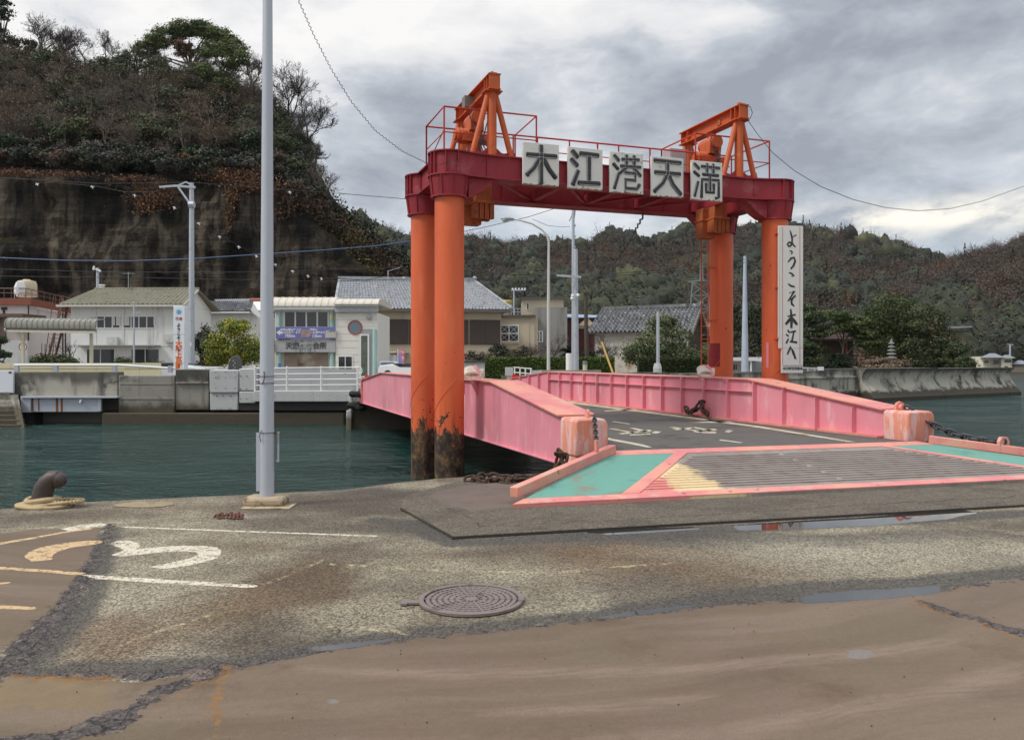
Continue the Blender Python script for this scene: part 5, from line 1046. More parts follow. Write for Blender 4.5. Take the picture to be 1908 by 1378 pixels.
# ---------------------------------------------------------------- things on the quay
b0 = G(80, 944); t = thing('mooring_bollard', 'curved dark iron mooring bollard bent to the right at the quay edge', 'bollard', tuple(b0))
s = b0.y / F; m = MB(); path = [(-2, 8), (-2, -8), (-1, -22), (2, -34), (9, -46), (18, -53), (27, -53.5), (34, -51)]
m.tube([b0 + Vector((x * s, 0, -y * s)) for x, y in path], [18.5 * s, 18 * s, 17.6 * s, 17.2 * s, 16.4 * s, 15.6 * s, 14.8 * s, 10 * s], 20); m.ball(b0 + Vector((29 * s, 0, 50.5 * s)), 14.6 * s, n=16); m.lathe([(30 * s, -.02), (30 * s, .015), (20 * s, .03)], b0, 24)
m.build('horn', BOLL, t)
m = MB()
def loop(cx, rx, ry, z, r, n=26, c=b0): return [c + Vector((cx * s + rx * s * math.cos(a), ry * s * math.sin(a) + .02 * math.sin(3 * a), z + .012 * math.sin(2 * a + z * 40))) for a in [2 * math.pi * k / n for k in range(n)]]
for cx, rx, ry, z, r in ((-2, 27, 24, .035, .030), (0, 26, 23, .075, .028), (8, 46, 30, .025, .020), (-8, 34, 34, .022, .018), (20, 44, 24, .055, .016)): m.tube(loop(cx, rx, ry, z, r), r, 8, closed=True)
tw = []
for k in range(140): a = 2 * math.pi * k / 40; p = b0 + Vector(((46 + 28 * math.cos(k * .045 * 1.0)) * s, 18 * s * math.sin(k * .045), .06)); tw.append(p + Vector((0, .012 * math.cos(k * 1.1), .012 * math.sin(k * 1.1))))
m.tube(tw, .012, 6); tag(m.build('mooring_rope', ROPE), 'pale yellow rope coiled around the foot of the iron bollard', 'rope')
# dried mat and rag
def lump(name, label, cat, c, rx, ry, h, mt, seed):
    m = MB(); n = 28; vs = [(c.x, c.y, c.z + h)]; fs = []
    for k in range(4):
        for j in range(n):
            a = 2 * math.pi * j / n; rr = (k + 1) / 4; e = 1 + .28 * MN.noise(Vector((math.cos(a) * 1.6, math.sin(a) * 1.6, seed))) + .15 * MN.noise(Vector((math.cos(a) * 5, math.sin(a) * 5, seed)))
            vs.append((c.x + rx * rr * e * math.cos(a), c.y + ry * rr * e * math.sin(a), c.z + max(.002, h * (1 - rr ** 3) * (.7 + 1.2 * MN.noise(Vector((a * 3, rr * 5, seed)))))))
    for j in range(n): fs.append((0, 1 + j, 1 + (j + 1) % n))
    for k in range(3):
        for j in range(n): a, b = 1 + k * n + j, 1 + k * n + (j + 1) % n; fs.append((a, a + n, b + n, b))
    m.add(vs, fs); return tag(m.build(name, mt), label, cat)
lump('dried_mat', 'flattened dry straw coloured mat lying near the quay edge', 'mat', G(272, 940, .004), .30, .16, .025, surf('dry_straw', (.30, .24, .15), .95, .3, 12, .9, 50), 1)
RAG = surf('brown_red_cloth', (.13, .05, .038), .95, .3, 12, .8, 40)
m = MB(); c = G(425, 965, 0)
for k in range(7): m.tube([c + Vector((-.13 + .04 * k, .03 * math.sin(k * 2.), .012)), c + Vector((-.10 + .04 * k, -.02 * math.cos(k), .035 + .012 * (k % 2))), c + Vector((-.06 + .035 * k, -.06 + .02 * math.sin(k), .008))], [.012, .022, .010], 6, squash=(UP, .6))
tag(m.build('crumpled_rag', RAG), 'crumpled red brown rag lying on the asphalt left of the pole base', 'rag')
# street light pole on a concrete foot
pb_ = G(497, 941); t = thing('light_pole', 'tall pale grey tapered pole on a concrete foot at the quay edge', 'pole', tuple(pb_))
m = MB(); k_ = pb_.y / F; r0, r1 = 15.0 * k_, 8.6 * k_; topz = 6.6
m.tube([pb_ + UP * .04, pb_ + UP * .74, pb_ + Vector((.012, 0, topz))], [.0745, .0745 * .98, .041], 28)
m.bx(-.0925, .0, -.055, .055, .155, .745, lambda a, b, z: pb_ + Vector((a, b, z))); m.bx(-.1, -.085, -.03, .03, .70, .75, lambda a, b, z: pb_ + Vector((a, b, z)))
m.build('shaft', POLE_W, t)
m = MB(); m.bx(-.21, .21, -.14, .14, 0, .10, lambda a, b, z: pb_ + Vector((a, b, z))); m.build('foot', CONC_CURB, t, bevel=.035)
m = MB(); m.bx(-.2, .3, -.24, .05, 0, .014, lambda a, b, z: pb_ + Vector((a, b, z))); m.build('footing_slab', CONC_CURB, t, bevel=.006)
m = MB()
for z in (.75, 1.26, 1.33): m.tube([pb_ + Vector((.076 * math.cos(a), .076 * math.sin(a), z)) for a in [2 * math.pi * k / 20 for k in range(20)]], .003, 5, closed=True)
m.tube([pb_ + Vector((-.03, -.078, .78)), pb_ + Vector((-.05, -.082, .72)), pb_ + Vector((-.035, -.08, .66))], .004, 5); m.tube([pb_ + Vector((-.005, -.078, 1.38)), pb_ + Vector((-.0, -.085, 1.31)), pb_ + Vector((-.02, -.08, 1.25))], .005, 5)
m.bar(pb_ + Vector((-.1, 0, .745)), pb_ + Vector((.11, 0, .745)), .01, .012); m.build('wire_band', RUST, t)
m = MB(); m.cyl(pb_ + Vector((.118, 0, .46)), pb_ + Vector((.118, 0, .74)), .011, n=10); m.ball(pb_ + Vector((.118, 0, .745)), .016); m.ball(pb_ + Vector((.114, 0, .455)), .016); m.build('hanging_rod', GALV, t)
# manhole
c = G(878, 1118, .006); t = thing('manhole_cover', 'round cast iron manhole cover with slotted rings and a hinge lug', 'manhole cover', tuple(c))
MH = surf('worn_cast_iron', (.235, .19, .175), .5, .2, 6, .3, 70, .25, dirt=((.10, .07, .058), .35, 5)); MHD = flat('manhole_dark', (.028, .022, .02), .9)
rad = .325; m = MB(); m.lathe([(rad, -.01), (rad, .002)], c, 48); m.build('backing', MHD, t)
m = MB(); prof = lambda r0, r1, z: [(r0, .002), (r0, z), (r1, z), (r1, .002)]
def ringpart(mb, r0, r1, a0, a1, z, n=10):
    vs = []
    for i in range(n + 1):
        a = a0 + (a1 - a0) * i / n
        for r, zz in ((r0, 0.), (r0, z), (r1, z), (r1, 0.)): vs.append(c + Vector((r * math.cos(a), r * math.sin(a), zz)))
    fs = [(0, 1, 2, 3), (n * 4 + 3, n * 4 + 2, n * 4 + 1, n * 4)]
    for i in range(n):
        for k in range(4): l = (k + 1) % 4; fs.append((i * 4 + k, i * 4 + l, i * 4 + 4 + l, i * 4 + 4 + k))
    mb.add(vs, fs)
for i in range(8): ringpart(m, rad - .030, rad + .002, i * math.pi / 4, (i + 1) * math.pi / 4, .015)
m.bx(-rad - .10, -rad + .01, -.03, .03, 0, .012, lambda a, b, z: c + Vector((a, b - .06, z))); m.bx(-rad - .10, -rad - .06, -.05, .05, 0, .013, lambda a, b, z: c + Vector((a, b - .06, z)))
m.build('frame_ring', MH, t)
m = MB(); m.lathe([(.05, 0), (.05, .012)], c, 20)
for j in range(6):
    r0 = .062 + j * .037
    for k in range(10):
        a0 = k * math.pi / 5; ringpart(m, r0 + .012, r0 + .035, a0 + .02, a0 + .608, .0105, 6)
        for q in range(1 + j // 2): a = a0 + .62 * (q + 1) / (2 + j // 2); ringpart(m, r0, r0 + .02, a - .012 / r0 * .5, a + .012 / r0 * .5, .0095, 1)
for k in range(10): a = k * math.pi / 5; d = Vector((math.cos(a), math.sin(a), 0)); m.bar(c + d * .04 + UP * .0065, c + d * (rad - .03) + UP * .0065, .012, .011)
m.build('lid', MH, t)
# pebbles and grit scattered on the mortar: nobody would count them
m = MB(); r3 = random.Random(5)
for _ in range(170):
    px, py = r3.uniform(100, 1908), r3.uniform(1090, 1390); p = G(px, py, .009)
    if py < np.interp(px, [q_[0] for q_ in edge_pts], [q_[1] for q_ in edge_pts]) + 8 and r3.random() < .5: continue
    r = r3.choice((.0015, .002, .0025, .004)); m.ball(p, r, (1, r3.uniform(.6, 1), .7), 6)
tag(m.build('grit', flat('dark_grit', (.06, .045, .035), .9), smooth=False), 'small dark grit scattered over the quay', 'grit', kind='stuff')

# ---------------------------------------------------------------- the far side: sea walls and bridge approach
def pbx(mb, x0, x1, yt, yb, d, th, d1=None):      # box given by its face in the photo, at distance d, th deep
    k = lambda px, dd: X(px, dd); d1 = d1 or d
    z1a, z0a = Z(yt, d), Z(yb, d)
    mb.hexa([Vector((k(x0, d), d, z0a)), Vector((k(x1, d1), d1, z0a)), Vector((k(x1, d1), d1 + th, z0a)), Vector((k(x0, d), d + th, z0a)), Vector((k(x0, d), d, z1a)), Vector((k(x1, d1), d1, z1a)), Vector((k(x1, d1), d1 + th, z1a)), Vector((k(x0, d), d + th, z1a))]); return mb
WD = 28.5
sw = thing('sea_wall', 'weathered concrete sea wall along the far side, left of the white railing', 'sea wall', (X(250, WD), WD, WATER))
for (x0, x1, yt, yb, dd, th, mt) in ((-260, -2, 694, 830, .1, .8, CONC_DARK), (26, 219, 692.5, 738, 0, .5, CONC_DARK), (220.5, 325, 699, 770, .0, .8, CONC), (326.5, 389, 688, 712, .0, .6, CONC_DARK), (326.5, 389, 712, 764, .06, .6, CONC), (390, 444, 689, 731, -.05, .7, CONC_NEW), (391, 443, 731.5, 764, -.02, .7, CONC_NEW), (445.5, 476, 686.5, 728, -.03, .6, CONC_NEW), (445.5, 476, 729, 751, -.04, .6, CONC_NEW)):
    pbx(MB(), x0, x1, yt, yb, WD + dd, th).build('wall_section', mt, sw, bevel=.03)
m = MB(); pbx(m, 190, 640, 769, 860, WD - .12, .9); pbx(m, 190, 640, 764, 800, WD + .5, 1); m.build('wall_foot', CONC, sw, bevel=.04)
m = MB(); pbx(m, 222, 324, 714, 716, WD - .015, .05); pbx(m, 222, 324, 741, 743.5, WD - .02, .05); pbx(m, 327, 388, 711, 714, WD - .03, .05); pbx(m, 392, 442, 729.5, 731.5, WD - .065, .03); m.build('wall_ledge', CONC, sw)
m = MB()
for x, y in [(403 + 18 * i, 693 + 10 * j) for i in range(3) for j in (0, 1, 3)] + [(449, 700), (460, 700), (449, 724), (460, 724), (449, 742), (460, 742), (405, 737), (416, 737), (430, 737)]: m.cyl((X(x, WD), WD - .062, Z(y, WD)), (X(x, WD), WD + .02, Z(y, WD)), .016, n=8)
m.build('form_tie_hole', flat('form_tie_dark', (.06, .06, .06)), sw)
m = MB(); pbx(m, -20, 219, 738.5, 860, WD + 3.6, .3); pbx(m, 30, 62, 768, 860, WD + .1, 3.4); pbx(m, 190, 222, 768, 860, WD + .1, 3.4); pbx(m, 20, 222, 736, 741, WD + .3, 3.4); m.build('culvert', flat('culvert_shaded_concrete', (.04, .038, .035), .9), sw)  # shade inside the opening is put into this near black colour
# lintel of painted steel over the culvert
lt = thing('steel_lintel', 'grey painted steel lintel with rust streaks over the dark culvert', 'lintel', (X(130, WD), WD - .1, Z(767, WD)))
m = MB(); pbx(m, 38, 218, 738, 741.5, WD - .22, .3); pbx(m, 57, 188, 742, 767, WD - .10, .1); pbx(m, 38, 57, 741.5, 768, WD - .16, .2); pbx(m, 182, 188, 742, 766, WD - .14, .05)
m.build('beam', surf('grey_lintel_paint', (.47, .49, .53), .5, .08, 1.5, .05, 30, streak=((.25, .08, .03), .18, 3)), lt, bevel=.01)
m = MB()
for x, w, y in ((59, 3, 765), (71, 2, 765), (104, 4, 767), (113, 3.5, 767), (54.5, 2, 764)): pbx(m, x, x + w, 742, y, WD - .112, .01)
m.build('rust_streak', surf('rust_streak_paint', (.23, .085, .03), .9, .4, 9, .2, 40), lt)
m = MB(); m.tube([(X(156, WD), WD - .18, Z(744, WD)), (X(155, WD), WD - .2, Z(750, WD))], .035, 10); m.build('drain_pipe', WHITE, lt)
# stairs to the water
st = thing('concrete_stairs', 'worn concrete steps going down to the water at the left edge', 'stairs', (X(10, WD), WD - .5, WATER))
m = MB()
for k in range(7): pbx(m, -60, 24 + k * 2.4, 737 + k * 9, 900, WD - .08 - .20 * k, .32)
m.build('steps', CONC, st, bevel=.02)
m = MB(); m.ext([Vector((X(22, 28.4), 28.4, Z(735, 28.4))), Vector((X(34, 28.4), 28.4, Z(735, 28.4))), Vector((X(48, 27.), 27., Z(806, 27.))), Vector((X(48, 27.), 27., -1.6)), Vector((X(22, 28.4), 28.4, -1.6))], (-.25, .03, 0)); m.build('side_wall', CONC, st, bevel=.02)
bd = thing('steel_hoarding', 'plain white sheet metal panel on the sea wall above the steps', 'panel', (X(12, WD), WD - .1, Z(730, WD)))
m = MB(); pbx(m, -45, 24.5, 690, 731, WD - .12, .09); m.build('sheet', surf('white_sheet', (.74, .76, .80), .4, .04, 1, .03, 20), bd, bevel=.01)
m = MB(); pbx(m, 16, 21, 692, 695, WD - .13, .01); m.build('label_plate', BLACK, bd)
# pipe rail on the wall
rl = thing('pipe_handrail', 'grey pipe handrail on square posts along the sea wall', 'handrail', (X(170, WD), WD + .2, Z(692, WD)))
m = MB(); m.tube([(X(22, WD), WD + .15, Z(680, WD)), (X(215, WD), WD + .15, Z(680, WD)), (X(250, WD + .1), WD + .15, Z(682, WD)), (X(322, WD), WD + .2, Z(686.5, WD))], .042, 10); m.build('pipe', WHITE, rl)
m = MB()
for x in (30, 103, 212, 316): pbx(m, x - 3.5, x + 3.5, 681, 694, WD + .11, .1)
m.build('post', GALV, rl)
cf = thing('cream_barrier', 'long cream corrugated barrier behind the sea wall', 'barrier', (X(150, 33), 33, LAND))
m = MB()
for x0 in range(-100, 300, 40): pbx(m, x0, x0 + 39.6, 676, 686, 33, .05); pbx(m, x0, x0 + 39.6, 686.4, 704, 33.02, .05)
m.build('panel', surf('cream_sheet', (.62, .56, .36), .55, .1, 1.2, .05, 20, streak=((.45, .38, .25), .2, 4)), cf, smooth=False)
# road bridge with white railing
rb = thing('road_bridge', 'pale concrete footbridge slab with white pipe railing at the left end of the pink bridge', 'bridge', (X(560, WD), WD, 0))
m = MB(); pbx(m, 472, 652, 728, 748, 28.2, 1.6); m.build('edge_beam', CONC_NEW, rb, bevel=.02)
m = MB(); pbx(m, 446, 652, 748.5, 764, 28.6, 1.2); pbx(m, 446, 700, 740, 752, 29.0, 5); m.build('underside', flat('underside_shaded_concrete', (.09, .085, .08), .9), rb)  # shade below the slab is put into the dark colour
m = MB()
for i in range(11):
    for y in (737, 744): m.cyl((X(480 + i * 16.5, 28.2), 28.192, Z(y, 28.2)), (X(480 + i * 16.5, 28.2), 28.25, Z(y, 28.2)), .011, n=8)
m.build('form_tie_hole', flat('form_tie_grey', (.16, .16, .155)), rb)
m = MB(); dR = 28.3; pt = lambda x, y: (X(x, dR), dR, Z(y, dR))
for y in (685.5, 697, 707.5, 718): m.tube([pt(475, y + (0 if y > 686 else .5)), pt(668, y - 1.5)], .022, 8)
for x in (475, 534.5, 598.5, 666): m.tube([pt(x, 728), pt(x, 684)], .032, 10); m.ball(pt(x, 684), .036)
for y in (687, 707): m.tube([pt(668, y - 3), pt(673, y - 2), pt(675, y + 4), pt(673, y + 9), pt(668, y + 9)], .022, 8)
m.build('railing', RAILW, rb)
m = MB(); pbx(m, 478, 664, 687, 728.5, 28.75, .05); m.build('backing_panel', surf('rust_stained_grey_panel', (.40, .40, .40), .6, .1, 1.5, .06, 30, streak=((.34, .20, .16), .3, 5)), rb, smooth=False)
pr = thing('bridge_pier', 'stained concrete pier block under the far end of the pink bridge', 'pier', (X(690, 26.6), 26.6, WATER))
m = MB(); pbx(m, 654, 800, 747, 860, 26.35, 2.); m.build('pier_wall', CONC, pr, bevel=.04)
m = MB(); pbx(m, 645, 655, 764, 860, 26.2, 1.); pbx(m, 650, 657, 731, 770, 26.3, .5); pbx(m, 655, 672, 731, 750, 26.6, 1.); m.build('pier_edge', CONC_NEW, pr, bevel=.03)
t = thing('rubber_fender', 'stack of black rubber tyre fenders on the bridge pier', 'fender', (X(664, 26.2), 26.2, Z(765, 26)))
m = MB()
for y, x in ((734, 664), (755, 660), (759, 668)): c = Vector((X(x, 26.15), 26.15, Z(y, 26.15))); m.tube([c + Vector((.16 * math.cos(a), .16 * math.sin(a), .03 * math.sin(2 * a))) for a in [k * .45 for k in range(14)]], .085, 8, closed=True)
m.build('tyre', surf('black_rubber', (.02, .02, .02), .8), t)
# right sea wall
w0, w1, w2 = Vector((X(962, 29.5), 29.5, 0)), Vector((X(1600, 44), 44, 0)), Vector((X(1877, 53), 53, 0))
rw = thing('sea_wall', 'long grey sea wall running right behind the gantry with a curved end section', 'sea wall', tuple(w1 + UP * WATER))
def wall_run(p0, p1, prof, name, mt, ends=True):
    d = (p1 - p0).normalized(); nn = Vector((d.y, -d.x, 0)); m = MB(); m.ext([p0 + nn * a + UP * z for a, z in prof], p1 - p0); return m.build(name, mt, rw, smooth=True)
for (t0, t1, zt) in ((0, .13, .92), (.131, .36, .96), (.361, .6, .90), (.601, .85, .93), (.851, .999, 1.02)):
    a, b = w0.lerp(w1, t0), w0.lerp(w1, t1); wall_run(a, b, [(.0, -3), (.0, -.1), (-.12, -.1), (-.12, .52), (-.05, .54), (-.05, .62), (-.16, .64), (-.16, zt), (-.9, zt), (-.9, -3)], 'wall_section', CONC_DARK)
for (t0, t1, zt) in ((0, .44, 1.03), (.443, .90, 1.0), (.903, 1.0, .985)):
    a, b = w1.lerp(w2, t0), w1.lerp(w2, t1); wall_run(a, b, [(.85, -3), (.85, -.55), (.62, -.3), (.40, .0), (.22, .3), (.18, .55), (.26, .8), (.46, zt), (-.9, zt), (-.9, -3)], 'curved_section', CONC_DARK)
m = MB(); d = (w1 - w0).normalized(); nn = Vector((d.y, -d.x, 0))
for k in range(6): c = w1.lerp(w0, .02 + .02 * k) + nn * (.3 + .25 * (k % 2)) + UP * -.85; m.ball(c, .55, (1, .8, .6), 9)
m.build('foot_rock', CONC_DARK, rw)

# ---------------------------------------------------------------- buildings
def win(parent, fr, a0, a1, z0, z1, b, nc, nr=1, fw=.04, mt=None, glass=None, name='window', cross=False):
    m = MB(); o = b - .03
    for i in range(nc + 1): a = a0 + (a1 - a0) * i / nc; m.bx(a - fw / 2, a + fw / 2, o - .02, b + .0, z0, z1, fr)
    for j in range(nr + 1): z = z0 + (z1 - z0) * j / nr; m.bx(a0 - fw / 2, a1 + fw / 2, o - .022, b - .002, z - fw / 2, z + fw / 2, fr)
    if cross:
        for i in range(nc):
            for j in range(nr):
                p, q = a0 + (a1 - a0) * i / nc, a0 + (a1 - a0) * (i + 1) / nc; r, s = z0 + (z1 - z0) * j / nr, z0 + (z1 - z0) * (j + 1) / nr
                m.bar(fr(p, o - .01, r), fr(q, o - .01, s), .025, .025); m.bar(fr(q, o - .014, r), fr(p, o - .014, s), .025, .025)
    w = m.build(name, mt or WHITE, parent, smooth=False)
    m = MB(); m.bx(a0, a1, o + .012, o + .02, z0, z1, fr); m.build('pane', glass or GLASS, w, smooth=False); return w
def ribbed(mb, e0, e1, r0, r1, n, h, lap=0, half=5):
    """a tiled or ribbed roof slope between an eaves line and a ridge line"""
    e0, e1, r0, r1 = map(Vector, (e0, e1, r0, r1)); nn = (e1 - e0).cross(r0 - e0).normalized(); nn = nn if nn.z > 0 else -nn
    rows = max(1, lap); cols = n * half; vs = []; fs = []
    for j in range(rows * 2):
        t = (j // 2 + (j % 2)) / rows; up = .0 if j % 2 else (.05 if lap else 0.)
        for i in range(cols + 1):
            s = i / cols; p = e0.lerp(e1, s).lerp(r0.lerp(r1, s), t); ph = (i % half) / half; vs.append(tuple(p + nn * (up + h * (max(0, math.sin(ph * 2 * math.pi)) if lap else abs(math.sin(ph * math.pi))))))
    for j in range(rows * 2 - 1):
        for i in range(cols): a = j * (cols + 1) + i; fs.append((a, a + 1, a + cols + 2, a + cols + 1))
    mb.add(vs, fs); mb.ext([e0 - nn * .02, e1 - nn * .02, r1 - nn * .02, r0 - nn * .02], -nn * .08)

# ferry terminal, two storeys
D = 53; fr = frame((0, 0, 0)); T = thing('terminal_building', 'small cream two storey ferry terminal with a curved roof and a round red window', 'building', (X(610, D), D, LAND))
CREAM = surf('cream_siding', (.76, .73, .66), .6, .06, .8, .05, 20, streak=((.50, .46, .40), .2, 2.5)); TEAL = surf('teal_pipe_paint', (.38, .58, .54), .5, .1, 2, .05, 30, streak=((.5, .5, .44), .3, 6))
x0, x1, x2 = X(514, D), X(627, D), X(704.5, D); zt, ze = Z(552, D), Z(580, D)
m = MB(); m.bx(x1, x2, D - .25, D + 5, LAND, Z(583, D)); m.bx(x0 - .05, x1, D + 5.0, D + 5.2, LAND, ze); m.bx(x0 - .06, x0 + .05, D - .02, D + 5, LAND, ze); m.bx(x0 + .05, x1, D + .05, D + 5, LAND, Z(632, D) - .02)
m.build('wall', CREAM, T, smooth=False)
m = MB()
for k in range(1, 9): m.bx(x1 + .01, x2 - .01, D - .258, D - .249, Z(583 + k * 13, D), Z(583 + k * 13, D) + .018)
m.build('siding_joint', flat('siding_joint_grey', (.42, .41, .38)), T)
def vault(mb, xa, xb, da, zlo, zhi, n=11):
    pts = [(da - .55, zlo)] + [(da - .55 + 1.5 * (1 - math.cos(t)), zlo + (zhi - zlo) * math.sin(t)) for t in [.25 * k for k in range(1, 7)]] + [(da + 5.2, zhi - .05), (da + 5.2, zlo)]
    mb.ext([Vector((xa, a, z)) for a, z in pts], (xb - xa, 0, 0))
    for i in range(n + 1): 
        x = xa + (xb - xa) * i / n; mb.ext([Vector((x - .03, a - .02, z + .025)) for a, z in pts], (.06, 0, 0))
m = MB(); vault(m, x0 - .2, x1 + .0, D, Z(571, D), zt, 9); vault(m, x1 + .002, x2 + .12, D - .2, Z(568, D), zt - .12, 6); m.build('roof', surf('cream_vault_roof', (.62, .56, .47), .5, .08, .8, .05, 20, dirt=((.52, .46, .38), .3, 1.2)), T, smooth=True)
m = MB(); m.bx(x0 - .12, x1, D - .5, D - .35, Z(577.5, D), Z(569, D)); m.bx(x0 - .1, x1, D - .3, D + .1, Z(580, D), Z(576, D)); m.bx(x1 + .0, x2 + .1, D - .62, D - .45, Z(572, D), Z(566, D)); m.build('gutter', flat('gutter_grey_white', (.60, .60, .59)), T)
m = MB(); ribbed(m, (x1 + .02, D - .5, Z(582, D)), (x2 + .08, D - .5, Z(582, D)), (x1 + .02, D - .48, Z(572.5, D)), (x2 + .08, D - .48, Z(572.5, D)), 26, .03); m.build('ribbed_band', flat('grey_ribbed_band', (.42, .44, .46)), T)
win(T, fr, X(530, D), X(612, D), Z(610, D), Z(580, D), D - .0, 4, 1, .09); 
m = MB(); m.bx(x0 + .05, X(529, D), D + .0, D + .045, Z(632, D), Z(579, D)); m.bx(X(613, D), x1 - .002, D + .0, D + .045, Z(632, D), Z(579, D)); m.bx(X(529, D), X(613, D), D + .05, D + .06, Z(632, D), Z(609, D)); m.build('upper_wall', CREAM, T, smooth=False)
m = MB()
for x, y in ((541, 596), (553, 589), (585, 590), (601, 588)): pbx(m, x - 6, x + 6, y - 5, y + 9, D + .06, .02)
m.build('room_poster', surf('brown_posters', (.16, .07, .05), .6, .6, 2, .05), T)
for x in (521, 619):
    for za, zb in ((LAND, Z(657, D)), (Z(632, D), ze)): m = MB(); m.cyl((X(x, D), D - .1, za), (X(x, D), D - .1, zb), .14, n=14); m.build('pipe_column', TEAL, T)
m = MB(); m.cyl((X(700, D), D - .42, LAND), (X(700, D), D - .42, Z(613, D)), .13, n=14); m.build('pipe_column', TEAL, T)
m = MB(); m.bx(x0 - .02, x1 - .01, D - .32, D + .06, Z(656, D), Z(633.5, D)); fa = m.build('stained_fascia', surf('grey_stained_fascia', (.42, .42, .42), .8, .15, 1.4, .1, 20, streak=((.12, .12, .12), .5, 4)), T)
INKW = flat('faded_dark_lettering', (.09, .09, .095)); 
for i, ch in enumerate('天満港待合所'): txt(ch, .44, (X(541 + 12.6 * i, D), D - .325, Z(644.5, D)), (1, 0, 0), UP, INKW if i not in (2, 3) else SLAB, 'relief_letter', T, .02, .012)
m = MB()
for k in range(24): m.bx(X(530, D), X(611, D), D - .05 - .012 * (k % 2), D + .0, Z(657 + k * 2, D) - .055, Z(657 + k * 2, D))
m.build('shutter', surf('peeling_brown_shutter', (.34, .26, .20), .7, .25, 1.5, .1, 20, dirt=((.60, .54, .46), .45, .9), dirt2=((.10, .05, .03), .42, 1.6)), T, smooth=False)
m = MB(); c = Vector((X(663, D), D - .27, Z(610, D))); m.tube([c + Vector((.43 * math.cos(a), 0, .43 * math.sin(a))) for a in [2 * math.pi * k / 36 for k in range(36)]], .045, 8, closed=True)
w = m.build('round_window', flat('red_window_ring', (.42, .07, .07)), T); m = MB(); m.lathe([(.42, -.01), (.42, .01)], c, 36, (Vector((1, 0, 0)), UP, Vector((0, -1, 0)))); m.build('pane', mat('sky_reflecting_glass', lambda h, b: (b.inputs['Base Color'].__setattr__('default_value', (.10, .17, .20, 1)), b.inputs['Roughness'].__setattr__('default_value', .05), b.inputs['Specular IOR Level'].__setattr__('default_value', .8))), w)
win(T, fr, X(632, D), X(658, D), Z(644, D) - 1.7, Z(622, D) - 1.45, D - .25, 2, 1, .05)
m = MB(); m.bx(X(671, D), X(703, D), D - .262, D - .252, LAND, Z(613, D)); m.build('porch_shade_sheet', flat('porch_shade_grey', (.36, .37, .36)), T)  # flat sheet on the wall, the porch shade is put into its grey
win(T, fr, X(673, D), X(688, D), LAND + .1, Z(624, D), D - .27, 1, 1, .10, name='door', glass=surf('poster_covered_glass', (.12, .14, .11), .2, .8, 3, 0))
m = MB(); c = Vector((X(690, D), D - .3, Z(591, D))); m.lathe([(.05, -.02), (.16, .04), (.17, .09), (.13, .12)], c, 18, (Vector((1, 0, 0)), UP, Vector((0, -1, 0)))); m.cyl(c, c + Vector((0, .1, -.15)), .05, n=10); m.build('floodlight', flat('lamp_grey', (.35, .36, .37)), T)
m = MB(); m.cyl((X(619.5, D), D - .35, Z(596, D)), (X(619.5, D), D - .35, Z(586, D)), .09, n=12); m.build('warning_lamp', flat('amber_white_lamp', (.55, .42, .18)), T)
m = MB(); pbx(m, 518, 524, 677, 684, D - .26, .02); m.build('notice', flat('blue_notice', (.12, .2, .45)), T)
bs = thing('direction_sign', 'long blue direction sign with white arrow and two pictures on the terminal front', 'sign', (X(570, D), D - .36, Z(632, D)))
m = MB(); m.bx(X(517, D), X(627.5, D), D - .40, D - .34, Z(631.5, D), Z(609.5, D)); m.build('board', flat('blue_violet_board', (.17, .17, .42), .45), bs, bevel=.01)
m = MB(); yb = D - .405; q = lambda x, y: Vector((X(x, D), yb, Z(y, D))); m.ext([q(518, 619.5), q(525, 614.5), q(525, 617.5), q(530, 617.5), q(530, 622), q(525, 622), q(525, 625)], (0, .006, 0)); m.build('arrow', WHITE, bs)
for s, x, y, sz in (('神峰山登山道入口', 545, 615, .17), ('「かもめ館」まで', 545, 620, .15), ('700m', 543.5, 626, .30), ('神峰山', 587, 615, .17), ('第一駐車場まで', 593, 620, .15), ('12km', 593, 626.3, .28)): txt(s, sz, (X(x, D), yb, Z(y, D)), (1, 0, 0), UP, WHITE, 'sign_text', bs, .006, .004)
m = MB(); pbx(m, 560.5, 579, 614, 628, D - .41, .008); m.build('picture', surf('garden_picture', (.35, .25, .24), .5, .9, 3, 0, dirt=((.36, .08, .08), .4, 2.2), dirt2=((.5, .6, .65), .35, 1.8)), bs)
m = MB(); pbx(m, 606, 625.5, 621, 629, D - .41, .008); m.build('picture', flat('pale_ground_picture', (.55, .47, .38)), bs)
m = MB(); pbx(m, 606, 625.5, 615, 620.8, D - .411, .008); m.build('picture', surf('sky_tree_picture', (.45, .52, .55), .5, .3, 3, 0, dirt=((.10, .13, .07), .45, 3)), bs)

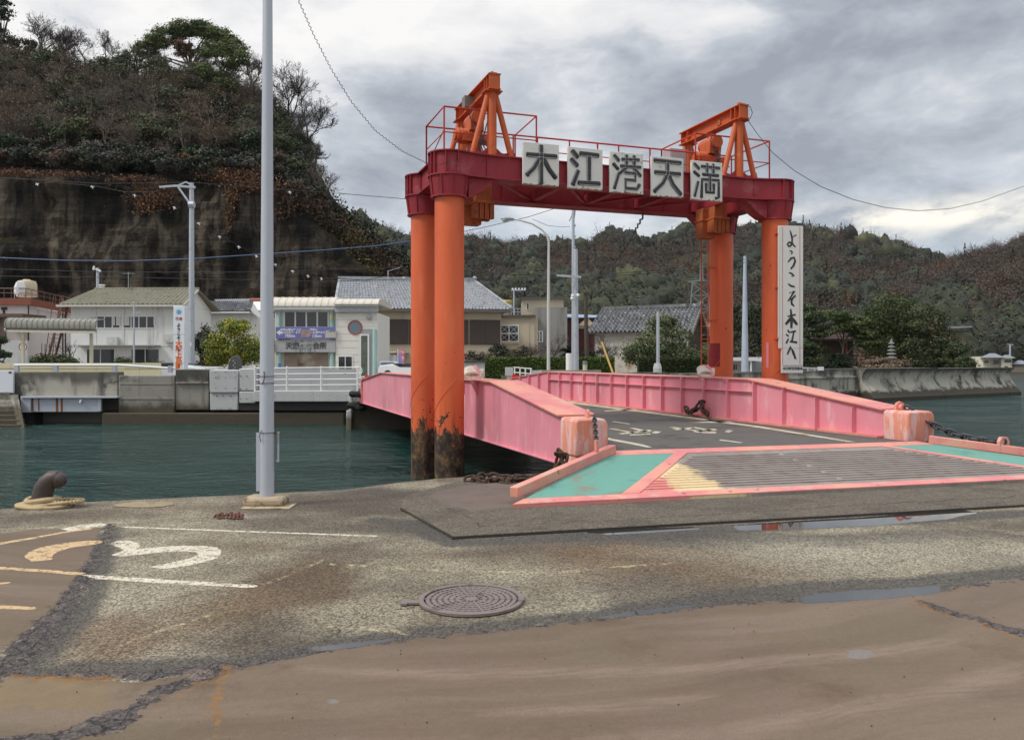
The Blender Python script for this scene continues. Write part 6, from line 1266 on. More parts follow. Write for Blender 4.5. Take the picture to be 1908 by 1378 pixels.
# big tiled house
D = 66; T = thing('tiled_house', 'large beige house with a grey tiled roof and brown shutters behind the orange columns', 'house', (X(780, D), D, LAND)); fr = frame((X(790, D), D, 0), R(7))
hw = 6.3; BEIGE = surf('beige_stucco', (.55, .47, .34), .85, .08, .7, .15, 15, streak=((.38, .33, .25), .25, 2)); BROWN = surf('brown_storm_shutter', (.075, .055, .045), .6, .2, 2, .1, 20)
zE, zR = 5.55, 8.2
m = MB(); m.bx(-hw, hw, 0, 7.5, LAND, zE + .3, fr); m.ext([fr(-hw, 0, zE + .2), fr(-hw, 7.5, zE + .2), fr(-hw, 3.75, zR - .2)], fr(.12, 0, 0) - fr(0, 0, 0)); m.build('wall', BEIGE, T, smooth=False)
m = MB(); e = .75
ribbed(m, fr(-hw - e, -e, zE), fr(hw + e, -e, zE), fr(-hw - e, 3.75, zR), fr(hw - 2.0, 3.75, zR), 52, .09, 14); ribbed(m, fr(hw + e, -e, zE), fr(hw + e, 8.2, zE), fr(hw - 2.0, 3.75, zR), fr(hw - 1.98, 3.8, zR), 26, .08, 10); ribbed(m, fr(-hw - e, 8.2, zE), fr(hw + e, 8.2, zE), fr(-hw - e, 3.75, zR), fr(hw - 2., 3.75, zR), 20, .05, 3)
rf = m.build('roof', TILE, T)
m = MB(); m.bar(fr(-hw - e - .1, 3.75, zR + .14), fr(hw - 1.9, 3.75, zR + .14), .34, .38); m.bar(fr(hw - 1.9, 3.75, zR + .05), fr(hw + e, -e, zE + .1), .22, .22); m.bar(fr(-hw - e, 3.7, zR + .02), fr(-hw - e, -e, zE + .05), .2, .16); m.ball(fr(hw - 1.9, 3.75, zR + .3), .2); m.build('ridge_tile', TILE, rf)
m = MB(); m.bar(fr(-hw - e, 3.75, zR - .28), fr(-hw - e, -e, zE - .18), .06, .2); m.bar(fr(-hw - e, 3.75, zR - .28), fr(-hw - e, 8.2, zE - .18), .06, .2); m.bx(-hw - e, hw + e, -e, -.0, zE - .22, zE - .1, fr); m.build('eave_board', flat('brown_eave_board', (.16, .12, .09)), T)
m = MB()
for a, w in ((-2.9, 1.65), (-1.2, 1.45), (.4, 1.6), (2.1, 1.5), (3.7, 1.3), (5.0, 1.2), (-4.5, 1.5), (-6.1, 1.3)): m.bx(a, a + w, -.10, -.02, 2.75, 4.75, fr)
m.build('storm_shutter', BROWN, T, bevel=.02)
m = MB(); m.bx(3.0, 6.2, -1.6, -.05, 1.85, 1.93, fr); m.bx(-3.6, -1.2, -1.2, -.05, 1.95, 2.02, fr); m.build('porch_roof', flat('dark_red_porch', (.11, .05, .045)), T)
m = MB(); m.tube([fr(-2.9, 1., zE + 1.4), fr(-2.9, 1., zE + 3.2)], .04, 8); m.bar(fr(-2.9, 1, zE + 3.2), fr(-1.9, 1, zE + 3.5), .04, .04); m.build('roof_pole', GALV, T)
# white house at left
D = 58; fr = frame((X(232, D), D, 0), R(-1)); T = thing('white_house', 'two storey white house with a mossy ribbed metal roof at left', 'house', (X(232, D), D, LAND))
WST = surf('grey_white_stucco', (.72, .72, .69), .8, .07, .6, .1, 12, streak=((.42, .41, .38), .3, 1.5)); hw = 3.85; zE, zR = 5.35, 6.75
m = MB(); m.bx(-hw, hw, 0, 6, LAND, zE + .05, fr); m.ext([fr(hw - .1, 0, zE), fr(hw - .1, 6, zE), fr(hw - .1, 3, zR - .1)], fr(.1, 0, 0) - fr(0, 0, 0)); m.build('wall', WST, T, smooth=False)
m = MB(); ribbed(m, fr(-hw - .7, -.55, zE), fr(hw + .6, -.55, zE), fr(-hw + .1, 3, zR), fr(hw + .25, 3, zR), 27, .10, 0); ribbed(m, fr(-hw - .7, 6.5, zE), fr(hw + .6, 6.5, zE), fr(-hw + .1, 3, zR), fr(hw + .25, 3, zR), 12, .08, 0)
m.tube([fr(-hw + .1, 3, zR + .06), fr(hw + .3, 3, zR + .06)], .09, 8); m.build('roof', surf('mossy_metal_roof', (.21, .195, .135), .75, .25, 1.4, .2, 15, dirt=((.12, .115, .075), .42, 1.6)), T, smooth=False)
m = MB(); m.bx(-hw - .7, hw + .6, -.66, -.54, zE - .12, zE + .02, fr); m.tube([fr(hw + .1, -.5, zE - .1), fr(hw + .02, -.08, zE - .5), fr(hw + .02, -.08, LAND)], .05, 7); m.bar(fr(hw + .6, -.55, zE - .05), fr(hw + .25, 3, zR - .05), .05, .16); m.build('gutter', flat('cream_gutter', (.58, .56, .50)), T)
win(T, fr, X(166, D) - X(232, D), X(224, D) - X(232, D), Z(611, D), Z(589, D), -.0, 4, 1, .06); win(T, fr, X(230, D) - X(232, D), X(289, D) - X(232, D), Z(611, D), Z(589, D), -.0, 4, 1, .06)
m = MB()
for x, w in ((167, 12), (216, 9), (231, 10), (286, 4), (209, 5)): pbx(m, x, x + w, 590, 606, D - .06, .012)
m.build('curtain', CURTAIN, T)
for k, (a_, z_) in enumerate(((-1.1, 2.55), (2.9, 2.75))): m = MB(); m.bx(a_, a_ + .75, -.36, -.06, z_, z_ + .55, fr); m.lathe([(.2, 0), (.2, .015)], fr(a_ + .3, -.365, z_ + .28), 16, (Vector((1, 0, 0)), UP, Vector((0, -1, 0)))); m.build('air_conditioner', flat('air_conditioner_%d' % k, (.55, .55, .52)), T)
m = MB(); m.bx(-hw, hw, -.012, -.002, 2.42, 2.46, fr); [m.bx(x_ - .012, x_ + .012, -.010, -.002, 2.46, zE - .1, fr) for x_ in (-2., 0.02, 2.05)]; m.build('wall_joint', flat('stucco_joint', (.38, .38, .36)), T)
m = MB(); p_ = fr(-1.2, 3, zR); m.tube([p_, p_ + UP * 1.3], .02, 5); m.bar(p_ + UP * 1.2 + Vector((-.45, 0, 0)), p_ + UP * 1.2 + Vector((.45, 0, 0)), .02, .02); [m.bar(p_ + UP * 1.2 + Vector((x_, -.25, 0)), p_ + UP * 1.2 + Vector((x_, .25, 0)), .015, .015) for x_ in (-.4, -.2, 0, .2, .4)]; m.build('antenna', GALV, T)
m = MB(); m.bx(-3.2, 2.6, -1.0, -.02, Z(644.5, D), Z(643, D), fr); m.build('awning', flat('grey_awning', (.35, .34, .31)), T)
win(T, fr, -2.7, -.7, 1.0, Z(650, D), -.0, 2, 1, .05); win(T, fr, .5, 2.5, 1.0, Z(650, D), -.0, 2, 1, .05)
# pink white building at the left edge with stairs, tank and brown rail
D = 62; T = thing('stucco_building', 'pinkish white flat roofed building with a brown parapet at the left edge', 'building', (X(40, D), D, LAND)); fr = frame((0, 0, 0))
PST = surf('pinkish_stucco', (.72, .66, .63), .85, .08, .6, .15, 12, streak=((.40, .34, .31), .35, 1.5)); PBR = surf('brown_parapet_paint', (.23, .075, .045), .65, .15, 1, .1, 12)
m = MB(); pbx(m, -80, 52, 565, 700, D, 6); m.hexa([Vector((X(52, D), D + .01, LAND)), Vector((X(140, 67), 67, LAND)), Vector((X(138, 68), 68, LAND)), Vector((X(52, D), D + 6, LAND))] + [Vector((X(52, D), D + .01, Z(575, D))), Vector((X(140, 67), 67, Z(584, 67))), Vector((X(138, 68), 68, Z(584, 67))), Vector((X(52, D), D + 6, Z(575, D)))])
m.build('wall', PST, T, smooth=False)
m = MB(); pbx(m, -80, 57, 555, 568, D - .3, .3); m.bar(Vector((X(57, D), D - .2, Z(562, D))), Vector((X(142, 66.6), 66.6, Z(579, 66.6))), .25, .52); m.build('parapet', PBR, T, smooth=False)
m = MB(); zr = lambda x, y, d: Vector((X(x, d), d, Z(y, d)))
for (a, b) in ((zr(-60, 537, D), zr(48, 537, D)), (zr(48, 537, D), zr(135, 556, 66.6))):
    m.tube([a, b], .035, 6); m.tube([a - UP * .35, b - UP * .35], .02, 5)
    for k in range(9): p = a.lerp(b, k / 8); m.tube([p, p - UP * .75], .022, 5)
m.build('roof_rail', flat('brown_rail', (.19, .085, .06)), T)
m = MB(); pbx(m, 2, 13, 572, 577, D - .05, .04); pbx(m, 5, 9, 577, 586, D - .05, .04); m.build('dark_vent', flat('dark_vent_brown', (.05, .03, .025)), T)
m = MB()
for x in (53, 117, 122): m.tube([zr(x, 566, D - .15), zr(x, 700, D - .15)], .05, 6)
m.build('drain_pipe', flat('dark_pipe', (.04, .035, .035)), T)
m = MB()     # outside stair
for s in (0, .9):
    m.bar(zr(84, 690, D - 1.2) + Vector((0, s, 0)), zr(118, 556, D - 1.2) + Vector((0, s, 0)), .05, .16); m.tube([zr(84, 668, D - 1.2) + Vector((0, s, 0)), zr(100, 550, D - 1.2) + Vector((0, s, 0))], .03, 5); m.tube([zr(104, 612, D - 1.2) + Vector((0, s, 0)), zr(118, 550, D - 1.2) + Vector((0, s, 0))], .025, 5)
for k in range(18): p = zr(84, 690, D - 1.2).lerp(zr(118, 556, D - 1.2), k / 18); m.bx(p.x - .28, p.x + .28, p.y, p.y + .9, p.z, p.z + .03)
for x in (78, 84, 92, 104): m.tube([zr(x, 640, D - 1.3), zr(x, 690, D - 1.3)], .03, 5)
m.build('outside_stair', flat('rusty_stair_brown', (.17, .085, .065)), T)
m = MB(); pbx(m, -40, 42, 584, 590, D - 3, 3); pbx(m, 5, 9, 590, 655, D - 2.8, .2); pbx(m, -40, 5, 591, 655, D - 1, .1); m.build('lean_to', flat('lean_to_brown', (.13, .085, .065)), T)
t = thing('water_tank', 'cream plastic water tank on the roof at the left edge', 'tank', tuple(zr(50, 553, D + 1.5))); c = zr(50, 553, D + 1.5); m = MB(); m.lathe([(.70, 0), (.72, .1), (.70, .5), (.72, .55), (.70, 1.0), (.62, 1.22), (.25, 1.3), (.25, 1.36)], c, 24); m.build('body', surf('cream_plastic_tank', (.62, .53, .38), .6, .08, 1, .05), t)
t = thing('cooling_unit', 'white tapered cooling unit on the roof beside the cream tank', 'cooling unit', tuple(zr(37, 556, D))); c = zr(37, 556, D + .3); m = MB(); m.lathe([(.42, .3), (.46, .35), (.46, .85), (.40, 1.0), (.30, 1.25), (.18, 1.28)], c, 4); m.build('housing', WHITE, t, smooth=False); m = MB(); [m.cyl(c + Vector((x, y, 0)), c + Vector((x, y, .35)), .03, n=6) for x in (-.25, .25) for y in (-.25, .25)]; m.build('leg', GALV, t)
t = thing('garden_wall', 'plain pale concrete garden wall behind the bus shelter', 'wall', tuple(zr(28, 690, 50))); m = MB(); pbx(m, -40, 51, 634, 700, 50, .2); m.build('slab', CONC_NEW, t)
# low house with dark roof, and grey roof with a solar heater
D = 68; T = thing('low_house', 'low white house with a dark tiled roof behind the yellow green tree', 'house', (X(415, D), D, LAND)); m = MB(); pbx(m, 342, 478, 578, 700, D, 5); m.ext([zr(460, 579, D), zr(482, 579, D + 5), zr(470, 563, D + 2.5)], (-.1, 0, 0)); m.ext([zr(466, 581, D - .3), zr(488, 594, D - .3), zr(472, 566, D - .2)], (0, .3, 0)); m.build('wall', WST, T, smooth=False)
m = MB(); ribbed(m, zr(330, 580, D - .6), zr(468, 580, D - .6), zr(345, 562, D + 2.5), zr(472, 561, D + 2.5), 34, .09, 8); m.build('roof', TILE_OLD, T); m = MB(); pbx(m, 334, 466, 580.5, 583, D - .62, .06); m.build('gutter', WHITE, T)
D = 74; T = thing('grey_roof_house', 'house roof of light grey tiles just left of the pale pole', 'house', (X(470, D), D, LAND)); m = MB(); ribbed(m, zr(420, 596, D), zr(512, 596, D), zr(400, 558, D + 3.5), zr(500, 556, D + 3.5), 26, .08, 9); m.build('roof', TILE, T); m = MB(); pbx(m, 430, 508, 594, 700, D + .8, 4); m.build('wall', BEIGE, T)
t = thing('solar_heater', 'white solar water heater with rust red edge on the grey roof', 'solar heater', tuple(zr(478, 580, D - .2))); m = MB(); m.ext([zr(465, 580, D - .15), zr(488, 580, D - .15), zr(488, 563, D + 1.2), zr(467, 563, D + 1.2)], (0, -.05, .12)); m.build('panel', WHITE, t); m = MB(); m.tube([zr(466, 562, D + 1.2) + UP * .15, zr(490, 562, D + 1.2) + UP * .15], .18, 10); m.build('tank', flat('rust_red_tank', (.30, .09, .05)), t)
# beige flat building, grey concrete block and penthouse
D = 74; T = thing('flat_roof_building', 'beige and grey flat roofed building with a small roof hut, right of the tiled house', 'building', (X(980, D), D, LAND))
m = MB(); pbx(m, 905, 996, 590, 700, D, 6); pbx(m, 996, 1002, 590, 700, D + .1, 6); m.build('beige_wall', BEIGE, T, smooth=False)
m = MB(); pbx(m, 995, 1057, 572, 700, D + .4, 6); m.build('grey_wall', surf('grey_stained_render', (.30, .285, .26), .9, .15, .6, .2, 12, streak=((.15, .145, .14), .5, 1.2), dirt=((.44, .39, .32), .3, .5)), T, smooth=False)
m = MB(); pbx(m, 972, 1050, 557, 590, D + 2, 4); m.build('roof_hut', BEIGE, T, smooth=False); m = MB(); pbx(m, 968, 1053, 553.5, 557, D + 1.7, 4.6); pbx(m, 902, 998, 586.5, 590.5, D - .25, 6); m.build('roof_slab', flat('dark_roof_edge', (.10, .09, .08)), T, smooth=False)
win(T, fr, X(931, D), X(966, D), Z(636, D), Z(606, D), D, 2, 2, .09, cross=True); win(T, fr, X(999.5, D), X(1011, D), Z(636, D), Z(617, D), D + .4, 2, 1, .08, cross=True); win(T, fr, X(982, D), X(986.5, D), Z(574, D), Z(561.5, D), D + 2, 1, 1, .05)
m = MB(); pbx(m, 918, 924, 600, 690, D - .06, .05); pbx(m, 972, 986, 601, 690, D - .04, .05); pbx(m, 929, 968, 638.5, 640.5, D - .12, .1); m.build('pilaster', BEIGE, T, smooth=False)
m = MB()
for x in range(935, 975, 6): m.tube([zr(x, 588, D + .2), zr(x, 575, D + .2)], .03, 5)
for y in (575, 581): m.tube([zr(932, y, D + .2), zr(974, y, D + .2)], .025, 5)
m.build('roof_rail', flat('grey_green_rail', (.36, .40, .39)), T)
t = thing('roof_mast', 'grey mast with a crossarm of insulators on the flat roof', 'mast', tuple(zr(957.5, 588, D + 1))); m = MB(); m.tube([zr(957.5, 588, D + 1), zr(957.5, 537, D + 1)], .07, 8); m.bar(zr(953, 540.5, D + 1), zr(980, 540, D + 1), .1, .12); m.build('post', GALV, t); m = MB(); [m.ball(zr(x, 538.5, D + 1), .09, (1, 1, 1.3), 6) for x in (955, 961, 967, 973, 978)]; m.build('insulator', WHITE, t)
t = thing('water_tank', 'yellow capped water tank on the flat roof beside the mast', 'tank', tuple(zr(943, 588, D + 2))); c = zr(943, 588, D + 2); m = MB(); m.lathe([(.5, 0), (.55, .3), (.55, 1.0), (.5, 1.2)], c, 16); m.build('body', surf('tan_tank', (.42, .34, .22), .6), t); m = MB(); m.lathe([(.52, 1.2), (.56, 1.25), (.5, 1.45)], c, 16); m.build('cap', flat('yellow_cap', (.55, .38, .08)), t)
t = thing('green_house_sheds', 'white sheds with antennas between the tiled house and the flat roof', 'shed', tuple(zr(925, 590, 78))); m = MB(); pbx(m, 905, 933, 566, 600, 78, 3); m.build('wall', WHITE, t); m = MB(); m.ext([zr(896, 556, 77.5), zr(928, 566, 77.5), zr(935, 566, 80), zr(905, 556, 80)], (0, 0, .1)); m.build('roof', TILE_OLD, t)
t = thing('red_shed', 'dark red shed with a low gable behind the brown pole', 'shed', tuple(zr(1075, 690, 80))); m = MB(); pbx(m, 1056, 1112, 592, 700, 80, 5); m.build('wall', surf('dark_red_board', (.10, .03, .026), .8), t, smooth=False); m = MB(); m.ext([zr(1070, 612, 79.8), zr(1112, 612, 79.8), zr(1095, 590, 79.8)], (0, .1, 0)); pbx(m, 1074, 1112, 604, 607, 79.6, .5); m.build('gable', BEIGE, t, smooth=False); m = MB(); m.ext([zr(1050, 592, 79.7), zr(1113, 592, 79.7), zr(1113, 588, 84), zr(1056, 586, 84)], (0, 0, .06)); m.build('roof', flat('blue_grey_sheet', (.24, .33, .42)), t)
# old storehouse
D = 70; T = thing('old_storehouse', 'old storehouse with peeling plaster walls and a mottled tile roof', 'house', (X(1190, D), D, LAND)); fr2 = frame((X(1193, D), D, 0), R(-24)); hw = 4.1; zE, zR = 3.95, 6.05
PEEL = surf('peeling_lime_plaster', (.52, .48, .42), .9, .15, 1, .3, 12, dirt=((.34, .23, .11), .42, .55), dirt2=((.26, .25, .23), .35, 1.3)); DBR = surf('dark_weathered_boards', (.055, .038, .025), .9, .3, 2, .3, 12, dirt=((.15, .10, .05), .35, 1.4))
m = MB(); m.bx(-hw, hw, 0, 6, LAND, zE + .2, fr2); m.build('wall', PEEL, T, smooth=False)
m = MB(); m.ext([fr2(hw + .01, -.3, zE - .1), fr2(hw + .01, 6.3, zE - .1), fr2(hw + .01, 3, zR - .1)], fr2(.08, 0, 0) - fr2(0, 0, 0)); m.bx(hw + .005, hw + .05, .2, 5.8, 1.2, zE - .1, fr2); m.build('gable_boards', DBR, T, smooth=False)
m = MB(); ribbed(m, fr2(-hw - .5, -.6, zE - .1), fr2(hw + .55, -.6, zE - .1), fr2(-hw - .3, 3, zR), fr2(hw + .55, 3, zR), 25, .22, 9); ribbed(m, fr2(-hw - .5, 6.6, zE - .1), fr2(hw + .55, 6.6, zE - .1), fr2(-hw - .3, 3, zR), fr2(hw + .55, 3, zR), 14, .10, 3); m.bar(fr2(-hw - .3, 3, zR + .14), fr2(hw + .6, 3, zR + .2), .3, .28); m.ball(fr2(hw + .55, 3, zR + .35), .2); m.build('roof', TILE_OLD, T)
m = MB(); m.bar(fr2(hw + .5, -.6, zE - .25), fr2(hw + .5, 3, zR - .15), .1, .22); m.bar(fr2(hw + .5, 6.6, zE - .25), fr2(hw + .5, 3, zR - .15), .1, .22); m.bar(fr2(hw + .12, .4, zE - .1), fr2(hw + .12, 2.6, zR - 1.0), .08, .12); m.build('verge_board', flat('tan_verge', (.30, .22, .13)), T)
t = thing('low_shed', 'low dark red roofed shed beside the orange ladder', 'shed', tuple(zr(1310, 690, 82))); m = MB(); pbx(m, 1285, 1345, 625, 700, 82, 4); m.build('wall', DBR, t, smooth=False); m = MB(); m.ext([zr(1270, 625, 81), zr(1345, 622, 81), zr(1345, 600, 85), zr(1285, 602, 85)], (0, 0, .1)); m.build('roof', flat('brown_red_sheet', (.15, .065, .055)), t); m = MB(); m.ext([zr(1296, 616, 80.9), zr(1318, 616, 80.9), zr(1322, 606, 82.5), zr(1302, 606, 82.5)], (0, 0, .05)); m.build('skylight', flat('pale_sheet', (.45, .46, .46)), t)
t = thing('shore_house', 'dark timber house half hidden behind the trees right of the welcome sign', 'house', tuple(zr(1530, 690, 70))); m = MB(); pbx(m, 1520, 1590, 628, 700, 70, 4); m.build('wall', DBR, t, smooth=False); m = MB(); ribbed(m, zr(1508, 632, 69.2), zr(1600, 632, 69.2), zr(1516, 612, 72), zr(1592, 612, 72), 22, .08, 5); m.build('roof', flat('red_brown_tile', (.10, .055, .045)), t); OPOST = flat('orange_post', (.28, .10, .05)); [pbx(MB(), x_, x_ + 3, 634, 690, 69.9, .05).build('post', OPOST, t) for x_ in (1528, 1576)]
t = thing('garden_house', 'tan walled house with a thin dark roof behind the right hand trees', 'house', tuple(zr(1792, 690, 78))); m = MB(); pbx(m, 1772, 1796, 616, 690, 78, 4); m.build('wall', surf('tan_wall', (.30, .235, .14), .9), t, smooth=False); m = MB(); m.ext([zr(1764, 615, 77), zr(1812, 612, 77), zr(1812, 609.5, 82), zr(1764, 610, 82)], (0, 0, .12)); m.build('roof', flat('dark_thin_roof', (.06, .05, .045)), t)
# house across the bay
D = 130; T = thing('shore_villa', 'white two storey house with grey roofs on the far shore at right', 'house', (X(1860, D), D, LAND)); m = MB(); pbx(m, 1832, 1866, 664, 700, D, 5); pbx(m, 1866, 1886, 665, 700, D - .6, 5); pbx(m, 1888, 1912, 676, 700, D + 1, 5); m.build('wall', surf('pale_yellow_wall', (.62, .58, .46), .8), T, smooth=False)
m = MB(); hip = lambda a, b, c, dd, x0, x1: [m.add([zr(x0, a, D - 1), zr(x1, a, D - 1), zr(x1 + 1, a, D + 6), zr(x0 - 1, a, D + 6), zr((x0 * .62 + x1 * .38), b, D + 2.5), zr((x0 * .38 + x1 * .62), b, D + 2.5)], [(0, 1, 5, 4), (1, 2, 5), (2, 3, 4, 5), (3, 0, 4), (3, 2, 1, 0)])]; hip(666, 658, 0, 0, 1826, 1872); hip(667, 661, 0, 0, 1860, 1892); hip(678, 671, 0, 0, 1884, 1918); m.build('roof', flat('blue_grey_roof', (.20, .22, .25)), T, smooth=False)
m = MB(); [pbx(m, a, b, c, d_, D - .65, .05) for a, b, c, d_ in ((1835, 1842, 671, 676), (1852, 1862, 670, 678), (1872, 1885, 670, 675), (1836, 1850, 685, 690), (1872, 1878, 682, 692))]; m.build('window', GLASS, T)
t = thing('shore_bank', 'low brown stone bank under the far house', 'bank', tuple(zr(1880, 699, 124))); m = MB(); pbx(m, 1818, 2100, 692, 702, 124, 4); m.build('stones', surf('brown_bank', (.16, .12, .085), .95, .3, .6, .4, 3), t, smooth=False)
t = thing('utility_pole', 'thin pale pole behind the far white house', 'pole', tuple(zr(1882, 690, 133))); m = MB(); m.tube([zr(1882, 690, 133), zr(1882, 641, 133)], .13, 8); m.bar(zr(1877, 641, 133), zr(1888, 642, 133), .12, .12); m.build('shaft', GALV, t)
# public toilet with white canopy
D = 60; T = thing('toilet_block', 'low white public toilet with a curved canopy and red and blue pictograms', 'building', (X(1400, D), D, LAND)); m = MB(); pbx(m, 1366, 1420, 668, 700, D, 4); m.build('wall', flat('white_wall', (.70, .70, .70)), T, smooth=False)
m = MB(); pts = [(1269, 663), (1272, 665), (1300, 666), (1420, 665), (1420, 672), (1318, 672), (1310, 676), (1307, 684), (1306, 692), (1303, 692), (1303, 682), (1298, 673), (1285, 669.5), (1270, 666)]; m.ext([zr(x, y, D - 1.5) for x, y in pts], (0, 5, 0)); m.build('canopy', flat('white_canopy', (.74, .74, .74)), T)
m = MB(); m.cyl(zr(1286.5, 700, D - 1), zr(1286.5, 668, D - 1), .09, n=10); m.build('post', WHITE, T); pbx(MB(), 1398, 1401, 672, 700, D - 1.4, .15).build('post', WHITE, T)
m = MB(); pbx(m, 1385, 1398, 673, 700, D - .02, .03); pbx(m, 1402, 1420, 673, 700, D - .02, .03); m.build('doorway', flat('toilet_grey', (.30, .31, .32)), T, smooth=False)
for x, c in ((1368, (.03, .05, .15)), (1372, (.5, .03, .03))):
    m = MB(); p = zr(x, 683.5, D - .03); m.ball(p + UP * .16, .05, (1, .3, 1)); m.bx(p.x - .05, p.x + .05, p.y - .012, p.y, p.z - .2, p.z + .1); m.build('pictogram', flat('pictogram_%d' % x, c), T)
m = MB(); p = zr(1378, 681, D - .03); [m.bx(p.x - .12, p.x + .12, p.y - .01, p.y, p.z - .02 - .12 * k, p.z - .12 * k) for k in range(4)]; m.build('small_text_line', flat('text_grey', (.3, .3, .3)), T)

# ---------------------------------------------------------------- street furniture
D = 36; T = thing('bus_shelter', 'cream bus shelter with a curved ribbed grey roof behind the sea wall', 'shelter', (X(100, D), D, LAND)); m = MB()
arc = [(.15, 0), (.02, .12), (.0, .30), (.08, .46), (.30, .56), (.9, .60), (.9, .55), (.32, .5), (.14, .42), (.06, .30), (.08, .15), (.19, .03)]; zb = Z(616, D)
xa, xb = X(22, D), X(187, D); m.ext([Vector((xa, D - .5 + a, zb + z)) for a, z in arc], (xb - xa, 0, -.06))
for k in range(18): x = xa + (xb - xa) * k / 17; m.ext([Vector((x - .018, D - .52 + a, zb + .012 + z - .06 * k / 17)) for a, z in arc], (.036, 0, 0))
m.build('roof', surf('grey_green_shelter_roof', (.27, .265, .225), .6, .12, 1.5, .1, 20, streak=((.16, .155, .13), .4, 4)), T)
m = MB(); m.bar(Vector((xa, D - .4, zb - .02)), Vector((xb, D - .4, zb - .08)), .1, .1); m.bar(Vector((xa, D - .5, zb + .0)), Vector((xa - .15, D + .4, zb + .55)), .05, .1); m.build('fascia', flat('cream_fascia', (.62, .58, .48)), T)
CPOST = flat('cream_post', (.60, .56, .42))
for x in (41.5, 169): m = MB(); pbx(m, x - 2.4, x + 2.4, 612, 705, D, .12); m.build('post', CPOST, T)
t = thing('bus_stop_sign', 'round red rimmed bus stop sign on a post with a grey box below', 'sign', (X(42, 37), 37, LAND)); c = zr(43, 646, 36.9); AX3 = (Vector((1, 0, 0)), UP, Vector((0, -1, 0))); m = MB(); m.lathe([(.185, 0), (.185, .02)], c, 28, AX3); m.build('disc', WHITE, t); m = MB(); m.tube([c + Vector((.175 * math.cos(a), -.02, .175 * math.sin(a))) for a in [k * .2244 for k in range(28)]], .02, 6, closed=True); m.build('rim', flat('red_rim', (.42, .06, .06)), t); m = MB(); m.cyl((c.x, 37, LAND), (c.x, 37, c.z), .03, n=8); pbx(m, 34, 52, 661, 677, 36.9, .1); m.build('post', GALV, t)
t = thing('welcome_pillar', 'white pillar sign with a blue round emblem and orange vertical writing', 'sign', (X(333, 35), 35, LAND)); D = 35; m = MB(); pbx(m, 323, 344, 570, 705, D, .4); m.build('body', surf('white_pillar_sheet', (.74, .77, .80), .4, .03, 1, .02), t, bevel=.02)
ex = Vector((1, 0, 0)); zt_ = lambda y: (X(333, D), D - .004, Z(y, D)); RED = flat('sign_red', (.48, .05, .06)); ORG = flat('sign_orange', (.75, .17, .04))
for i, ch in enumerate('歓迎'): txt(ch, .14, (X(330 + 6.5 * i, D), D - .004, Z(594, D)), ex, UP, RED, 'letter', t, .004)
for i, ch in enumerate('ようこそ'): txt(ch, .17, zt_(606 + 8 * i), ex, UP, INK, 'letter', t, .008)
for i, ch in enumerate('大崎上島町'): txt(ch, .27, zt_(640.5 + 10.6 * i), ex, UP, ORG, 'letter', t, .016)
m = MB(); c = zr(333, 580.5, D - .004); m.lathe([(.11, 0), (.11, .006)], c, 24, AX3); m.build('emblem', flat('emblem_blue', (.10, .42, .66)), t); m = MB(); m.tube([c + Vector((.085 * math.cos(a), -.008, .085 * math.sin(a) * (.9 if a < 3 else .5))) for a in [.3 + k * .5 for k in range(9)]], .012, 6); m.build('emblem_swirl', WHITE, t)
m = MB(); [pbx(m, 323, 344, y, y + .5, D - .005, .01) for y in (622.5, 676)]; m.build('joint', flat('joint_grey', (.3, .3, .3)), t)
def pole(name, label, px, yt, d, r0, r1, mt=GALV, lean=0., zb=LAND, group=None):
    t = thing(name, label, 'pole', (X(px, d), d, zb), group); m = MB(); m.tube([(X(px, d), d, zb), (X(px + lean, d), d, Z(yt, d))], [r0, r1], 14); m.build('shaft', mt, t); return t
t = pole('utility_pole', 'tall grey pole with a braced side arm before the dark cliff', 357, 341, 45, .17, .12); m = MB(); q = lambda x, y: zr(x, y, 44.9); m.bar(q(297, 348.5), q(330, 346), .09, .11); m.bar(q(330, 346.5), q(364, 349), .09, .12); m.bar(q(331, 346), q(347, 339), .07, .07); m.bar(q(347, 339), q(364, 350), .07, .08); m.bar(q(331, 347), q(355, 381), .08, .09); m.tube([q(352, 381), q(362, 381)], .18, 8); m.build('side_arm', GALV, t); m = MB(); pbx(m, 354, 356.5, 638, 645, 44.8, .02); m.build('white_tag', WHITE, t)
m = MB()
for k in range(8): m.cyl(zr(357 + (4 if k % 2 else -4), 500 + 22 * k, 45), zr(357 + (8 if k % 2 else -8), 500 + 22 * k, 45), .012, n=5)
m.build('step_bolt', GALV, t)
t = pole('steel_post', 'slim grey steel post with a small bracket in front of the white house', 249.5, 564, 46, .06, .045); m = MB(); m.bar(zr(250, 583, 45.9), zr(260, 581, 45.9), .08, .06); m.ball(zr(249.5, 564, 46), .06); m.build('bracket', GALV, t)
t = pole('roof_pole', 'short pale pole with insulators above the mossy roof', 182, 499, 70, .13, .12, zb=4); m = MB(); m.bar(zr(174, 500, 69.9), zr(187, 504, 69.9), .1, .1); [m.ball(zr(x, y, 69.9), .12, n=6) for x, y in ((175, 498), (186, 505), (174.5, 501))]; m.build('insulator', WHITE, t); m = MB(); c = zr(190, 540, 69); m.lathe([(.2, 0), (.2, .35), (.28, .36), (.28, .42), (.2, .45)], c, 12); m.build('vent', CREAM, t)
t = thing('street_lamp', 'tall pale street lamp with a long curved arm over the hedge', 'street lamp', (X(1022, 45), 45, LAND)); q = lambda x, y: zr(x, y, 45); m = MB(); m.tube([q(1022, 715), q(1022, 560), q(1022.5, 450), q(1019, 438), q(1010, 428), q(992, 417), q(970, 410.5), q(955, 408.5)], [.10, .085, .065, .06, .055, .05, .045, .04], 12); m.build('shaft', surf('cream_lamp_post', (.55, .54, .50), .5), t)
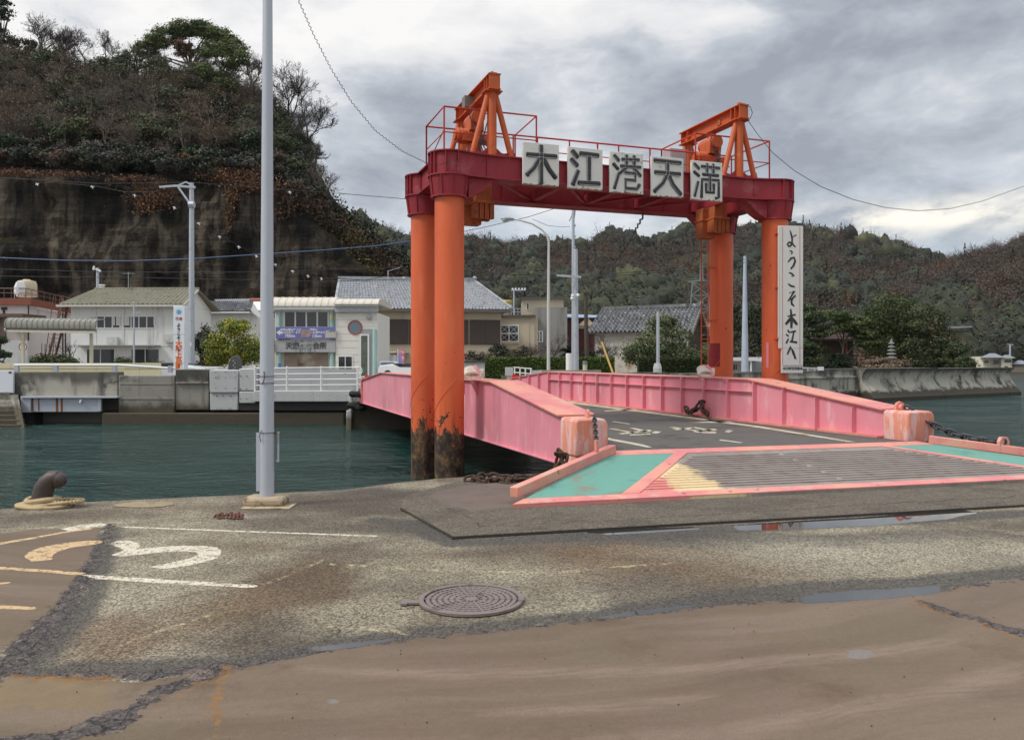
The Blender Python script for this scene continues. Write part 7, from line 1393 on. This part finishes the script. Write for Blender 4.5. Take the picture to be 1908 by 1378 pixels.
m = MB(); m.tube([q(958, 408), q(950, 407.5), q(941, 408), q(933, 407)], [.05, .15, .20, .06], 14, squash=(UP, .7)); m.build('lamp_head', flat('grey_lamp_head', (.36, .38, .38)), t); m = MB(); m.ball(q(941, 411), .17, (1.1, .9, .5), 12); m.build('diffuser', flat('clear_diffuser', (.5, .52, .52), .2), t)
t = pole('utility_pole', 'thin grey pole of the twin poles, with braced arms at its top', 1068, 385, 46, .10, .08); m = MB(); q = lambda x, y: zr(x, y, 46); m.bar(q(1061, 412), q(1076, 378), .07, .07); m.bar(q(1068, 420), q(1074, 378), .06, .06); [m.ball(q(1071, y), .07, n=6) for y in (420, 440, 460, 475)]; m.build('brace', GALV, t)
t = pole('utility_pole', 'thicker grey pole of the twin poles, with a crossarm', 1072.5, 464, 45.5, .19, .12); m = MB(); q = lambda x, y: zr(x, y, 45.2); m.bar(q(1037, 513), q(1083, 516), .09, .11); m.build('crossarm', GALV, t); m = MB(); [m.ball(q(x, y), .10, n=8) for x, y in ((1067, 551), (1077, 550), (1066, 556))]; m.build('insulator', WHITE, t)
t = pole('white_post', 'short thick white post in front of the twin poles', 1060, 658, 43, .16, .16, WHITE)
t = pole('wooden_pole', 'dark brown wooden pole leaning slightly, with a short crossarm', 1094, 544, 50, .14, .11, BARK, -3); m = MB(); m.bar(zr(1086, 545, 49.9), zr(1098, 546, 49.9), .1, .12); m.build('crossarm', BARK, t)
t = pole('marker_post', 'squat cream post with a grey cap before the hedge', 1090, 678, 44, .12, .12, surf('cream_post_paint', (.56, .50, .36), .6)); m = MB(); m.cyl(zr(1090, 679, 44), zr(1090, 672, 44), .13, n=12); m.build('cap', flat('grey_cap', (.2, .2, .21)), t)
t = pole('steel_post', 'slim grey post on a pale foot in front of the round bush', 1226, 581, 48, .11, .09); m = MB(); m.lathe([(.26, 0), (.18, .3)], (X(1225, 48), 48, 1.0), 10); m.cyl((X(1225, 48), 48, LAND), (X(1225, 48), 48, 1.0), .26, n=10); m.build('foot', CONC_NEW, t)
t = pole('steel_pole', 'tapered blue grey steel pole between the two right columns', 1388, 477, 56, .26, .10, surf('blue_grey_pole', (.42, .48, .55), .5)); m = MB(); [m.cyl(zr(1387 + .01 * k, 500 + 26 * k, 56), zr(1380 + .0 * k, 500 + 26 * k, 56), .012, n=5) for k in range(7)]; m.build('step_bolt', GALV, t)
m = MB(); m.tube([zr(1391, 500, 56), zr(1414, 668, 55)], .02, 5); tag(m.build('guy_wire', CABLE), 'thin guy wire slanting from the blue grey pole', 'wire')
m = MB(); m.bar(zr(1121, 637, 44), zr(1142, 695, 43), .07, .07); tag(m.build('yellow_prop', flat('yellow_wood', (.55, .36, .10))), 'yellow stake leaning by the hedge in front of the storehouse', 'stake')
t = thing('lattice_tower', 'grey steel lattice tower with a round platform behind the ladder', 'tower', (X(1304, 115), 115, LAND)); m = MB(); q = lambda x, y, dd=0: zr(x, y, 115 + dd); lv = [(600, 19), (575, 17.5), (550, 16), (528, 14), (526, 14)]
for (y0, w0_), (y1, w1_) in zip(lv, lv[1:]):
    for sx in (-1, 1):
        for dd in (0, 2.6): m.bar(q(1304 + sx * w0_, y0, dd), q(1304 + sx * w1_, y1, dd), .14, .14)
    for dd in (0, 2.6): m.bar(q(1304 - w0_, y0, dd), q(1304 + w1_, y1, dd), .09, .09); m.bar(q(1304 + w0_, y0, dd), q(1304 - w1_, y1, dd), .09, .09); m.bar(q(1304 - w1_, y1, dd), q(1304 + w1_, y1, dd), .1, .1)
m.bar(q(1285, 670), q(1285, 600), .14, .14); m.bar(q(1323, 670), q(1323, 600), .14, .14); m.bar(q(1285, 670, 2.6), q(1285, 600, 2.6), .14, .14); m.bar(q(1323, 670, 2.6), q(1323, 600, 2.6), .14, .14); m.bar(q(1285, 660), q(1323, 605), .09, .09); m.bar(q(1323, 660), q(1285, 605), .09, .09)
for sx in (-3, 3): m.bar(q(1307 + sx, 524, 1.3), q(1307 + sx * .7, 492, 1.3), .1, .1)
for k in range(5): m.bar(q(1304, 520 - 6 * k, 1.3), q(1310, 514 - 6 * k, 1.3), .07, .07); m.bar(q(1310, 520 - 6 * k, 1.3), q(1304, 514 - 6 * k, 1.3), .07, .07)
m.build('frame', flat('tower_grey', (.24, .25, .25)), t); m = MB(); m.lathe([(1.7, 0), (1.8, .1), (1.8, .22), (1.2, .28)], q(1306, 527, 1.3), 24); m.build('platform', flat('platform_grey', (.22, .23, .23)), t)
# vending machine, banner, car parts, small white shed
D = 52; t = thing('vending_machine', 'white and blue drink vending machine beside the terminal', 'vending machine', (X(724, D), D, LAND)); m = MB(); pbx(m, 707.5, 740, 673, 704, D, .7); m.build('body', flat('white_machine', (.66, .68, .70)), t, bevel=.02); m = MB(); pbx(m, 709, 733, 674.5, 692, D - .02, .03); m.build('display', flat('blue_display', (.06, .22, .45), .2), t)
m = MB()
for y in (679.5, 688.5):
    for k in range(9): c = zr(711 + k * 2.6, y, D - .03); m.cyl(c, c + UP * .15, .032, n=8)
m.build('bottle', surf('drink_bottles', (.30, .30, .28), .3, .9, 5, 0), t)
m = MB(); pbx(m, 709, 737, 680, 682, D - .05, .03); pbx(m, 709, 737, 691, 692.5, D - .05, .03); pbx(m, 734.5, 739, 675, 690, D - .025, .03); m.build('shelf_edge', WHITE, t)
D = 50; t = thing('banner_flag', 'upright pink and blue banner flag next to the vending machine', 'flag', (X(748, D), D, LAND)); m = MB(); pbx(m, 742.5, 754, 651, 661, D, .03); pbx(m, 748, 753.5, 661, 702, D + .001, .03); m.build('pink_cloth', surf('pink_banner', (.60, .16, .24), .7, .15, 3, .05), t); m = MB(); pbx(m, 742.5, 748, 661, 702, D, .03); m.build('blue_cloth', flat('blue_banner', (.22, .25, .55)), t); m = MB(); m.cyl(zr(741.5, 710, D), zr(741.5, 650, D), .025, n=8); m.build('pole', WHITE, t)
for i, ch in enumerate('特産'): txt(ch, .17, zr(745.5 + 5 * i, 656, D - .002), ex, UP, WHITE, 'letter', t, .008)
for i, ch in enumerate('お食事処'): txt(ch, .17, zr(750.6, 666.5 + 6.2 * i, D - .002), ex, UP, WHITE, 'letter', t, .006)
def car(name, label, px, d, ytop, rz, col, L_=3.9):
    f2 = frame((X(px, d), d, LAND), rz); t = thing(name, label, 'car', (X(px, d), d, LAND)); h = Z(ytop, d) - LAND; m = MB(); w = .78
    prof = [(-L_ / 2, .25), (L_ / 2, .25), (L_ / 2, .7), (L_ / 2 - .15, .86), (L_ / 2 - 1.0, .95), (L_ / 2 - 1.55, h - .04), (L_ / 2 - 1.9, h), (-L_ / 2 + .8, h), (-L_ / 2 + .35, h - .08), (-L_ / 2 + .05, .9), (-L_ / 2, .6)]
    m.ext([f2(a, -w, z) for a, z in prof], f2(0, 2 * w, 0) - f2(0, 0, 0)); m.build('body', surf(name + '_paint_%d' % px, col, .25, .03, 1, 0, spec=.6), t, bevel=.05)
    m = MB(); g_ = [(L_ / 2 - 1.12, .98), (L_ / 2 - 1.62, h - .1), (-L_ / 2 + .55, h - .12), (-L_ / 2 + .3, .98)]; m.ext([f2(a, -w - .012, z) for a, z in g_], f2(0, 2 * w + .024, 0) - f2(0, 0, 0)); m.build('window', GLASS, t)
    for a in (-L_ / 2 + .7, L_ / 2 - .75):
        for s in (-1, 1): m = MB(); m.cyl(f2(a, s * w - s * .15, .3), f2(a, s * w + s * .02, .3), .3, n=18); m.build('wheel', flat('tyre_black', (.02, .02, .02)), t)
    return t
car('parked_car', 'white car seen just above the wall beside the banner flag', 768, 48, 680, R(150), (.68, .69, .70)); car('parked_car', 'white car peeping over the sea wall left of the welcome pillar', 305, 38, 682, R(0), (.68, .69, .70)); car('parked_car', 'dark car behind the cream barrier by the welcome pillar', 325, 44, 675, R(0), (.02, .02, .022))
D = 60; t = thing('white_shed', 'small white shed with a thin roof behind the vending machine', 'shed', (X(725, D), D, LAND)); m = MB(); pbx(m, 706, 732, 661, 700, D, 2); m.build('wall', WHITE, t, smooth=False); m = MB(); m.ext([zr(702, 659.5, D - .3), zr(738, 656, D - .3), zr(738, 656, D + 3), zr(702, 659.5, D + 3)], (0, 0, .1)); m.build('roof', WHITE, t)
t = thing('white_box', 'flat white box on top of the sea wall below the yellow green tree', 'box', tuple(zr(393, 688.5, 30))); m = MB(); pbx(m, 381, 406, 683, 689, 30, .4); m.build('body', WHITE, t, bevel=.01)
t = thing('stone_monument', 'dark pointed inscribed stone under the yellow green tree', 'monument', tuple(zr(437, 690, 46))); m = MB(); m.ext([zr(x, y, 46) for x, y in ((424, 700), (425, 678), (430, 667), (436, 662), (443, 663), (447, 672), (448, 700))], (0, .4, 0)); m.build('stone', surf('dark_granite', (.10, .10, .095), .7, .3, 3, .3, 20), t, bevel=.04)
m = MB(); [m.bx(X(434 + 3 * (k % 2), 46), X(436 + 3 * (k % 2), 46), 45.98, 46.01, Z(671 + 4 * k, 46) - .08, Z(671 + 4 * k, 46)) for k in range(6)]; m.build('inscription', flat('pale_inscription', (.4, .4, .38)), t)
t = thing('fence', 'white pipe fence with a grey post at the right end of the bridge approach', 'fence', tuple(zr(975, 712, 31))); q = lambda x, y: zr(x, y, 30.5); m = MB()
for k in range(4): m.tube([q(959 + 10 * k, 683 + k), q(959 + 10 * k, 706)], .025, 8)
for y in (685, 694.5, 703): m.tube([q(957, y - 1), q(991, y + 2)], .022, 8)
m.build('rail', RAILW, t); pbx(MB(), 941, 956, 684, 708, 30.6, .3).build('post', CONC_NEW, t); pbx(MB(), 990, 1010, 690, 706, 30.4, .3).build('post', CONC_NEW, t)
t = thing('block_wall', 'low grey block wall with a dark coping beside the hedge', 'wall', tuple(zr(884, 700, 48))); m = MB(); pbx(m, 862, 903, 675, 700, 48, .15); m.build('blocks', CONC_NEW, t); m = MB(); pbx(m, 860, 904, 672, 675.5, 47.9, .3); m.build('coping', flat('dark_coping', (.06, .06, .06)), t)
t = thing('concrete_ledge', 'thin tan concrete ledge above the pink right girder', 'ledge', tuple(zr(1060, 697, 33))); m = MB(); pbx(m, 1005, 1120, 689.5, 697, 33, .5); m.build('slab', CONC, t)
t = thing('red_corner_post', 'small red steel corner piece at the far end of the right girder', 'bracket', tuple(L(5.6, 12.6, .8))); m = MB(); m.ext([L(5.6, 12.5, .85), L(6.0, 12.5, .85), L(5.9, 12.5, .95), L(5.65, 12.5, 1.03)], U * .1); m.build('plate', MAROON_RAIL, t); t = thing('red_corner_post', 'small red steel corner piece at the far end of the left girder', 'bracket', tuple(L(.75, 12.6, .8))); m = MB(); m.ext([L(.55, 12.4, .88), L(1.0, 12.4, .88), L(.9, 12.4, .95), L(.65, 12.4, 1.02)], U * .1); m.build('plate', MAROON_RAIL, t)
t = thing('stone_pagoda', 'small tiered stone pagoda on the dry mound among the right trees', 'pagoda', tuple(zr(1661, 668, 62))); c = zr(1661, 670, 62); m = MB(); prof = []
for k in range(5): s = 1 - .1 * k; prof += [(.18 * s, k * .27), (.18 * s, k * .27 + .14), (.40 * s, k * .27 + .14), (.34 * s, k * .27 + .22), (.18 * s, k * .27 + .26)]
m.lathe(prof + [(.1, 1.4), (.04, 1.6)], c, 8); m.build('tiers', surf('grey_stone', (.22, .22, .20), .9), t, smooth=False)
t = thing('low_fence', 'low pipe fence with a white plate on the wall right of the welcome sign', 'fence', tuple(zr(1510, 690, 42))); m = MB(); m.bar(zr(1490, 685, 42), zr(1530, 686, 42), .05, .08); [m.cyl(zr(x, 692, 42), zr(x, 684, 42), .04, n=6) for x in (1492, 1505, 1518)]; m.build('rail', GALV, t); m = MB(); pbx(m, 1524, 1535, 683, 690, 41.9, .04); m.build('plate', WHITE, t)

# ---------------------------------------------------------------- trees and hedges near the shore
YG = [(.30, .30, .03), (.24, .25, .03), (.15, .185, .03), (.095, .13, .024), (.38, .34, .035)]; DG = [(.036, .056, .022), (.048, .070, .026), (.028, .042, .018), (.062, .080, .03)]; MG = [(.095, .125, .052), (.125, .15, .064), (.07, .097, .044), (.16, .175, .08)]
def at(px, d): return (X(px, d), d, LAND)
leafy_tree('round_tree', 'round tree with yellow green leaves between the welcome pillar and the pale pole', at(436, 50), 3.6, [(0, 0, 2.2, 1.85, 1.4, 1.55), (-.95, .1, 1.6, 1.15, 1., 1.05, .6), (.9, 0, 1.7, 1.25, 1.0, 1.15, .7), (0, -.2, 3.2, 1.2, .9, .65, .5)], YG, 51, 70, 60, .075, trunk_r=.1)
leafy_tree('dark_shrub', 'dark grey green shrub behind the grey utility pole', at(378, 52), 3.2, [(0, 0, 2.2, .9, .9, 1.4), (.4, 0, 1.2, 1.0, .8, 1.0)], [(.040, .042, .034), (.055, .052, .042), (.03, .034, .026)], 52, 50, 50, .08)
leafy_tree('green_shrub', 'green leafy shrub behind the bus shelter', at(92, 44), 1.4, [(0, 0, 1.0, 1.4, .7, .65), (-.8, 0, .8, .8, .6, .6), (.9, 0, .9, .8, .6, .6)], [(.05, .075, .025), (.035, .055, .02), (.085, .10, .035)], 53, 40, 45, .07, 'shrub')
leafy_tree('green_shrub', 'low green shrub in front of the white house, left of the slim steel post', at(232, 47), 1.2, [(0, 0, .9, .8, .6, .55)], [(.04, .06, .022), (.06, .075, .03)], 54, 40, 45, .06, 'shrub'); leafy_tree('green_shrub', 'low green shrub in front of the white house, by the welcome pillar', at(285, 47), 1.1, [(0, 0, .8, .8, .6, .45)], [(.04, .06, .022), (.07, .085, .03)], 55, 36, 45, .06, 'shrub')
leafy_tree('cloud_pine', 'dark clipped pine cut off by the left edge of the photo', at(-4, 42), 2.6, [(0, 0, 2.2, .5, .5, .25), (.1, 0, 1.5, .6, .5, .25), (.3, 0, .8, .7, .5, .28)], DG, 56, 30, 40, .06)
leafy_tree('evergreen_tree', 'tall evergreen rising behind the old storehouse roof', at(1163, 84), 7.2, [(0, 0, 5.4, 1.6, 1.4, 1.2), (-.7, 0, 4.6, 1.1, 1., .9), (.8, 0, 4.7, 1.1, 1., .9), (0, 0, 6.6, .8, .7, .6)], [(.045, .055, .018), (.035, .045, .015), (.075, .078, .025)], 57, 46, 40, .12)
leafy_tree('round_bush', 'wide loose green bush in front of the old storehouse', at(1234, 56), 4.4, [(0, 0, 2.5, 2.2, 1.4, 1.6), (-1.5, 0, 1.7, 1.5, 1., 1.3), (1.2, 0, 1.5, 1.3, 1., 1.1), (.1, 0, 3.8, 1.1, .8, .6, .6)], MG, 58, 80, 60, .085, 'bush', flat_=.8)
leafy_tree('round_bush', 'small green bush beside the ladder of the rear column', at(1318, 57), 2.2, [(0, 0, 1.6, .8, .7, .9)], MG, 59, 40, 50, .08, 'bush')
leafy_tree('dark_shrub', 'dark pine shrub below the cross braced window', at(928, 62), 2.4, [(0, 0, 1.7, .9, .7, .9), (.5, 0, 1.2, 1.0, .7, .6)], [(.022, .030, .018), (.030, .036, .022)], 60, 40, 50, .08)
for i, (px, top) in enumerate(((1371, 540), (1398, 560), (1416, 548))): leafy_tree('conifer', 'narrow dark conifer behind the steel pole, ' + ('nearest the orange ladder column', 'middle one of three', 'nearest the welcome sign column')[i], at(px, 76), Z(top, 76), [(0, 0, z, (7.5 - z) * .16 + .25, .6, .9) for z in (1.2, 2.4, 3.6, 4.8, 5.9)], DG, 61 + i, 18, 45, .10, group='three conifers behind the steel pole', hollow=.2)
leafy_tree('dry_shrub', 'brown and green shrub at the foot of the three conifers', at(1395, 70), 2.8, [(0, 0, 1.6, 1.2, .8, 1.2)], [(.09, .07, .05), (.05, .055, .03)], 65, 40, 45, .1, 'bush')
leafy_tree('garden_pine', 'layered dark green pine just right of the welcome sign', at(1508, 62), 6, [(0, 0, 4.4, 1.5, 1.2, .7), (.6, 0, 3.3, 1.7, 1.2, .6), (-.2, 0, 2.2, 1.6, 1.2, .7), (.2, 0, 1.2, 1.5, 1.2, .7), (-.3, 0, 5.1, .9, .8, .5)], DG, 66, 50, 45, .10)
leafy_tree('garden_pine', 'spreading pine with flat bright green layers over the timber house', at(1572, 64), 6, [(-.7, 0, 4.7, 1.5, 1.1, .55), (.9, 0, 4.2, 1.6, 1.1, .55), (-.2, 0, 3.7, 1.8, 1.1, .5), (1.6, 0, 3.2, 1.2, 1., .5), (2.1, 0, 2.4, 1.4, 1., .5)], [(.062, .09, .024), (.046, .07, .02), (.085, .105, .03)], 67, 44, 45, .10)
leafy_tree('round_tree', 'large dense round topped evergreen, the tallest right of the welcome sign', at(1656, 66), 7.2, [(0, 0, 5.2, 2.5, 1.7, 2.1), (-1., 0, 3.5, 2.0, 1.4, 1.7), (1., 0, 3.3, 2.0, 1.4, 1.7), (0, 0, 2., 2.4, 1.5, 1.3)], [(.054, .074, .022), (.042, .060, .02), (.068, .088, .027)], 68, 80, 55, .095)
leafy_tree('dark_tree', 'dark evergreen with a few pale brown sprays right of the round topped tree', at(1722, 64), 6, [(0, 0, 4.2, 2.0, 1.4, 1.7), (.9, 0, 2.6, 1.9, 1.3, 1.6), (-.8, 0, 1.8, 1.7, 1.3, 1.4), (.2, 0, 1.0, 2.2, 1.3, .9)], [(.042, .058, .022), (.055, .070, .026), (.032, .045, .018), (.11, .10, .05)], 69, 70, 55, .095)
leafy_tree('green_shrub', 'small green tree at the right end of the garden above the sea wall', at(1786, 62), 2.6, [(0, 0, 1.7, 1.1, .9, 1.0), (.2, 0, .9, 1.2, .9, .8)], [(.05, .07, .026), (.065, .084, .03)], 70, 50, 50, .085, 'shrub')
def hedge(label, x0, x1, yt, yb, d, dep, seed, cols=((.085, .125, .026), (.062, .095, .022), (.11, .15, .034))):
    rng = np.random.default_rng(seed); n = int((x1 - x0) * 150); cl = Cloud(); a, b = X(x0, d), X(x1, d); zt_, zb_ = Z(yt, d), LAND
    f = rng.random(n); pt = np.stack([rng.uniform(a, b, n), np.where(f < .6, d + rng.normal(size=n) * .05, rng.uniform(d, d + dep, n)), np.where(f < .6, rng.uniform(zb_, zt_, n), zt_ + rng.normal(size=n) * .03)], 1)
    leaves(cl, pt, .055, np.array(cols)[rng.integers(0, 3, n)] * rng.uniform(.7, 1.3, (n, 1)), rng); t = thing('clipped_hedge', label, 'hedge', ((a + b) / 2, d, LAND)); cl.build('leaf_face', LEAF, t); m = MB(); m.bx(a + .03, b - .03, d + .03, d + dep - .03, zb_, zt_ - .03); m.build('inner_branches', flat('hedge_core_%d' % seed, (.02, .028, .01), 1), t)
hedge('long clipped green hedge behind the street lamp and twin poles', 903, 1145, 667, 700, 49, 1.0, 71); hedge('shorter darker hedge below the round bush', 1190, 1312, 668, 700, 52, .9, 72, ((.034, .050, .014), (.025, .038, .011), (.045, .06, .018)))
def bare_tree_thing(label, px, d, h, seed, lv=5, sp=.6, col=(.09, .075, .062)):
    t = thing('bare_tree', label, 'tree', at(px, d)); arr = bare_arrays(seed, 8, lv, sp, .008); s = h / arr[1][:, 2].max(); tr = arr[4] <= 1; p = np.array(at(px, d))
    for nm, k in (('trunk', tr), ('crown', ~tr)): c2 = Cloud(); place_bare(c2, [q[k] for q in arr], p, s, seed, np.array(col)); c2.build(nm, BARK_G, t)
bare_tree_thing('bare grey tree against the brown shutters beside the terminal', 717, 58, 4.8, 81, 5, .4); bare_tree_thing('bare twiggy tree in front of the grey wall right of the street lamp', 1045, 60, 3.2, 82, 6, .8); bare_tree_thing('bare twiggy tree in front of the flat roofed building, left of the street lamp', 985, 60, 2.6, 83, 6, .8); bare_tree_thing('bare tangled tree in front of the old storehouse wall', 1118, 58, 3.4, 84, 6, .8); bare_tree_thing('bare pruned tree in front of the white house, under the bus shelter end', 158, 46, 2.3, 85, 4, .7, (.05, .04, .035))
def sago(label, px, ybase, d, r, n, seed, trunk=.6, col=(.020, .030, .013)):
    p0 = Vector(at(px, d)); t = thing('sago_palm', label, 'palm', tuple(p0)); g = random.Random(seed); c = Vector((X(px, d), d, Z(ybase, d))); cl = Cloud(); rng = np.random.default_rng(seed); P0, P1 = [], []
    for k in range(n):
        a = g.uniform(0, 6.283); e = g.uniform(.0, 1.35); dr = Vector((math.cos(a) * math.cos(e), math.sin(a) * math.cos(e), math.sin(e))); prev = c
        for j in range(1, 8):
            s = j / 7; q = c + dr * (r * s) - UP * (r * .45 * s * s); side = dr.cross(UP).normalized()
            for m_ in (.0, .5):
                b_ = prev.lerp(q, m_)
                for sg in (-1, 1): P0.append(tuple(b_)); P1.append(tuple(b_ + (side * sg + dr * .5) * r * .20 * (1.1 - s) + UP * .03))
            P0.append(tuple(prev)); P1.append(tuple(q)); prev = q
    P0, P1 = np.array(P0), np.array(P1); sticks(cl, P0, P1, .022, .012, np.array(col) * rng.uniform(.6, 1.5, (len(P0), 1))); cl.build('fronds', LEAF, t); m = MB(); m.tube([p0, c], [.2, .17], 9); m.build('trunk', BARK, t)
sago('large dark sago palm above the sea wall right of the welcome sign', 1560, 683, 55, 1.75, 130, 91); sago('small sago palm behind the white post, left of the twin poles', 1062, 660, 50, 1.0, 40, 92, col=(.03, .042, .018))
cl = Cloud(); c = np.array(zr(1645, 684, 57)); puffs(cl, c, (2.1, 1.2, .75), 90, 50, .09, [(.16, .11, .07), (.12, .08, .05), (.20, .15, .10)], np.random.default_rng(93), .25, .3); tag(cl.build('dry_grass', LEAF), 'mound of dry brown grass below the stone pagoda', 'grass', kind='stuff')
cl = Cloud(); rng9 = np.random.default_rng(94)
for px, y, d in ((890, 664, 52), (980, 655, 60), (1110, 655, 60), (1350, 690, 62), (960, 660, 61)): puffs(cl, np.array(zr(px, y, d)), (1.0, .7, .5), 16, 45, .07, BROWNS + GREENS, rng9, .35)
tag(cl.build('garden_undergrowth', LEAF), 'mixed low garden growth along the hedges', 'undergrowth', kind='stuff')

# ---------------------------------------------------------------- wires and birds of plastic
def wire(name, label, pts, r, mt=CABLE, group=None): m = MB(); m.tube(pts, r, 5); return tag(m.build(name, mt), label, 'cable', group)
def wavy(pts, amp, pitch):
    out = []; tot = 0; prev = pts[0]
    for a, b in zip(pts, pts[1:]):
        n = max(1, int((b - a).length / (pitch / 6)))
        for k in range(n):
            p = a.lerp(b, k / n); tot += (p - prev).length; prev = p; t = (b - a).normalized(); s = t.cross(Vector((0, 1, 0))).normalized(); out.append(p + s * amp * math.sin(tot / pitch * 6.283) + Vector((0, amp * math.cos(tot / pitch * 6.283), 0)))
    return out
cv = lambda q, d0, d1: [P(x, y, d0 + (d1 - d0) * i / (len(q) - 1)) for i, (x, y) in enumerate(q)]
wire('coiled_cable', 'coiled black cable rising from the left of the gantry to the top edge', wavy(cv([(548, -20), (556, 0), (585, 66), (618, 130), (655, 190), (700, 244), (750, 282), (795, 304)], 9, 13.6), .010, .085), .0045)
wire('coiled_cable', 'end of the coiled black cable draped along the left column head', wavy([P(795, 304, 13.6), P(820, 306, 13.4), P(845, 300, 13.5), P(868, 285, 14.1), L(.6, .1, 5.5)], .010, .085), .005)
wire('hanging_cable', 'black cable hanging from the right hoist beam in a long curve to the right', cv([(1392, 222), (1410, 248), (1440, 285), (1480, 318), (1530, 348)], 15.9, 15.9), .006)
wire('coiled_cable', 'coiled black cable continuing the long curve to the right edge', wavy(cv([(1530, 348), (1590, 372), (1650, 387), (1710, 393), (1770, 389), (1830, 375), (1908, 347), (1960, 325)], 15.9, 22), .009, .10), .0055)
wire('cable_loop', 'small black cable loop at the tip of the right hoist beam', cv([(1388, 198), (1398, 199), (1402, 210), (1398, 220), (1392, 223)], 15.8, 15.8), .007)
wire('wavy_cable', 'thick twisted cable from the gantry beam down to the twin poles', wavy(cv([(1200, 399), (1175, 445), (1145, 490), (1118, 513), (1085, 529)], 16.8, 45), .022, 1.1), .020)
for pts, d, r, lb, mt in (([(-40, 478), (0, 480), (120, 485), (240, 486), (357, 482), (480, 474), (600, 466), (700, 458), (780, 447)], 47, .030, 'blue overhead cable crossing in front of the dark cliff', BLUECAB), ([(-40, 500), (200, 507), (480, 507), (760, 497)], 62, .022, 'upper of two thin wires across the cliff', CABLE), ([(-40, 514), (300, 518), (600, 524), (760, 520)], 62, .022, 'lower of two thin wires across the cliff', CABLE),
                          ([(-40, 329), (0, 331), (180, 342), (357, 340), (540, 354), (640, 361), (760, 371), (900, 380)], 45, .016, 'thin wire from the braced arm across the cliff towards the gantry', CABLE), ([(780, 492), (870, 505), (960, 512), (1072, 514)], 46, .018, 'wire from behind the columns to the crossarm of the twin poles', CABLE), ([(1078, 516), (1200, 505), (1300, 495), (1388, 483)], 52, .02, 'upper wire from the twin poles to the steel pole', CABLE), ([(1080, 518), (1200, 510), (1300, 501), (1388, 489)], 52, .018, 'lower wire from the twin poles to the steel pole', CABLE),
                          ([(820, 440), (900, 424), (985, 404), (1060, 380)], 46, .016, 'thin wire rising behind the street lamp', CABLE), ([(992, 408), (1020, 420), (1045, 423), (1062, 422)], 46, .012, 'slack service wire beside the street lamp', CABLE), ([(1076, 485), (1088, 535), (1098, 550)], 47, .022, 'black drop wire from the twin poles to the wooden pole', CABLE), ([(1098, 548), (1108, 580)], 50, .014, 'short drop wire below the wooden pole', CABLE)):
    wire('overhead_wire', lb, cv(pts, d, d), r, mt)
lw = [(297, 350), (330, 384), (368, 413), (408, 438), (445, 458), (478, 474), (513, 490), (545, 502), (574, 511), (600, 517), (680, 522), (762, 505)]
wire('bird_line', 'sagging line strung with white bird scarers in front of the cliff', cv([(110, 341), (180, 347), (235, 358), (297, 357)] , 45, 45) + cv(lw, 45, 52), .018)
BM = MB(); o = Vector((0, 0, 0))
BM.tube([(-.03, 0, .10), (0, 0, 0), (.02, 0, -.16)], [.02, .055, .02], 7); BM.ext([Vector(p) for p in ((-.15, 0, .02), (-.02, 0, .07), (.0, 0, -.0), (-.12, 0, -.03))], (0, .02, 0)); BM.ext([Vector(p) for p in ((.15, 0, .0), (.02, 0, .05), (.0, 0, -.03), (.12, 0, -.05))], (0, .02, 0))
first = BM.build('bird_scarer', WHITE, origin=(0, 0, 0)); spots = [(69, 340, 45), (172, 345, 45), (251, 361, 45), (325, 384, 45), (370, 413, 45.6), (409, 438, 46.3), (445, 457, 47), (478, 474, 47.6), (513, 490, 48.2), (545, 502, 49), (574, 511, 50), (599, 516, 50.5), (752, 514, 52), (540, 355, 45)]
where = ['near the left edge', 'above the middle of the left cliff', 'left of the hanging creeper', 'just left of the grey utility pole', 'just right of the grey utility pole', 'second one right of the grey pole', 'third one right of the grey pole', 'just left of the pale pole', 'just right of the pale pole', 'second one right of the pale pole', 'third one right of the pale pole', 'above the terminal roof', 'beside the rear orange column', 'on the upper wire right of the pale pole']
for i, (x, y, d) in enumerate(spots):
    o = first if i == 0 else first.copy()
    if i: COL.objects.link(o)
    o.location = P(x, y + 3, d); o.rotation_euler = (0, R(-20 + 14 * (i % 4)), R(20 * (i % 3))); s = .72; o.scale = (s, s, s); tag(o, 'small white bird scarer on the line, ' + where[i], 'bird scarer', 'white bird scarers on the line')

# ---------------------------------------------------------------- the air between here and the far hills
hm = bpy.data.materials.new('thin_haze'); hm.use_nodes = True; ht = hm.node_tree; ht.nodes.remove(ht.nodes['Principled BSDF']); hv = ht.nodes.new('ShaderNodeVolumePrincipled')
hv.inputs['Color'].default_value = (.86, .90, .95, 1); hv.inputs['Density'].default_value = .00006; hv.inputs['Anisotropy'].default_value = .2
ht.links.new(hv.outputs[0], ht.nodes['Material Output'].inputs['Volume'])
m = MB(); m.bx(-560, 1060, -75, 960, -6, 125); tag(m.build('haze', hm, smooth=False), kind='stuff')
